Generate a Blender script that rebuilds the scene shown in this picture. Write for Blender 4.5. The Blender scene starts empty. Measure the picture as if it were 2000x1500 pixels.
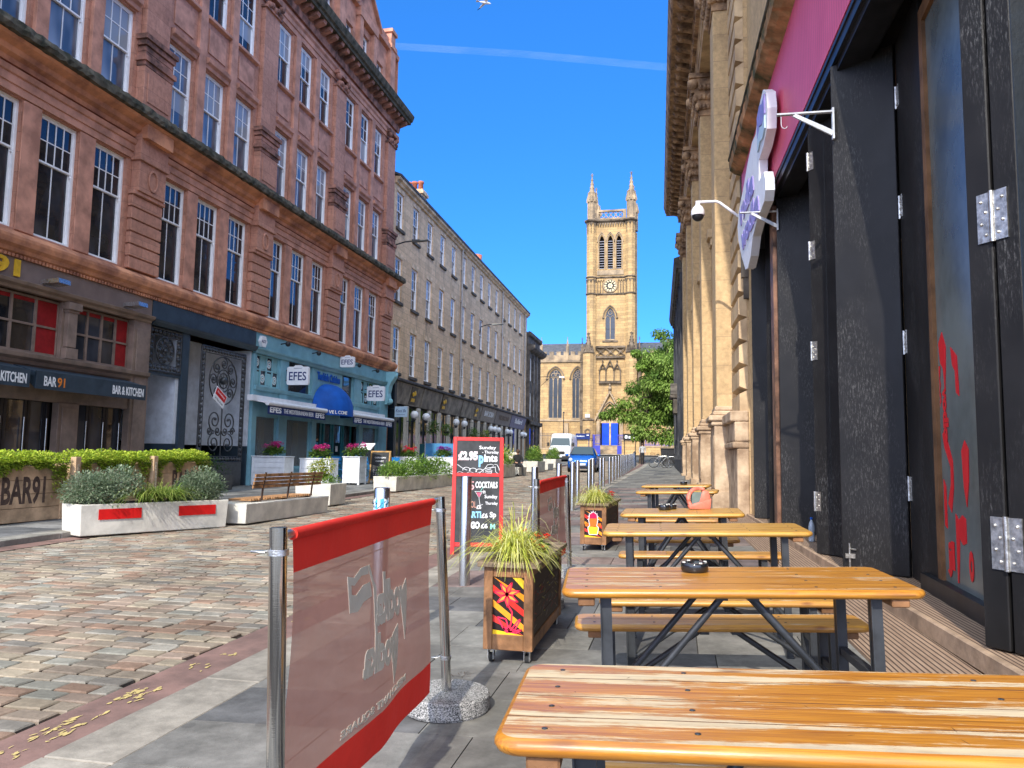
import bpy, bmesh, math, random
from mathutils import Matrix, Vector, noise
R = math.radians
PI = math.pi
random.seed(7)
scene = bpy.context.scene
COL = scene.collection

# ---------------------------------------------------------------- camera
cam_d = bpy.data.cameras.new("camera")
cam = bpy.data.objects.new("camera", cam_d)
COL.objects.link(cam)
cam_d.sensor_width = 36.0
cam_d.lens = 27.18
cam_d.clip_start = 0.05
cam_d.clip_end = 20000
cam.matrix_world = (Matrix.Translation((0, 0, 1.26)) @ Matrix.Rotation(R(12.03), 4, 'Z')
     @ Matrix.Rotation(R(90 + 5.45), 4, 'X') @ Matrix.Rotation(R(0.84), 4, 'Z'))
scene.camera = cam

# ---------------------------------------------------------------- sky, sun, exposure
SUN_EL, SUN_AZ = 38.0, 4.5          # light travels towards +Y, 4.5 degrees to +X
world = bpy.data.worlds.new("World")
scene.world = world
world.use_nodes = True
wn = world.node_tree
wn.nodes.clear()
sky = wn.nodes.new("ShaderNodeTexSky")
sky.sky_type = 'NISHITA'
sky.sun_disc = False
sky.sun_elevation = R(SUN_EL)
sky.sun_rotation = R(180 + SUN_AZ)
sky.altitude = 1500
sky.air_density = 1.0
sky.dust_density = 0.0
sky.ozone_density = 3.0
hs = wn.nodes.new("ShaderNodeHueSaturation")
hs.inputs['Saturation'].default_value = 1.22
hs.inputs['Hue'].default_value = 0.503
hs.inputs['Value'].default_value = 1.0
bg = wn.nodes.new("ShaderNodeBackground")
bg.inputs['Strength'].default_value = 0.15
wo = wn.nodes.new("ShaderNodeOutputWorld")
wn.links.new(sky.outputs[0], hs.inputs['Color'])
# blue tint low down, warm white overhead; broad sunward glow added as soft fill
tcw = wn.nodes.new("ShaderNodeTexCoord"); spw = wn.nodes.new("ShaderNodeSeparateXYZ"); wn.links.new(tcw.outputs['Generated'], spw.inputs[0])
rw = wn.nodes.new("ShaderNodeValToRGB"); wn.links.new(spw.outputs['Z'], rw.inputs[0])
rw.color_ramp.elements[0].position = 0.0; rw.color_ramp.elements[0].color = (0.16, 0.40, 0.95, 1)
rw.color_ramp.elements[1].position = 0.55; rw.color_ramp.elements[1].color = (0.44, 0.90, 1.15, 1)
e3 = rw.color_ramp.elements.new(0.9); e3.color = (4.2, 3.3, 2.1, 1)  # warm-white zenith, added above the view to lift the shade
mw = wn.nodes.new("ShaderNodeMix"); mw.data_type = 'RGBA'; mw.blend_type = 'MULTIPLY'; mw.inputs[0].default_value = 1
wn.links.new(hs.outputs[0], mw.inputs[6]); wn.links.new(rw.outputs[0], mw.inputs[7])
SD = (-math.sin(R(SUN_AZ)) * math.cos(R(SUN_EL)), -math.cos(R(SUN_AZ)) * math.cos(R(SUN_EL)), math.sin(R(SUN_EL)))
dw = wn.nodes.new("ShaderNodeVectorMath"); dw.operation = 'DOT_PRODUCT'; wn.links.new(tcw.outputs['Generated'], dw.inputs[0]); dw.inputs[1].default_value = SD
cw = wn.nodes.new("ShaderNodeMath"); cw.operation = 'MAXIMUM'; wn.links.new(dw.outputs['Value'], cw.inputs[0]); cw.inputs[1].default_value = 0
pw = wn.nodes.new("ShaderNodeMath"); pw.operation = 'POWER'; wn.links.new(cw.outputs[0], pw.inputs[0]); pw.inputs[1].default_value = 1.6
gw = wn.nodes.new("ShaderNodeVectorMath"); gw.operation = 'SCALE'; gw.inputs[0].default_value = (9.4, 8.3, 6.2); wn.links.new(pw.outputs[0], gw.inputs['Scale'])
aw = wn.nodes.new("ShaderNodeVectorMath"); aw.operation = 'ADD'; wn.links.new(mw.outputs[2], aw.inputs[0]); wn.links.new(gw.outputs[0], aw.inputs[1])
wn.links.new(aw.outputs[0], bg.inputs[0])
wn.links.new(bg.outputs[0], wo.inputs[0])
sd = bpy.data.lights.new("sun", 'SUN')
sd.energy = 2.5
sd.angle = R(0.5)
sd.color = (1.0, 0.94, 0.84)
sun = bpy.data.objects.new("sun", sd)
COL.objects.link(sun)
_d = Vector((math.sin(R(SUN_AZ)) * math.cos(R(SUN_EL)), math.cos(R(SUN_AZ)) * math.cos(R(SUN_EL)), -math.sin(R(SUN_EL))))
sun.rotation_euler = _d.to_track_quat('-Z', 'Y').to_euler()
sun.location = (-4, -20, 30)
scene.render.engine = 'CYCLES'
vs = scene.view_settings
vs.view_transform = 'Standard'
vs.look = 'None'
vs.gamma = 1.0
vs.exposure = 1.0
scene.cycles.max_bounces = 8
scene.cycles.transparent_max_bounces = 12

# ---------------------------------------------------------------- helpers
WM = {}
def W(o):
 return WM.get(o.name, Matrix.Identity(4)) if o else Matrix.Identity(4)

def link(o, parent=None, loc=(0, 0, 0), rot=(0, 0, 0)):
 COL.objects.link(o)
 o.location = loc
 o.rotation_euler = rot
 m = Matrix.LocRotScale(Vector(loc), __import__('mathutils').Euler(rot), None)
 if parent:
  o.parent = parent
  m = W(parent) @ m
 WM[o.name] = m
 return o

def meta(o, label=None, cat=None, group=None, kind=None):
 if label: o['label'] = label
 if cat: o['category'] = cat
 if group: o['group'] = group
 if kind: o['kind'] = kind
 return o

def thing(name, label, cat, loc=(0, 0, 0), rot=(0, 0, 0), group=None):
 o = bpy.data.objects.new(name, None)
 o.empty_display_size = 0.2
 if not isinstance(rot, tuple): rot = (0, 0, rot)
 link(o, None, loc, rot)
 return meta(o, label, cat, group)

def dup(root, loc, rot=(0, 0, 0), label=None, parent=None):
 if not isinstance(rot, tuple): rot = (0, 0, rot)
 c = root.copy()
 link(c, parent, loc, rot)
 if label: c['label'] = label
 for ch in list(root.children):
  d = ch.copy()
  link(d, c, tuple(ch.location), tuple(ch.rotation_euler))
  for g in list(ch.children):
   e = g.copy()
   link(e, d, tuple(g.location), tuple(g.rotation_euler))
 return c

def inst(me, name, parent, loc=(0, 0, 0), rot=(0, 0, 0)):
 return link(bpy.data.objects.new(name, me), parent, loc, rot)

def place(o, loc, rot=(0, 0, 0)):
 if not isinstance(rot, tuple): rot = (0, 0, rot)
 o.location = loc
 o.rotation_euler = rot

class MB:
 """collects shapes; F maps local (a, o, z) to scene coordinates"""
 def __init__(s, F=None):
  s.v = []; s.f = []; s.m = []; s.c = []; s.sm = []
  s.F = F; s.mi = 0; s.col = (1, 1, 1); s.smooth = False; s.T = None
 def add(s, vs, fs):
  n = len(s.v)
  for p in vs:
   p = Vector(p)
   if s.T: p = s.T @ p
   if s.F: p = Vector(s.F(*p))
   s.v.append(p)
  for f in fs:
   s.f.append(tuple(n + i for i in f)); s.m.append(s.mi); s.c.append(s.col); s.sm.append(s.smooth)
 def box(s, x0, x1, y0, y1, z0, z1):
  s.add([(x0, y0, z0), (x1, y0, z0), (x1, y1, z0), (x0, y1, z0), (x0, y0, z1), (x1, y0, z1), (x1, y1, z1), (x0, y1, z1)],
              [(0, 3, 2, 1), (4, 5, 6, 7), (0, 1, 5, 4), (1, 2, 6, 5), (2, 3, 7, 6), (3, 0, 4, 7)])
 def cbox(s, x, y, z, w, d, h):
  s.box(x - w / 2, x + w / 2, y - d / 2, y + d / 2, z, z + h)
 def hexa(s, b, t):
  """8-corner solid from bottom 4 and top 4 points"""
  s.add(list(b) + list(t), [(0, 3, 2, 1), (4, 5, 6, 7), (0, 1, 5, 4), (1, 2, 6, 5), (2, 3, 7, 6), (3, 0, 4, 7)])
 def quad(s, a, b, c, d):
  s.add([a, b, c, d], [(0, 1, 2, 3)])
 def poly(s, pts, off=None):
  n = len(pts)
  if off is None:
   s.add(pts, [tuple(range(n))]); return
  off = Vector(off)
  p2 = [Vector(p) + off for p in pts]
  s.add(list(pts) + p2, [tuple(range(n))[::-1], tuple(range(n, 2 * n))] + [(i, (i + 1) % n, n + (i + 1) % n, n + i) for i in range(n)])
 def sweep(s, prof, a0, a1):
  """profile of (o,z) run along a"""
  n = len(prof)
  s.add([(a0, o, z) for o, z in prof] + [(a1, o, z) for o, z in prof],
              [tuple(range(n)), tuple(range(n, 2 * n))[::-1]] + [(i, n + i, n + (i + 1) % n, (i + 1) % n) for i in range(n)])
 def tube(s, pts, r, n=8, caps=True, r1=None):
  pts = [Vector(p) for p in pts]
  rings = []
  k = len(pts)
  up = Vector((0, 0, 1))
  prev = None
  for i, p in enumerate(pts):
   d = (pts[min(i + 1, k - 1)] - pts[max(i - 1, 0)])
   if d.length < 1e-9: d = Vector((0, 0, 1))
   d.normalize()
   if prev is None:
    x = d.cross(up)
    if x.length < 1e-3: x = d.cross(Vector((1, 0, 0)))
   else:
    x = prev - d * prev.dot(d)
    if x.length < 1e-4: x = d.cross(up)
   x.normalize(); prev = x
   y = d.cross(x)
   rr = r if r1 is None else r + (r1 - r) * i / (k - 1)
   if isinstance(r, (list, tuple)): rr = r[i]
   rings.append([p + (x * math.cos(2 * PI * j / n) + y * math.sin(2 * PI * j / n)) * rr for j in range(n)])
  vs = [v for g in rings for v in g]
  fs = [(i * n + j, i * n + (j + 1) % n, (i + 1) * n + (j + 1) % n, (i + 1) * n + j) for i in range(k - 1) for j in range(n)]
  sm = s.smooth
  s.smooth = n > 4
  s.add(vs, fs)
  s.smooth = False
  if caps:
   s.add(rings[0], [tuple(range(n))[::-1]]); s.add(rings[-1], [tuple(range(n))])
  s.smooth = sm
 def lathe(s, prof, c=(0, 0, 0), n=20, cap=True, sx=1, sy=1, rot0=0, flat=False):
  c = Vector(c); vs = []
  for r, z in prof:
   for j in range(n):
    t = 2 * PI * j / n + rot0
    vs.append((c.x + r * math.cos(t) * sx, c.y + r * math.sin(t) * sy, c.z + z))
  k = len(prof)
  fs = [(i * n + j, i * n + (j + 1) % n, (i + 1) * n + (j + 1) % n, (i + 1) * n + j) for i in range(k - 1) for j in range(n)]
  if cap: fs += [tuple(range(n))[::-1], tuple(range((k - 1) * n, k * n))]
  sm = s.smooth; s.smooth = n > 8 and not flat
  s.add(vs, fs)
  s.smooth = sm
 def sphere(s, c, r, n=12, m=8, sx=1, sy=1, sz=1):
  prof = [(max(1e-4, math.sin(PI * i / m)) * r, -math.cos(PI * i / m) * r * sz) for i in range(m + 1)]
  s.lathe(prof, c, n, False, sx, sy)
 def text(s, txt, M, w=None, h=None, depth=0.004, bold=0.0, align='L', res=3):
  """flat lettering: local x to the right, y up, z out, placed with matrix M and fitted to w x h"""
  vs, fs = glyphs(txt, bold, res)
  x0 = min(p[0] for p in vs); x1 = max(p[0] for p in vs); y0 = min(p[1] for p in vs); y1 = max(p[1] for p in vs)
  sy = (h / (y1 - y0)) if h else 1
  sx = (w / (x1 - x0)) if w else sy
  if not h: sy = sx
  sh = {'L': 0, 'C': -0.5, 'R': -1}[align] * (x1 - x0)
  T0 = s.T
  s.T = (T0 @ M) if T0 else M
  s.add([((p[0] - x0 + sh) * sx, (p[1] - y0) * sy, p[2] * depth) for p in vs], fs)
  s.T = T0
 def mesh(s, mats, inv=None, bevel=0, bseg=1, name='m'):
  me = bpy.data.meshes.new(name)
  vv = [inv @ p for p in s.v] if inv else s.v
  me.from_pydata([tuple(p) for p in vv], [], s.f)
  if not isinstance(mats, (list, tuple)): mats = [mats]
  for m in mats: me.materials.append(m)
  me.polygons.foreach_set('material_index', s.m)
  me.polygons.foreach_set('use_smooth', s.sm)
  if any(c != (1, 1, 1) for c in s.c):
   at = me.color_attributes.new('Col', 'FLOAT_COLOR', 'CORNER')
   dat = []
   for p, c in zip(me.polygons, s.c):
    dat += [c[0], c[1], c[2], 1.0] * p.loop_total
   at.data.foreach_set('color', dat)
  bm = bmesh.new(); bm.from_mesh(me)
  if bevel:
   bmesh.ops.remove_doubles(bm, verts=bm.verts, dist=1e-5)
   ed = [e for e in bm.edges if len(e.link_faces) == 2 and e.calc_face_angle(0) > 0.6]
   bmesh.ops.bevel(bm, geom=ed, offset=bevel, segments=bseg, affect='EDGES', profile=0.5, clamp_overlap=True)
  bmesh.ops.recalc_face_normals(bm, faces=bm.faces)
  bm.to_mesh(me); bm.free()
  me.update()
  return me
 def build(s, name, mats, parent=None, bevel=0, bseg=1):
  inv = W(parent).inverted() if parent else None
  me = s.mesh(mats, inv, bevel, bseg, name)
  return link(bpy.data.objects.new(name, me), parent)

_gc = {}
def glyphs(txt, bold=0.0, res=3):
 k = (txt, bold, res)
 if k in _gc: return _gc[k]
 cu = bpy.data.curves.new('t', 'FONT')
 cu.body = txt; cu.size = 1.0; cu.extrude = 0.5; cu.offset = bold; cu.resolution_u = res; cu.align_x = 'LEFT'
 ob = bpy.data.objects.new('t', cu)
 COL.objects.link(ob)
 dg = bpy.context.evaluated_depsgraph_get()
 me = bpy.data.meshes.new_from_object(ob.evaluated_get(dg))
 r = ([tuple(v.co) for v in me.vertices], [tuple(p.vertices) for p in me.polygons])
 bpy.data.objects.remove(ob); bpy.data.curves.remove(cu); bpy.data.meshes.remove(me)
 _gc[k] = r
 return r

def MF(o, x, y):
 """placement matrix from an origin and the directions of reading and of up"""
 x = Vector(x).normalized(); y = Vector(y).normalized(); z = x.cross(y).normalized()
 m = Matrix.Identity(4)
 for i in range(3):
  m[i][0], m[i][1], m[i][2], m[i][3] = x[i], y[i], z[i], o[i]
 return m

# ---------------------------------------------------------------- materials
class N:
 def __init__(s, name):
  s.m = bpy.data.materials.new(name); s.m.use_nodes = True
  s.t = s.m.node_tree; s.t.nodes.clear()
  s.o = s.t.nodes.new('ShaderNodeOutputMaterial')
  s.b = s.t.nodes.new('ShaderNodeBsdfPrincipled')
  s.t.links.new(s.b.outputs[0], s.o.inputs[0])
  s.b.inputs['Specular IOR Level'].default_value = 0.3
 def n(s, typ, **k):
  x = s.t.nodes.new(typ)
  for a, b in k.items():
   if a in x.inputs.keys(): x.inputs[a].default_value = b
   else: setattr(x, a, b)
  return x
 def l(s, a, b): s.t.links.new(a, b)
 def co(s, scale=(1, 1, 1), kind='Object', rot=(0, 0, 0)):
  c = s.n('ShaderNodeTexCoord'); m = s.n('ShaderNodeMapping')
  m.inputs['Scale'].default_value = scale; m.inputs['Rotation'].default_value = rot
  s.l(c.outputs[kind], m.inputs[0]); return m.outputs[0]
 def noise(s, co, scale, detail=4, rough=0.6, dist=0):
  x = s.n('ShaderNodeTexNoise', Scale=scale, Detail=detail, Roughness=rough, Distortion=dist); s.l(co, x.inputs['Vector']); return x.outputs['Fac']
 def ramp(s, f, stops, const=False):
  r = s.n('ShaderNodeValToRGB'); e = r.color_ramp.elements
  if const: r.color_ramp.interpolation = 'CONSTANT'
  while len(e) < len(stops): e.new(0.5)
  for i, (p, c) in enumerate(stops):
   e[i].position = p
   if not isinstance(c, (tuple, list)): c = (c, c, c)
   e[i].color = (c[0], c[1], c[2], 1)
  s.l(f, r.inputs[0]); return r.outputs[0]
 def mix(s, f, a, b, mode='MIX'):
  x = s.n('ShaderNodeMix', data_type='RGBA', blend_type=mode)
  for i, q in ((0, f), (6, a), (7, b)):
   if hasattr(q, 'links') or hasattr(q, 'is_linked'): s.l(q, x.inputs[i])
   elif i == 0: x.inputs[0].default_value = q
   else: x.inputs[i].default_value = (q[0], q[1], q[2], 1)
  return x.outputs[2]
 def math(s, op, a, b=0.0):
  x = s.n('ShaderNodeMath', operation=op)
  for i, q in ((0, a), (1, b)):
   if hasattr(q, 'is_linked'): s.l(q, x.inputs[i])
   else: x.inputs[i].default_value = q
  return x.outputs[0]
 def color(s, c):
  if hasattr(c, 'is_linked'): s.l(c, s.b.inputs['Base Color'])
  else: s.b.inputs['Base Color'].default_value = (c[0], c[1], c[2], 1)
 def bump(s, h, st=0.3, d=0.01):
  x = s.n('ShaderNodeBump', Strength=st, Distance=d); s.l(h, x.inputs['Height']); s.l(x.outputs[0], s.b.inputs['Normal']); return x
 def set(s, **k):
  for a, b in k.items():
   a = a.replace('_', ' ')
   if hasattr(b, 'is_linked'): s.l(b, s.b.inputs[a])
   else: s.b.inputs[a].default_value = b
  return s.m

def mplain(name, c, rough=0.6, metal=0.0, var=0.12, scale=6.0, bump=0.1, spec=0.3, c2=None, det=5):
 n = N(name); co = n.co()
 f = n.noise(co, scale, det)
 c2 = c2 or tuple(x * (1 - var * 2.2) for x in c)
 cc = n.ramp(f, [(0.36, c2), (0.64, tuple(min(1, x * (1 + var)) for x in c))])
 n.color(cc)
 if bump: n.bump(n.noise(co, scale * 6, 3), bump, 0.01)
 n.b.inputs['Specular IOR Level'].default_value = spec
 return n.set(Roughness=rough, Metallic=metal)

def mattr(name, rough=0.8, nscale=20, amt=0.35, bump=0.3, trans=0.0, bscale=None, spec=0.2, spots=0):
 """base colour from the Col attribute, broken up by noise"""
 n = N(name); co = n.co()
 a = n.n('ShaderNodeAttribute', attribute_name='Col')
 f = n.noise(co, nscale, 5, 0.7)
 sh = n.ramp(f, [(0.25, 1 - amt), (0.75, 1 + amt * 0.4)])
 n.color(n.mix(1.0, a.outputs['Color'], sh, 'MULTIPLY'))
 if bump: n.bump(n.noise(co, bscale or nscale * 3, 4), bump, 0.004)
 n.b.inputs['Specular IOR Level'].default_value = spec
 n.set(Roughness=rough)
 if spots:
  v = n.n('ShaderNodeTexVoronoi', Scale=spots); n.l(co, v.inputs['Vector']); sc = n.n('ShaderNodeSeparateColor'); n.l(v.outputs['Color'], sc.inputs[0])
  d = n.math('LESS_THAN', v.outputs['Distance'], n.math('MULTIPLY', n.math('SUBTRACT', sc.outputs[0], 0.55), 0.42))
  g = n.ramp(n.noise(co, 1.1, 6, 0.7), [(0.42, 0.62), (0.6, 1.05)])
  n.color(n.mix(n.math('MULTIPLY', d, 0.55), n.mix(1.0, n.mix(1.0, a.outputs['Color'], sh, 'MULTIPLY'), g, 'MULTIPLY'), (0.09, 0.085, 0.08)))
 if trans:
  tr = n.n('ShaderNodeBsdfTranslucent'); n.l(a.outputs['Color'], tr.inputs[0])
  mx = n.n('ShaderNodeMixShader'); mx.inputs[0].default_value = trans
  n.l(n.b.outputs[0], mx.inputs[1]); n.l(tr.outputs[0], mx.inputs[2]); n.l(mx.outputs[0], n.o.inputs[0])
 return n.m

def mstone(name, c1, c2, mortar, bw, bh, axis='yz', stain=(0.06, 0.05, 0.04), stain_amt=0.35, rough=0.85, mort=0.012, bump=0.35, nsc=0.5):
 """coursed blocks: brick pattern in the wall plane, weather stains, fine grain"""
 n = N(name)
 tc = n.n('ShaderNodeTexCoord'); sp = n.n('ShaderNodeSeparateXYZ'); cb = n.n('ShaderNodeCombineXYZ')
 n.l(tc.outputs['Object'], sp.inputs[0])
 if axis == 'yz':
  s_ = n.math('ADD', sp.outputs['X'], sp.outputs['Y'])
 n.l(s_, cb.inputs[0]); n.l(sp.outputs['Z'], cb.inputs[1])
 br = n.n('ShaderNodeTexBrick', Scale=1.0)
 br.inputs['Brick Width'].default_value = bw; br.inputs['Row Height'].default_value = bh
 br.inputs['Mortar Size'].default_value = mort; br.inputs['Mortar Smooth'].default_value = 0.3; br.inputs['Bias'].default_value = -0.1
 br.inputs['Color1'].default_value = (*c1, 1); br.inputs['Color2'].default_value = (*c2, 1); br.inputs['Mortar'].default_value = (*mortar, 1)
 n.l(cb.outputs[0], br.inputs['Vector'])
 f = n.noise(tc.outputs['Object'], 9, 6, 0.7)
 base = n.mix(1.0, br.outputs['Color'], n.ramp(f, [(0.3, 0.72), (0.7, 1.15)]), 'MULTIPLY')
 mp = n.n('ShaderNodeMapping'); mp.inputs['Scale'].default_value = (1.2, 1.2, 0.35); n.l(tc.outputs['Object'], mp.inputs[0])
 st = n.noise(mp.outputs[0], nsc * 2, 6, 0.75)
 fac = n.ramp(st, [(0.5, 0.0), (0.72, stain_amt)])
 n.color(n.mix(fac, base, stain))
 h = n.mix(0.5, br.outputs['Color'], f)
 inv = n.math('SUBTRACT', 1.0, br.outputs['Fac'])
 hh = n.math('ADD', inv, n.math('MULTIPLY', f, 0.5))
 n.bump(hh, bump, 0.012)
 return n.set(Roughness=rough)

def glassmat(name, base=(0.012, 0.016, 0.022), rough=0.03, spec=0.9, coat=0.0, var=None):
 n = N(name)
 if var:
  co = n.co(var[1])
  n.color(n.ramp(n.noise(co, var[0], 3), [(0.42, base), (0.6, var[2])]))
 else: n.color(base)
 # old panes are never quite flat
 n.bump(n.noise(n.co((1, 1, 1)), 1.3, 2), 0.12, 0.02)
 n.b.inputs['Specular IOR Level'].default_value = spec
 return n.set(Roughness=rough)
MT = {}
MT['red'] = mstone('red_sandstone', (0.54, 0.265, 0.18), (0.44, 0.21, 0.14), (0.30, 0.15, 0.105), 0.95, 0.42, stain=(0.17, 0.08, 0.06), stain_amt=0.45, mort=0.006)
MT['redplain'] = mplain('red_sandstone_dressed', (0.54, 0.265, 0.18), 0.85, var=0.16, scale=2.2, bump=0.25)
MT['redorange'] = mplain('weathered_orange_sandstone', (0.56, 0.25, 0.13), 0.85, var=0.25, scale=1.6, bump=0.5, c2=(0.28, 0.12, 0.075))
MT['mossy'] = mplain('blackened_mossy_stone', (0.10, 0.085, 0.06), 0.95, var=0.3, scale=4, bump=0.8, c2=(0.035, 0.035, 0.022))
MT['darkstone'] = mplain('soot_dark_sandstone', (0.36, 0.17, 0.12), 0.9, var=0.3, scale=2.4, bump=0.6, c2=(0.10, 0.055, 0.042))
MT['buff'] = mstone('buff_sandstone', (0.80, 0.55, 0.33), (0.64, 0.43, 0.25), (0.38, 0.26, 0.165), 0.75, 0.33, stain=(0.13, 0.10, 0.08), stain_amt=0.5, mort=0.008)
MT['buffplain'] = mplain('buff_sandstone_dressed', (0.70, 0.50, 0.31), 0.85, var=0.2, scale=2, bump=0.3)
MT['buffdark'] = mplain('dark_weathered_stone', (0.13, 0.11, 0.09), 0.9, var=0.25, scale=2, bump=0.4)
MT['gold'] = mstone('golden_church_sandstone', (0.56, 0.37, 0.165), (0.38, 0.25, 0.115), (0.20, 0.14, 0.08), 0.9, 0.34, stain=(0.14, 0.11, 0.08), stain_amt=0.6, mort=0.012, nsc=0.35)
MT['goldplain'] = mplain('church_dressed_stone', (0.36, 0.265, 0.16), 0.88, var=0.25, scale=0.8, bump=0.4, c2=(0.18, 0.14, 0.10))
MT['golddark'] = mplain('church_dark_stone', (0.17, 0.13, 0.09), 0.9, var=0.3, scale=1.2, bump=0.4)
MT['tan'] = mstone('right_building_sandstone', (0.60, 0.42, 0.22), (0.54, 0.37, 0.19), (0.36, 0.25, 0.14), 1.6, 0.62, stain=(0.22, 0.15, 0.09), stain_amt=0.5, mort=0.006)
MT['tanplain'] = mplain('right_building_dressed_stone', (0.58, 0.42, 0.24), 0.82, var=0.16, scale=1.5, bump=0.35, c2=(0.38, 0.26, 0.15))
MT['tanworn'] = mplain('eroded_plinth_stone', (0.48, 0.36, 0.24), 0.9, var=0.3, scale=2.2, bump=0.9, c2=(0.28, 0.19, 0.12))
MT['tandark'] = mplain('carved_cornice_stone', (0.42, 0.27, 0.15), 0.9, var=0.3, scale=3, bump=0.7, c2=(0.15, 0.095, 0.06))
MT['slate'] = mplain('slate_roof', (0.10, 0.10, 0.11), 0.7, var=0.2, scale=3, bump=0.4)
MT['white'] = mplain('white_sash_paint', (0.86, 0.86, 0.86), 0.45, var=0.04, scale=3, bump=0.05)
MT['glass'] = glassmat('window_glass', (0.012, 0.014, 0.018), spec=0.6, var=(0.9, (1, 1, 0.6), (0.05, 0.055, 0.07)))
MT['glassb'] = glassmat('pale_blinded_glass', (0.06, 0.075, 0.10), rough=0.08, var=(0.7, (1, 1, 0.4), (0.33, 0.37, 0.43)))
MT['curtain'] = mplain('white_blind', (0.62, 0.66, 0.72), 0.8, var=0.08, scale=4)
MT['black'] = mplain('black_paint', (0.018, 0.019, 0.022), 0.4, var=0.2, scale=5, bump=0.05)
MT['blackm'] = mplain('black_powder_coated_steel', (0.035, 0.038, 0.042), 0.42, var=0.2, scale=8, bump=0.05, spec=0.5)
MT['brown'] = mplain('taupe_shopfront_paint', (0.25, 0.18, 0.14), 0.5, var=0.12, scale=3)
MT['brownd'] = mplain('brown_fascia_paint', (0.20, 0.145, 0.12), 0.6, var=0.08, scale=2)
MT['slateblue'] = mplain('slate_blue_paint', (0.035, 0.055, 0.075), 0.45, var=0.12, scale=3)
MT['bluep'] = mplain('pale_blue_shopfront_paint', (0.19, 0.39, 0.46), 0.5, var=0.08, scale=2, bump=0.08)
MT['bluepl'] = mplain('pale_blue_moulding_paint', (0.25, 0.50, 0.56), 0.5, var=0.06, scale=2, bump=0.08)
MT['tealdoor'] = mplain('teal_door_paint', (0.02, 0.17, 0.20), 0.4, var=0.1)
MT['royal'] = mplain('royal_blue_canvas', (0.006, 0.09, 0.42), 0.7, var=0.1, scale=2)
MT['navy'] = mplain('navy_canvas', (0.008, 0.025, 0.13), 0.7, var=0.08, scale=2)
MT['signwhite'] = mplain('white_sign_paint', (0.78, 0.78, 0.80), 0.5, var=0.03)
MT['navyink'] = mplain('navy_lettering', (0.02, 0.035, 0.14), 0.5, var=0.02, bump=0)
MT['goldletter'] = mplain('gold_lettering', (0.70, 0.42, 0.03), 0.35, var=0.1, bump=0)
MT['orangeletter'] = mplain('orange_lettering', (0.75, 0.22, 0.03), 0.5, var=0.05, bump=0)
MT['letterwhite'] = mplain('white_lettering', (0.80, 0.80, 0.80), 0.6, var=0.02, bump=0)
MT['conc'] = mplain('cast_concrete', (0.66, 0.63, 0.55), 0.85, var=0.1, scale=3.5, bump=0.35, c2=(0.52, 0.50, 0.44))
MT['red2'] = mplain('bright_red_paint', (0.62, 0.012, 0.012), 0.4, var=0.06)
MT['steel'] = None
MT['timber'] = mplain('brown_timber', (0.27, 0.13, 0.055), 0.55, var=0.25, scale=5, bump=0.3)
MT['bench'] = mplain('oiled_bench_slats', (0.36, 0.19, 0.085), 0.55, var=0.25, scale=7, bump=0.25)
MT['rail'] = mplain('dark_brown_metal', (0.06, 0.035, 0.025), 0.45, var=0.1)
MT['whitewood'] = mplain('white_planter_boards', (0.72, 0.74, 0.76), 0.55, var=0.06, scale=4)
MT['leaf'] = mattr('foliage', 0.55, 30, 0.25, 0, trans=0.32)
MT['flower'] = mattr('petals', 0.6, 30, 0.2, 0, trans=0.25)
MT['attr'] = mattr('painted_colours', 0.6, 14, 0.12, 0.05)
MT['soil'] = mplain('soil', (0.035, 0.025, 0.018), 0.95, var=0.3, scale=20, bump=0.6)
MT['inner'] = mplain('dark_interior', (0.008, 0.008, 0.010), 0.9, var=0.2, bump=0)
MT['rubber'] = mplain('rubber', (0.02, 0.02, 0.02), 0.8, var=0.1)
MT['chrome'] = mplain('zinc_plated_hinge', (0.62, 0.60, 0.55), 0.32, 0.9, var=0.2, scale=30, bump=0.2)
MT['gasket'] = mplain('wood_frame_brown', (0.20, 0.10, 0.045), 0.55, var=0.2, scale=4)

MT['blindglass'] = glassmat('blind_behind_glass', (0.30, 0.32, 0.34), 0.12, 0.6)
MT['oak'] = mplain('oak_frame', (0.48, 0.28, 0.10), 0.5, var=0.15, scale=8)
MT['coral'] = mplain('coral_leather', (0.75, 0.20, 0.13), 0.5)
MT['bracketwhite'] = mplain('white_bracket_paint', (0.55, 0.57, 0.60), 0.5)
MT['lilac'] = mplain('lilac_lettering', (0.30, 0.24, 0.52), 0.4, bump=0)
MT['coralred'] = mplain('pink_red_chalk', (0.80, 0.12, 0.20), 0.8, bump=0)
MT['canvasblue'] = mplain('mid_blue_canvas', (0.06, 0.22, 0.42), 0.8, scale=2)
MT['bottle'] = mplain('clear_bottle_plastic', (0.35, 0.42, 0.5), 0.1, bump=0, spec=0.8)
def steel(name, rough, aniso=0.0):
 n = N(name)
 co = n.co((60, 60, 1.5))
 f = n.noise(co, 3, 4)
 n.color(n.ramp(f, [(0.3, (0.52, 0.51, 0.49)), (0.7, (0.66, 0.65, 0.63))]))
 r = n.ramp(f, [(0.3, rough * 0.8), (0.7, rough * 1.3)])
 n.set(Metallic=1.0, Roughness=r)
 n.bump(n.noise(n.co((8, 8, 60)), 4, 3), 0.04, 0.004)
 return n.m
MT['steel'] = steel('brushed_steel', 0.26)
MT['polish'] = steel('polished_steel', 0.10)

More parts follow.
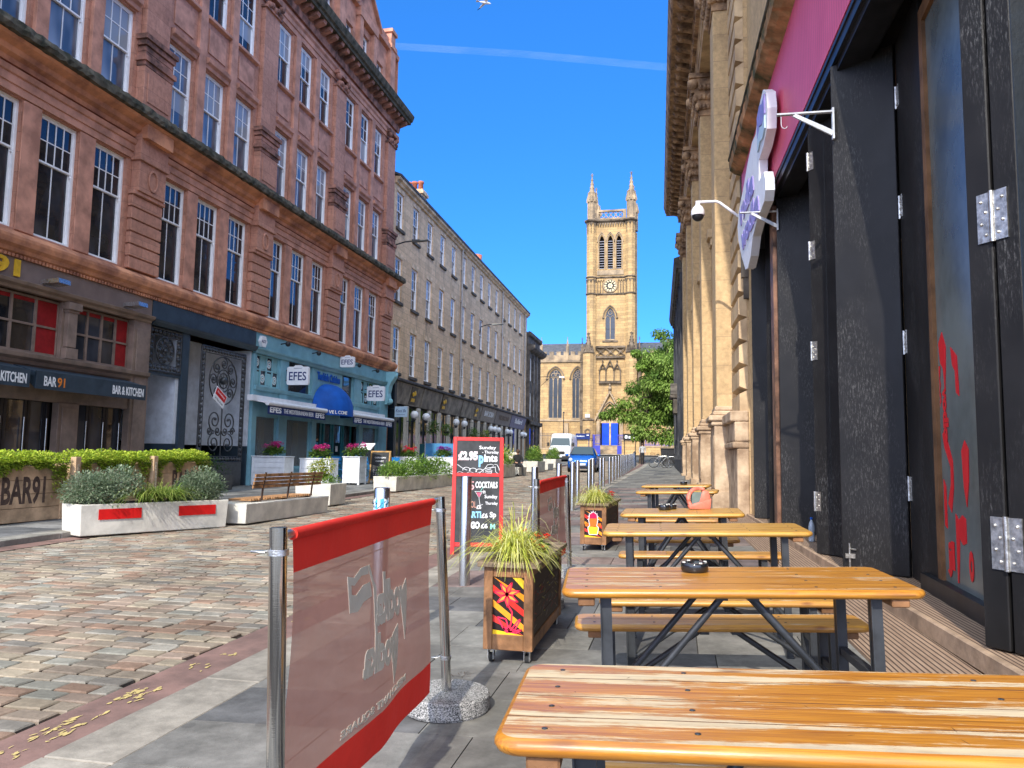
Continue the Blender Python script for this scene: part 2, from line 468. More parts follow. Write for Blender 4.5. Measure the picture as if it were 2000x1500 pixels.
def granite():
 n = N('speckled_granite'); co = n.co()
 v = n.n('ShaderNodeTexVoronoi', Scale=260.0); n.l(co, v.inputs['Vector'])
 c = n.n('ShaderNodeSeparateColor'); n.l(v.outputs['Color'], c.inputs[0])
 n.color(n.ramp(c.outputs[0], [(0.0, (0.05, 0.05, 0.05)), (0.25, (0.20, 0.195, 0.18)), (0.5, (0.33, 0.32, 0.30)), (0.82, (0.50, 0.48, 0.45))], True))
 n.bump(n.noise(co, 150, 3), 0.4, 0.003)
 return n.set(Roughness=0.8)
MT['granite'] = granite()

def tabletop(name, wear, honey=(0.60, 0.25, 0.035), brown=(0.36, 0.12, 0.025), cream=(0.70, 0.60, 0.44), seed=0.0):
 """varnished softwood boards, the varnish scuffed off in long streaks on the top face"""
 n = N(name)
 tc = n.n('ShaderNodeTexCoord'); mp = n.n('ShaderNodeMapping'); mp.inputs['Scale'].default_value = (0.9, 16, 16); mp.inputs['Location'].default_value = (seed, seed, 0)
 n.l(tc.outputs['Object'], mp.inputs[0])
 mp2 = n.n('ShaderNodeMapping'); mp2.inputs['Scale'].default_value = (3.0, 75, 40); mp2.inputs['Location'].default_value = (seed, 0, 0)
 n.l(tc.outputs['Object'], mp2.inputs[0])
 big = n.noise(mp.outputs[0], 1.0, 4, 0.6, 0.6)
 fine = n.noise(mp2.outputs[0], 1.0, 5, 0.7, 0.4)
 grain = n.ramp(fine, [(0.32, brown), (0.62, honey)])
 blob = n.noise(n.co((4, 12, 4)), 1.2, 6, 0.75)
 w1 = n.math('ADD', n.math('MULTIPLY', big, 0.62), n.math('ADD', n.math('MULTIPLY', fine, 0.34), n.math('MULTIPLY', blob, 0.16)))
 lim = 0.66 - wear * 0.16
 pat = n.noise(n.co((1.1, 1.6, 1)), 2.0, 3, 0.6)
 w1 = n.math('ADD', w1, n.math('MULTIPLY', n.math('SUBTRACT', pat, 0.5), 0.35))
 so = n.n('ShaderNodeSeparateXYZ'); n.l(tc.outputs['Object'], so.inputs[0])
 ed = n.math('ABSOLUTE', n.math('SUBTRACT', n.math('FRACT', n.math('ADD', n.math('MULTIPLY', so.outputs['Y'], 8.0), n.math('MULTIPLY', n.math('SUBTRACT', n.noise(n.co((2, 2, 2)), 1.0, 2), 0.5), 0.35))), 0.5))
 w1 = n.math('ADD', w1, n.math('MULTIPLY', n.math('SUBTRACT', ed, 0.28), 0.24 * wear + 0.05))
 mot = n.noise(n.co((14, 60, 10)), 1.0, 6, 0.85)
 w1 = n.math('ADD', w1, n.math('MULTIPLY', n.math('SUBTRACT', mot, 0.5), 0.34))
 wf = n.ramp(w1, [(lim - 0.02, 0.0), (lim + 0.05, 0.9)])
 ge = n.n('ShaderNodeNewGeometry'); sx = n.n('ShaderNodeSeparateXYZ'); n.l(ge.outputs['Normal'], sx.inputs[0])
 top = n.math('GREATER_THAN', sx.outputs['Z'], 0.9)
 wf2 = n.math('MULTIPLY', wf, top)
 vs_ = n.noise(n.co((1.5, 130, 20)), 1.0, 3, 0.8); grain = n.mix(n.ramp(vs_, [(0.56, 0.0), (0.68, 0.6)]), grain, tuple(x * 0.4 for x in brown))
 dirt = n.noise(n.co((3, 7, 3)), 1.0, 5, 0.75); grain = n.mix(n.ramp(dirt, [(0.55, 0.0), (0.72, 0.45)]), grain, (0.20, 0.085, 0.035))
 creamv = n.mix(n.ramp(n.noise(n.co((5, 18, 5)), 1.0, 5, 0.8), [(0.45, 0.0), (0.7, 0.7)]), n.ramp(fine, [(0.3, tuple(x * 0.66 for x in cream)), (0.6, cream)]), (0.36, 0.30, 0.22))
 col = n.mix(wf2, grain, creamv)
 # dark knots and scratches
 kn = n.n('ShaderNodeTexVoronoi', Scale=1.0); mk = n.n('ShaderNodeMapping'); mk.inputs['Scale'].default_value = (4.0, 13, 13); mk.inputs['Location'].default_value = (seed * 3, seed, 0)
 n.l(tc.outputs['Object'], mk.inputs[0]); n.l(mk.outputs[0], kn.inputs['Vector'])
 kf = n.ramp(kn.outputs['Distance'], [(0.05, 0.75), (0.16, 0.0)])
 col = n.mix(kf, col, (0.17, 0.06, 0.02))
 n.color(col)
 n.bump(n.math('ADD', fine, n.math('MULTIPLY', wf2, -0.6)), 0.35, 0.002)
 n.b.inputs['Specular IOR Level'].default_value = 0.5
 return n.set(Roughness=n.mix(wf2, (0.33, 0.33, 0.33), (0.75, 0.75, 0.75)))
MT['t1'] = tabletop('worn_varnished_boards', 0.78, honey=(0.52, 0.215, 0.022), brown=(0.27, 0.085, 0.012), cream=(0.60, 0.49, 0.31))
MT['t2'] = tabletop('scuffed_varnished_boards', 0.34, honey=(0.55, 0.24, 0.028), brown=(0.30, 0.105, 0.014), cream=(0.60, 0.47, 0.30), seed=3.1)
MT['t3'] = tabletop('honey_varnished_boards', 0.12, honey=(0.60, 0.34, 0.065), brown=(0.38, 0.17, 0.03), cream=(0.62, 0.48, 0.28), seed=5.7)
MT['bt'] = tabletop('bench_boards', 0.30, honey=(0.55, 0.27, 0.045), brown=(0.36, 0.16, 0.05), seed=8.2)
MT['edge'] = mplain('glossy_honey_edge', (0.62, 0.27, 0.02), 0.28, var=0.14, scale=6, bump=0.05, spec=0.5)

# ---------------------------------------------------------------- lie of the land
def gz(y):
 if y < 60: return 0.013 * max(y, -5)
 if y < 85: return 0.78 + (y - 60) * 0.035
 return 1.655 + (min(y, 100) - 85) * 0.0135
def S(x, y):
 g = gz(y)
 if x > -2.45: return g + 0.03 * (min(x, 1.7) + 0.4)
 if x > -8.2: return g - 0.08
 return g

def sheet(name, xs, ys, zf, mat, kind='structure'):
 mb = MB(); 
 vs = [(x, y, zf(x, y)) for y in ys for x in xs]; k = len(xs)
 mb.add(vs, [(j * k + i, j * k + i + 1, (j + 1) * k + i + 1, (j + 1) * k + i) for j in range(len(ys) - 1) for i in range(k - 1)])
 o = mb.build(name, mat); o['kind'] = kind
 return o
YS = [-6, 0, 10, 20, 30, 40, 50, 60, 65, 70, 75, 80, 85, 100, 130]
MT['ground'] = mplain('far_ground', (0.18, 0.17, 0.15), 0.95, var=0.2, scale=0.3)
MT['asphalt'] = mplain('asphalt', (0.10, 0.098, 0.092), 0.9, var=0.2, scale=2, bump=0.5)
MT['mortar'] = mplain('joint_grit', (0.045, 0.04, 0.034), 0.95, var=0.3, scale=30)
MT['gutter'] = mplain('purple_brown_gutter', (0.20, 0.12, 0.10), 0.85, var=0.14, scale=4, bump=0.3, c2=(0.135, 0.085, 0.072))
MT['yellow'] = mplain('worn_yellow_paint', (0.52, 0.40, 0.16), 0.8, var=0.1, scale=20)
MT['sett'] = mattr('stone_setts', 0.85, 30, 0.30, 0.4, spots=2.1)
MT['slab'] = mattr('paving_slabs', 0.82, 7, 0.36, 0.5, bscale=90, spots=3.2)
sheet('ground', [-3000, -60, -14, 0, 14, 60, 3000], [-3000, -60] + YS + [400, 4000], lambda x, y: gz(y) - 0.22 if y > -5 else -0.3, MT['ground'])
sheet('road_bed', [-8.5, -2.6], [-3] + YS[1:10] + [72], lambda x, y: gz(y) - 0.105, MT['mortar'])
sheet('cross_street', [-70, -20, 20, 70], [70.5, 75, 80, 85, 90], lambda x, y: gz(y) - 0.09, MT['asphalt'])

def setts():
 mb = MB(); rnd = random.Random(3)
 pal = [(0.46, 0.38, 0.27), (0.44, 0.36, 0.27), (0.50, 0.42, 0.30), (0.45, 0.33, 0.25), (0.40, 0.28, 0.20), (0.40, 0.25, 0.17), (0.37, 0.37, 0.32), (0.40, 0.38, 0.33), (0.47, 0.42, 0.34), (0.36, 0.31, 0.25), (0.43, 0.34, 0.26), (0.30, 0.28, 0.25), (0.48, 0.41, 0.31), (0.45, 0.38, 0.29), (0.42, 0.31, 0.24)]
 y = 0.9; row = 0
 while y < 52:
  h = 0.142 if y < 22 else 0.284
  x = -8.09 + (row % 2) * 0.14 + rnd.uniform(-0.02, 0.02)
  if row % 2: x -= 0.27
  while x < -2.99:
   w = rnd.uniform(0.20, 0.27)
   a, b = max(x, -8.09), min(x + w, -2.985)
   x += w
   if b - a < 0.07: continue
   g = 0.006; z = gz(y) - 0.08 + rnd.uniform(-0.002, 0.002)
   c = rnd.choice(pal); k = rnd.uniform(0.82, 1.12)
   mb.col = tuple(min(1, q * k * m) for q, m in zip([sum(c) / 3 * 0.25 + q2 * 0.75 for q2 in c], (0.80, 0.76, 0.70)))
   sk = 0.0
   x0, x1, y0, y1 = a + g, b - g, y + g, y + h - g
   t = 0.008
   j = [rnd.uniform(-0.005, 0.005) for _ in range(8)]
   tz = [z + rnd.uniform(-0.0025, 0.0025) for _ in range(4)]
   B = [(x0 + j[0], y0 + j[1], z - 0.03), (x1 + j[2], y0 + j[3], z - 0.03), (x1 + j[4], y1 + j[5], z - 0.03), (x0 + j[6], y1 + j[7], z - 0.03)]
   Mm = [(p[0], p[1], z - 0.006) for p in B]
   T = [(B[0][0] + t, B[0][1] + t, tz[0]), (B[1][0] - t, B[1][1] + t, tz[1]), (B[2][0] - t, B[2][1] - t, tz[2]), (B[3][0] + t, B[3][1] - t, tz[3])]
   fs = [(8, 9, 10, 11)]
   for q in range(4):
    r = (q + 1) % 4
    fs += [(q, r, 4 + r, 4 + q), (4 + q, 4 + r, 8 + r, 8 + q)]
   mb.add(B + Mm + T, fs)
  y += h; row += 1
 o = mb.build('road', MT['sett']); o['kind'] = 'structure'
setts()
def farsett():
 n = N('far_setts'); co = n.co()
 br = n.n('ShaderNodeTexBrick', Scale=1.0); n.l(co, br.inputs['Vector'])
 br.inputs['Brick Width'].default_value = 0.3; br.inputs['Row Height'].default_value = 0.2; br.inputs['Mortar Size'].default_value = 0.012
 br.inputs['Color1'].default_value = (0.31, 0.25, 0.18, 1); br.inputs['Color2'].default_value = (0.25, 0.18, 0.13, 1); br.inputs['Mortar'].default_value = (0.12, 0.1, 0.08, 1)
 n.color(br.outputs['Color'])
 return n.set(Roughness=0.85)
sheet('road_far_end', [-8.1, -2.98], [51.9, 60, 65, 70.6], lambda x, y: gz(y) - 0.082, farsett())
YY = [0.3] + YS[2:9] + [70.6]
sheet('gutter', [-2.975, -2.63], YY, lambda x, y: gz(y) - 0.078, MT['gutter'])
sheet('gutter_far_side', [-8.42, -8.1], YY, lambda x, y: gz(y) - 0.078, MT['gutter'])

def kerb(name, x0, x1, z0, mat, col=(0.36, 0.33, 0.28)):
 mb = MB(); rnd = random.Random(9); y = 0.4
 while y < 70:
  L = rnd.uniform(1.15, 1.5)
  k = rnd.uniform(0.85, 1.1); mb.col = tuple(c * k for c in col)
  za, zb = z0(y + 0.005), z0(y + L - 0.005)
  mb.hexa([(x0, y + 0.005, za - 0.2), (x1, y + 0.005, za - 0.2), (x1, y + L - 0.005, zb - 0.2), (x0, y + L - 0.005, zb - 0.2)],
    [(x0, y + 0.005, za), (x1, y + 0.005, za), (x1, y + L - 0.005, zb), (x0, y + L - 0.005, zb)])
  y += L
 o = mb.build(name, mat, bevel=0.006); o['kind'] = 'structure'
kerb('kerb', -2.62, -2.28, lambda y: S(-2.4, y) + 0.002, MT['slab'], (0.40, 0.36, 0.30))
kerb('kerb_far_side', -8.72, -8.43, lambda y: gz(y), MT['slab'], (0.36, 0.34, 0.30))

def slabs(name, x0, x1, ya, yb, zf, colf, sw=(0.42, 0.78), rh=(0.42, 0.6), seed=5, clip=None):
 mb = MB(); rnd = random.Random(seed); y = ya
 bed = MB()
 while y < yb:
  h = rnd.uniform(*rh) * (1 if y < 30 else 1.6)
  x = x0 - rnd.uniform(0, 0.3); rc = rnd.random()
  while x < x1:
   w = rnd.uniform(*sw)
   a, b = max(x, x0), min(x + w, x1); x += w
   if b - a < 0.03: continue
   mb.col = colf(rnd, rc, (a + b) / 2, y)
   g = 0.003; dz = rnd.uniform(-0.0015, 0.0015)
   P = [(a + g, y + g), (b - g, y + g), (b - g, y + h - g), (a + g, y + h - g)]
   mb.hexa([(p[0], p[1], zf(*p) - 0.012) for p in P], [(p[0], p[1], zf(*p) + dz) for p in P])
  y += h
 o = mb.build(name, MT['slab']); o['kind'] = 'structure'
def colr(r, rc, x, y):
 u = r.random()
 if y > 6.5 and y < 27 and rc < 0.55: c = r.choice([(0.25, 0.185, 0.165), (0.29, 0.22, 0.19), (0.21, 0.165, 0.155)])
 elif u < 0.16: c = (0.15, 0.148, 0.146)
 elif u < 0.5: c = (0.22, 0.21, 0.19)
 else: c = (0.27, 0.258, 0.23)
 k = r.uniform(0.9, 1.08)
 return tuple(q * k for q in c)
slabs('pavement', -2.275, 2.3, 0.3, 70.5, S, colr)
def coll(r, rc, x, y):
 c = r.choice([(0.20, 0.20, 0.19), (0.26, 0.25, 0.235), (0.17, 0.17, 0.17)]); k = r.uniform(0.9, 1.1)
 return tuple(q * k for q in c)
slabs('pavement_far_side', -13.75, -8.725, 2.0, 70.5, lambda x, y: gz(y), coll, (0.6, 0.95), (0.55, 0.8), 11)
sheet('pavement_bed', [-2.3, -0.4, 1.7, 2.3], [-3] + YS[1:9] + [70.6], lambda x, y: S(max(x, -2.4), y) - 0.01, MT['mortar'])
sheet('pavement_bed_far_side', [-13.8, -8.7], [-3] + YS[1:9] + [70.6], lambda x, y: gz(y) - 0.01, MT['mortar'])
MT['fore'] = mplain('forecourt_flags', (0.33, 0.30, 0.25), 0.9, var=0.12, scale=0.8)
sheet('church_pavement', [-45, 20], [89.5, 95, 100.5], lambda x, y: gz(y) + 0.03, MT['fore'])

# worn double yellow line and spilt yellow paint on the gutter
def yl():
 mb = MB(); rnd = random.Random(21)
 for (yc, L_, n) in ((2.5, 0.3, 34), (2.95, 0.12, 10), (3.28, 0.22, 40), (3.78, 0.2, 46), (4.3, 0.1, 10), (4.6, 0.08, 8), (5.6, 0.5, 6)):
  for _ in range(n):
   y = yc + rnd.gauss(0, L_ * 0.4); x = rnd.choice((-2.86, -2.77)) + rnd.gauss(0, 0.016); z = gz(y) - 0.074
   ax, ay = rnd.uniform(0.003, 0.014), rnd.uniform(0.006, 0.04); k = rnd.randint(6, 9); sk = rnd.uniform(-0.3, 0.3); pts = []
   for i in range(k):
    t = 2 * PI * i / k; q = rnd.uniform(0.45, 1.15); dy = math.sin(t) * ay * q
    pts.append((x + math.cos(t) * ax * q + dy * sk, y + dy, z + _ * 1e-5))
   mb.add(pts, [tuple(range(k))])
 o = mb.build('yellow_line', MT['yellow']); o['kind'] = 'structure'
yl()
# ================================================================ facade tools
def facade(mb, a0, a1, z0, z1, ops, reveal=0.22, o=0.0, back=True):
 """wall skin with real openings (a0,a1,z0,z1) and their reveals"""
 A = sorted({a0, a1, *[q for p in ops for q in p[:2]]}); Z = sorted({z0, z1, *[q for p in ops for q in p[2:4]]})
 for i in range(len(A) - 1):
  j = 0
  while j < len(Z) - 1:
   ca = (A[i] + A[i + 1]) / 2
   def hole(jj):
    cz = (Z[jj] + Z[jj + 1]) / 2
    return any(p[0] < ca < p[1] and p[2] < cz < p[3] for p in ops)
   if hole(j): j += 1; continue
   k = j
   while k + 1 < len(Z) - 1 and not hole(k + 1): k += 1
   mb.quad((A[i], o, Z[j]), (A[i + 1], o, Z[j]), (A[i + 1], o, Z[k + 1]), (A[i], o, Z[k + 1]))
   j = k + 1
 for p in ops:
  a, b, c, d = p[:4]; r = o - reveal
  mb.quad((a, o, c), (a, o, d), (a, r, d), (a, r, c)); mb.quad((b, o, c), (b, o, d), (b, r, d), (b, r, c))
  mb.quad((a, o, d), (b, o, d), (b, r, d), (a, r, d)); mb.quad((a, o, c), (b, o, c), (b, r, c), (a, r, c))

def sash(w, h, up=0.42, uc=3, ur=2, lc=2, lr=1, fr=0.06, bar=0.022):
 """sash window in local coordinates: x outward, y along, z up from the sill"""
 mb = MB()
 def bars(y0, y1, z0, z1, cols, rows, x0, x1, f):
  mb.box(x0, x1, y0, y0 + f, z0, z1); mb.box(x0, x1, y1 - f, y1, z0, z1)
  mb.box(x0 + 0.001, x1 - 0.001, y0 + f, y1 - f, z0, z0 + f); mb.box(x0 + 0.001, x1 - 0.001, y0 + f, y1 - f, z1 - f, z1)
  for i in range(1, cols):
   y = y0 + f + (y1 - y0 - 2 * f) * i / cols; mb.box(x0 + 0.004, x1 - 0.004, y - bar / 2, y + bar / 2, z0 + f, z1 - f)
  for i in range(1, rows):
   z = z0 + f + (z1 - z0 - 2 * f) * i / rows; mb.box(x0 + 0.006, x1 - 0.006, y0 + f, y1 - f, z - bar / 2, z + bar / 2)
 # box frame
 g = 0.05
 mb.box(-0.08, 0.03, -w / 2, -w / 2 + g, 0, h); mb.box(-0.08, 0.03, w / 2 - g, w / 2, 0, h)
 mb.box(-0.079, 0.029, -w / 2 + g, w / 2 - g, h - g, h); mb.box(-0.079, 0.05, -w / 2 + g, w / 2 - g, 0, g)
 zm = h * (1 - up)
 bars(-w / 2 + g, w / 2 - g, zm - 0.02, h - g, uc, ur, -0.03, 0.012, fr * 0.7)
 bars(-w / 2 + g, w / 2 - g, g, zm + 0.02, lc, lr, -0.072, -0.032, fr * 0.7)
 # sash horns
 mb.box(-0.03, 0.012, -w / 2 + g, -w / 2 + g + 0.03, zm - 0.09, zm - 0.02); mb.box(-0.03, 0.012, w / 2 - g - 0.03, w / 2 - g, zm - 0.09, zm - 0.02)
 frame = mb.mesh(MT['white'], name='window_frame')
 gl = MB()
 gl.box(-0.014, -0.008, -w / 2 + g, w / 2 - g, zm, h - g); gl.box(-0.056, -0.05, -w / 2 + g, w / 2 - g, g, zm)
 return frame, gl
def addwin(parent, fr, pane, loc, rz=0, extra=None):
 f = inst(fr, 'window', parent, loc, (0, 0, rz))
 inst(pane, 'pane', f)
 if extra: inst(extra, 'blind', f)
 return f
def blind(w, h, z0):
 mb = MB(); mb.box(-0.12, -0.11, -w / 2 + 0.05, w / 2 - 0.05, z0, h - 0.05); return mb.mesh(MT['curtain'], name='blind')

# ================================================================ red sandstone building
XR = -13.1
def build_red():
 root = thing('sandstone_building', 'red sandstone building with mossy cornices above the bar and the blue restaurant', 'building', (XR, 19, 0.2))
 F = lambda a, o, z: (XR + o, a, z)
 Y0, Y1 = 5.6, 33.9
 bays = [8.42, 13.86, 19.33, 24.76, 30.18]; piers = [5.7, 11.12, 16.6, 22.08, 27.48, 33.05]
 wins = [b + d for b in bays for d in (-1.56, 0, 1.54)]
 ww = 1.06
 ops = [(w - ww / 2, w + ww / 2, z0, z1) for w in wins for z0, z1 in ((5.74, 8.43), (10.0, 12.17), (13.78, 15.97))]
 mb = MB(F); facade(mb, Y0, Y1, 5.25, 17.0, ops)
 mb.quad((Y1, 0, 0.2), (Y1, 0, 20.6), (Y1, -12, 20.6), (Y1, -12, 0.2)); mb.quad((Y0, 0, 0.2), (Y0, 0, 20.6), (Y0, -12, 20.6), (Y0, -12, 0.2))
 mb.quad((Y0, -12, 0), (Y1, -12, 0), (Y1, -12, 20.6), (Y0, -12, 20.6)); mb.quad((Y0, 0, 17), (Y1, 0, 17), (Y1, -12, 20.6), (Y0, -12, 20.6))
 # rear of every opening: the dark rooms
 mb.mi = 1
 mb.quad((Y0, -0.9, 5.3), (Y1, -0.9, 5.3), (Y1, -0.9, 16.8), (Y0, -0.9, 16.8))
 mb.build('wall', [MT['red'], MT['inner']], root)
 # piers, mullion strips, spandrels
 for p in piers:
  mb = MB(F)
  w = 0.56
  z = 5.7
  while z < 7.55:          # channelled blocks
   mb.box(p - w, p + w, 0, 0.14, z + 0.02, z + 0.29); z += 0.31
   mb.box(p - w + 0.03, p + w - 0.03, 0, 0.10, z - 0.02, z + 0.02)
  mb.box(p - w - 0.02, p + w + 0.02, 0, 0.2, 7.56, 7.66)
  mb.box(p - w + 0.06, p + w - 0.06, 0, 0.24, 7.66, 8.42)
  for i in range(20):      # raised ring
   t0, t1 = 2 * PI * i / 20, 2 * PI * (i + 1) / 20
   q = lambda t, r, oo: (p + math.cos(t) * r * 0.62, oo, 8.04 + math.sin(t) * r)
   mb.hexa([q(t0, 0.22, 0.24), q(t1, 0.22, 0.24), q(t1, 0.29, 0.24), q(t0, 0.29, 0.24)], [q(t0, 0.22, 0.275), q(t1, 0.22, 0.275), q(t1, 0.29, 0.275), q(t0, 0.29, 0.275)])
  mb.box(p - w, p + w, 0, 0.30, 8.42, 8.52)
  mb.box(p - w + 0.04, p + w - 0.04, 0, 0.26, 8.52, 9.08)
  # upper pedestal and pilaster
  mb.box(p - w + 0.02, p + w - 0.02, 0, 0.24, 9.6, 10.85); mb.box(p - w + 0.14, p + w - 0.14, 0.24, 0.262, 9.95, 10.7)
  mb.box(p - w + 0.1, p + w - 0.1, 0, 0.15, 11.66, 15.75)
  mb.build('pier', MT['red'], root, bevel=0.012)
 for p in piers:
  mb = MB(F)
  w = 0.56
  for k, (zz, e) in enumerate(((10.85, 0.04), (10.97, 0.10), (11.09, 0.02), (11.23, 0.02), (11.38, 0.07), (11.52, 0.13))):
   mb.box(p - w - e * .8 + 0.04, p + w + e * .8 - 0.04, 0, 0.22 + e * .8, zz, zz + 0.125)
  mb.build('pedestal_cap', MT['darkstone'], root); mb = MB(F)
  # carved capital
  for i in range(5):
   mb.sphere((p - 0.36 + 0.18 * i, 0.2, 15.86 + 0.06 * (i % 2)), 0.11, 8, 6)
  mb.box(p - w + 0.05, p + w - 0.05, 0, 0.22, 15.72, 15.80)
  mb.sphere((p - 0.42, 0.2, 16.12), 0.13, 8, 6); mb.sphere((p + 0.42, 0.2, 16.12), 0.13, 8, 6)
  mb.box(p - w, p + w, 0, 0.27, 16.2, 16.34)
  mb.build('pier_capital', MT['darkstone'], root)
 for b in bays:
  mb = MB(F)
  for m in (b - 0.78, b + 0.77):
   mb.box(m - 0.235, m + 0.235, 0, 0.03, 5.72, 8.44)
   mb.box(m - 0.17, m + 0.17, 0, 0.10, 9.6, 15.95)
  for m in (b - 1.56, b, b + 1.54):
   for zc in (12.2, ):
    mb.sweep([(0, zc), (0.06, zc), (0.08, zc + 0.10), (0.16, zc + 0.16), (0.18, zc + 0.28), (0, zc + 0.32)], m - 0.57, m + 0.57)
   mb.sweep([(0, 13.62), (0.12, 13.66), (0.12, 13.75), (0, 13.77)], m - 0.6, m + 0.6)
   mb.box(m - 0.42, m + 0.42, 0, 0.03, 12.72, 13.45)
  mb.build('window_surround', MT['redplain'], root, bevel=0.008)
 # frieze between first floor and cornice
 mb = MB(F)
 mb.sweep([(0, 8.46), (0.05, 8.46), (0.05, 8.62), (0.08, 8.63), (0.08, 8.8), (0.12, 8.82), (0.16, 8.92), (0, 8.95)], Y0, Y1)
 mb.sweep([(0, 16.0), (0.05, 16.0), (0.05, 16.18), (0.09, 16.2), (0.09, 16.36), (0.15, 16.42), (0.16, 16.5), (0, 16.52)], Y0, Y1)
 mb.build('frieze', MT['redplain'], root)
 # shop cornice
 mb = MB(F)
 mb.sweep([(0, 5.12), (0.10, 5.12), (0.10, 5.20), (0.17, 5.23), (0.20, 5.30), (0.27, 5.36), (0.30, 5.46), (0.30, 5.52), (0.12, 5.66), (0, 5.70)], Y0, Y1 + 0.3)
 a = Y0
 while a < Y1: mb.box(a, a + 0.05, 0.10, 0.15, 5.13, 5.195); a += 0.095
 mb.build('shop_cornice', MT['redorange'], root)
 # middle mossy cornice: orange underside, black top
 mb = MB(F)
 pr = [(0, 9.0), (0.10, 9.0), (0.12, 9.10), (0.22, 9.16), (0.26, 9.26), (0.42, 9.34), (0.46, 9.40), (0, 9.41)]
 mb.sweep(pr, Y0, Y1 + 0.35)
 for p in piers: mb.box(p - 0.5, p + 0.5, 0.10, 0.40, 8.98, 9.33)
 mb.build('cornice_underside', MT['redorange'], root)
 mb = MB(F); rnd = random.Random(4)
 n = 240; ring = []
 prof = [(0.46, 9.405), (0.55, 9.42), (0.58, 9.52), (0.53, 9.66), (0.3, 9.74), (0, 9.80), (-0.05, 9.42)]
 for i in range(n + 1):
  a = Y0 + (Y1 + 0.4 - Y0) * i / n
  ring += [(a, o + rnd.uniform(-0.02, 0.025), z + rnd.uniform(-0.02, 0.02)) for o, z in prof]
 k = len(prof)
 mb.add(ring, [(i * k + j, i * k + (j + 1) % k, (i + 1) * k + (j + 1) % k, (i + 1) * k + j) for i in range(n) for j in range(k)] + [tuple(range(k)), tuple(range(n * k, n * k + k))])
 mb.build('mossy_cornice', MT['mossy'], root)
 # top cornice with modillions
 mb = MB(F)
 mb.sweep([(0, 16.75), (0.1, 16.75), (0.14, 16.95), (0.14, 17.22), (0, 17.22)], Y0, Y1 + 0.14)
 a = Y0 + 0.1
 while a < Y1:
  mb.hexa([(a, 0.14, 16.98), (a + 0.24, 0.14, 16.98), (a + 0.24, 0.5, 17.1), (a, 0.5, 17.1)], [(a, 0.14, 17.22), (a + 0.24, 0.14, 17.22), (a + 0.24, 0.54, 17.22), (a, 0.54, 17.22)])
  a += 0.52
 mb.build('modillions', MT['darkstone'], root)
 mb = MB(F)
 mb.sweep([(0, 17.22), (0.60, 17.22), (0.62, 17.32), (0.70, 17.36), (0.76, 17.52), (0.78, 17.62), (0.74, 17.68), (0, 17.8)], Y0, Y1 + 0.35)
 mb.build('roof_cornice', MT['mossy'], root)
 # attic storey with pediments
 aw = [(b + d, 18.35, 19.6 if d == 0 else 19.25) for b in bays for d in (-1.7, 0, 1.7)]
 F2 = lambda a, o, z: (XR - 0.15 + o, a, z)
 mb = MB(F2)
 ops = [(c - 0.48, c + 0.48, z0, z1) for c, z0, z1 in aw]
 facade(mb, Y0, Y1, 17.6, 20.35, ops, 0.3)
 for b in bays:
  mb.box(b - 0.95, b - 0.6, 0, 0.2, 17.7, 20.3); mb.box(b + 0.6, b + 0.95, 0, 0.2, 17.7, 20.3)
  mb.box(b - 1.0, b + 1.0, 0, 0.24, 19.95, 20.35)
  mb.poly([(b - 1.25, 0, 20.35), (b + 1.25, 0, 20.35), (b, 0, 21.5)], (0, 0.16, 0))
  for sg in (-1, 1):
   mb.hexa([(b + sg * 1.3, -0.1, 20.35), (b + sg * 1.3, 0.3, 20.35), (b, 0.3, 21.5), (b, -0.1, 21.5)], [(b + sg * 1.3, -0.1, 20.5), (b + sg * 1.3, 0.3, 20.5), (b, 0.3, 21.68), (b, -0.1, 21.68)])
 mb.sweep([(0, 20.3), (0.18, 20.32), (0.22, 20.5), (0, 20.55)], Y0, Y1)
 mb.box(Y0, Y1, -0.1, 0.06, 20.5, 20.95)
 for p in piers:
  mb.box(p - 0.3, p + 0.3, 0, 0.22, 17.7, 20.4); mb.box(p - 0.36, p + 0.36, -0.2, 0.28, 20.4, 20.6); mb.box(p - 0.26, p + 0.26, -0.2, 0.2, 20.6, 21.2); mb.box(p - 0.34, p + 0.34, -0.26, 0.28, 21.2, 21.36)
 mb.mi = 1; mb.quad((Y0, -0.8, 17.6), (Y1, -0.8, 17.6), (Y1, -0.8, 20.3), (Y0, -0.8, 20.3))
 mb.build('attic', [MT['redplain'], MT['inner']], root)
 # windows
 f1, g = sash(1.06, 2.69, 0.38, 4, 2, 2); g1 = g.mesh(MT['glass'], name='pane')
 f2, g = sash(1.06, 2.17, 0.5, 3, 2, 2); g2 = g.mesh(MT['glassb'], name='pane'); g3 = g.mesh(MT['glass'], name='pane')
 f3, g = sash(0.96, 1.25, 0.5, 3, 2, 1); g4 = g.mesh(MT['glassb'], name='pane')
 rnd = random.Random(8); blds = []
 for zz, xx in ((1.1, -0.013), (1.5, -0.013), (0.06, -0.055), (0.5, -0.055)):
  b_ = MB(); b_.box(xx + 0.006, xx + 0.008, -0.46, 0.46, zz, 2.1 if zz > 1 else 1.07); blds.append(b_.mesh(MT['blindglass'], name='blind'))
 for w in wins:
  for z, fr, gl in ((5.74, f1, g1), (10.0, f2, g2), (13.78, f2, g3)):
   f = inst(fr, 'window', root); base = W(root).inverted() @ Vector((XR - 0.12, w, z)); f.location = base; WM[f.name] = W(root) @ Matrix.Translation(base)
   inst(gl, 'pane', f)
   if z > 6 and rnd.random() < 0.65: inst(rnd.choice(blds), 'blind', f)
 for c, z0, z1 in aw:
  f = inst(f3, 'attic_window', root); f.location = W(root).inverted() @ Vector((XR - 0.3, c, z0)); inst(g4, 'pane', f)
 # strings of fairy lights hanging inside the first floor windows
 mb = MB(F); rnd = random.Random(2)
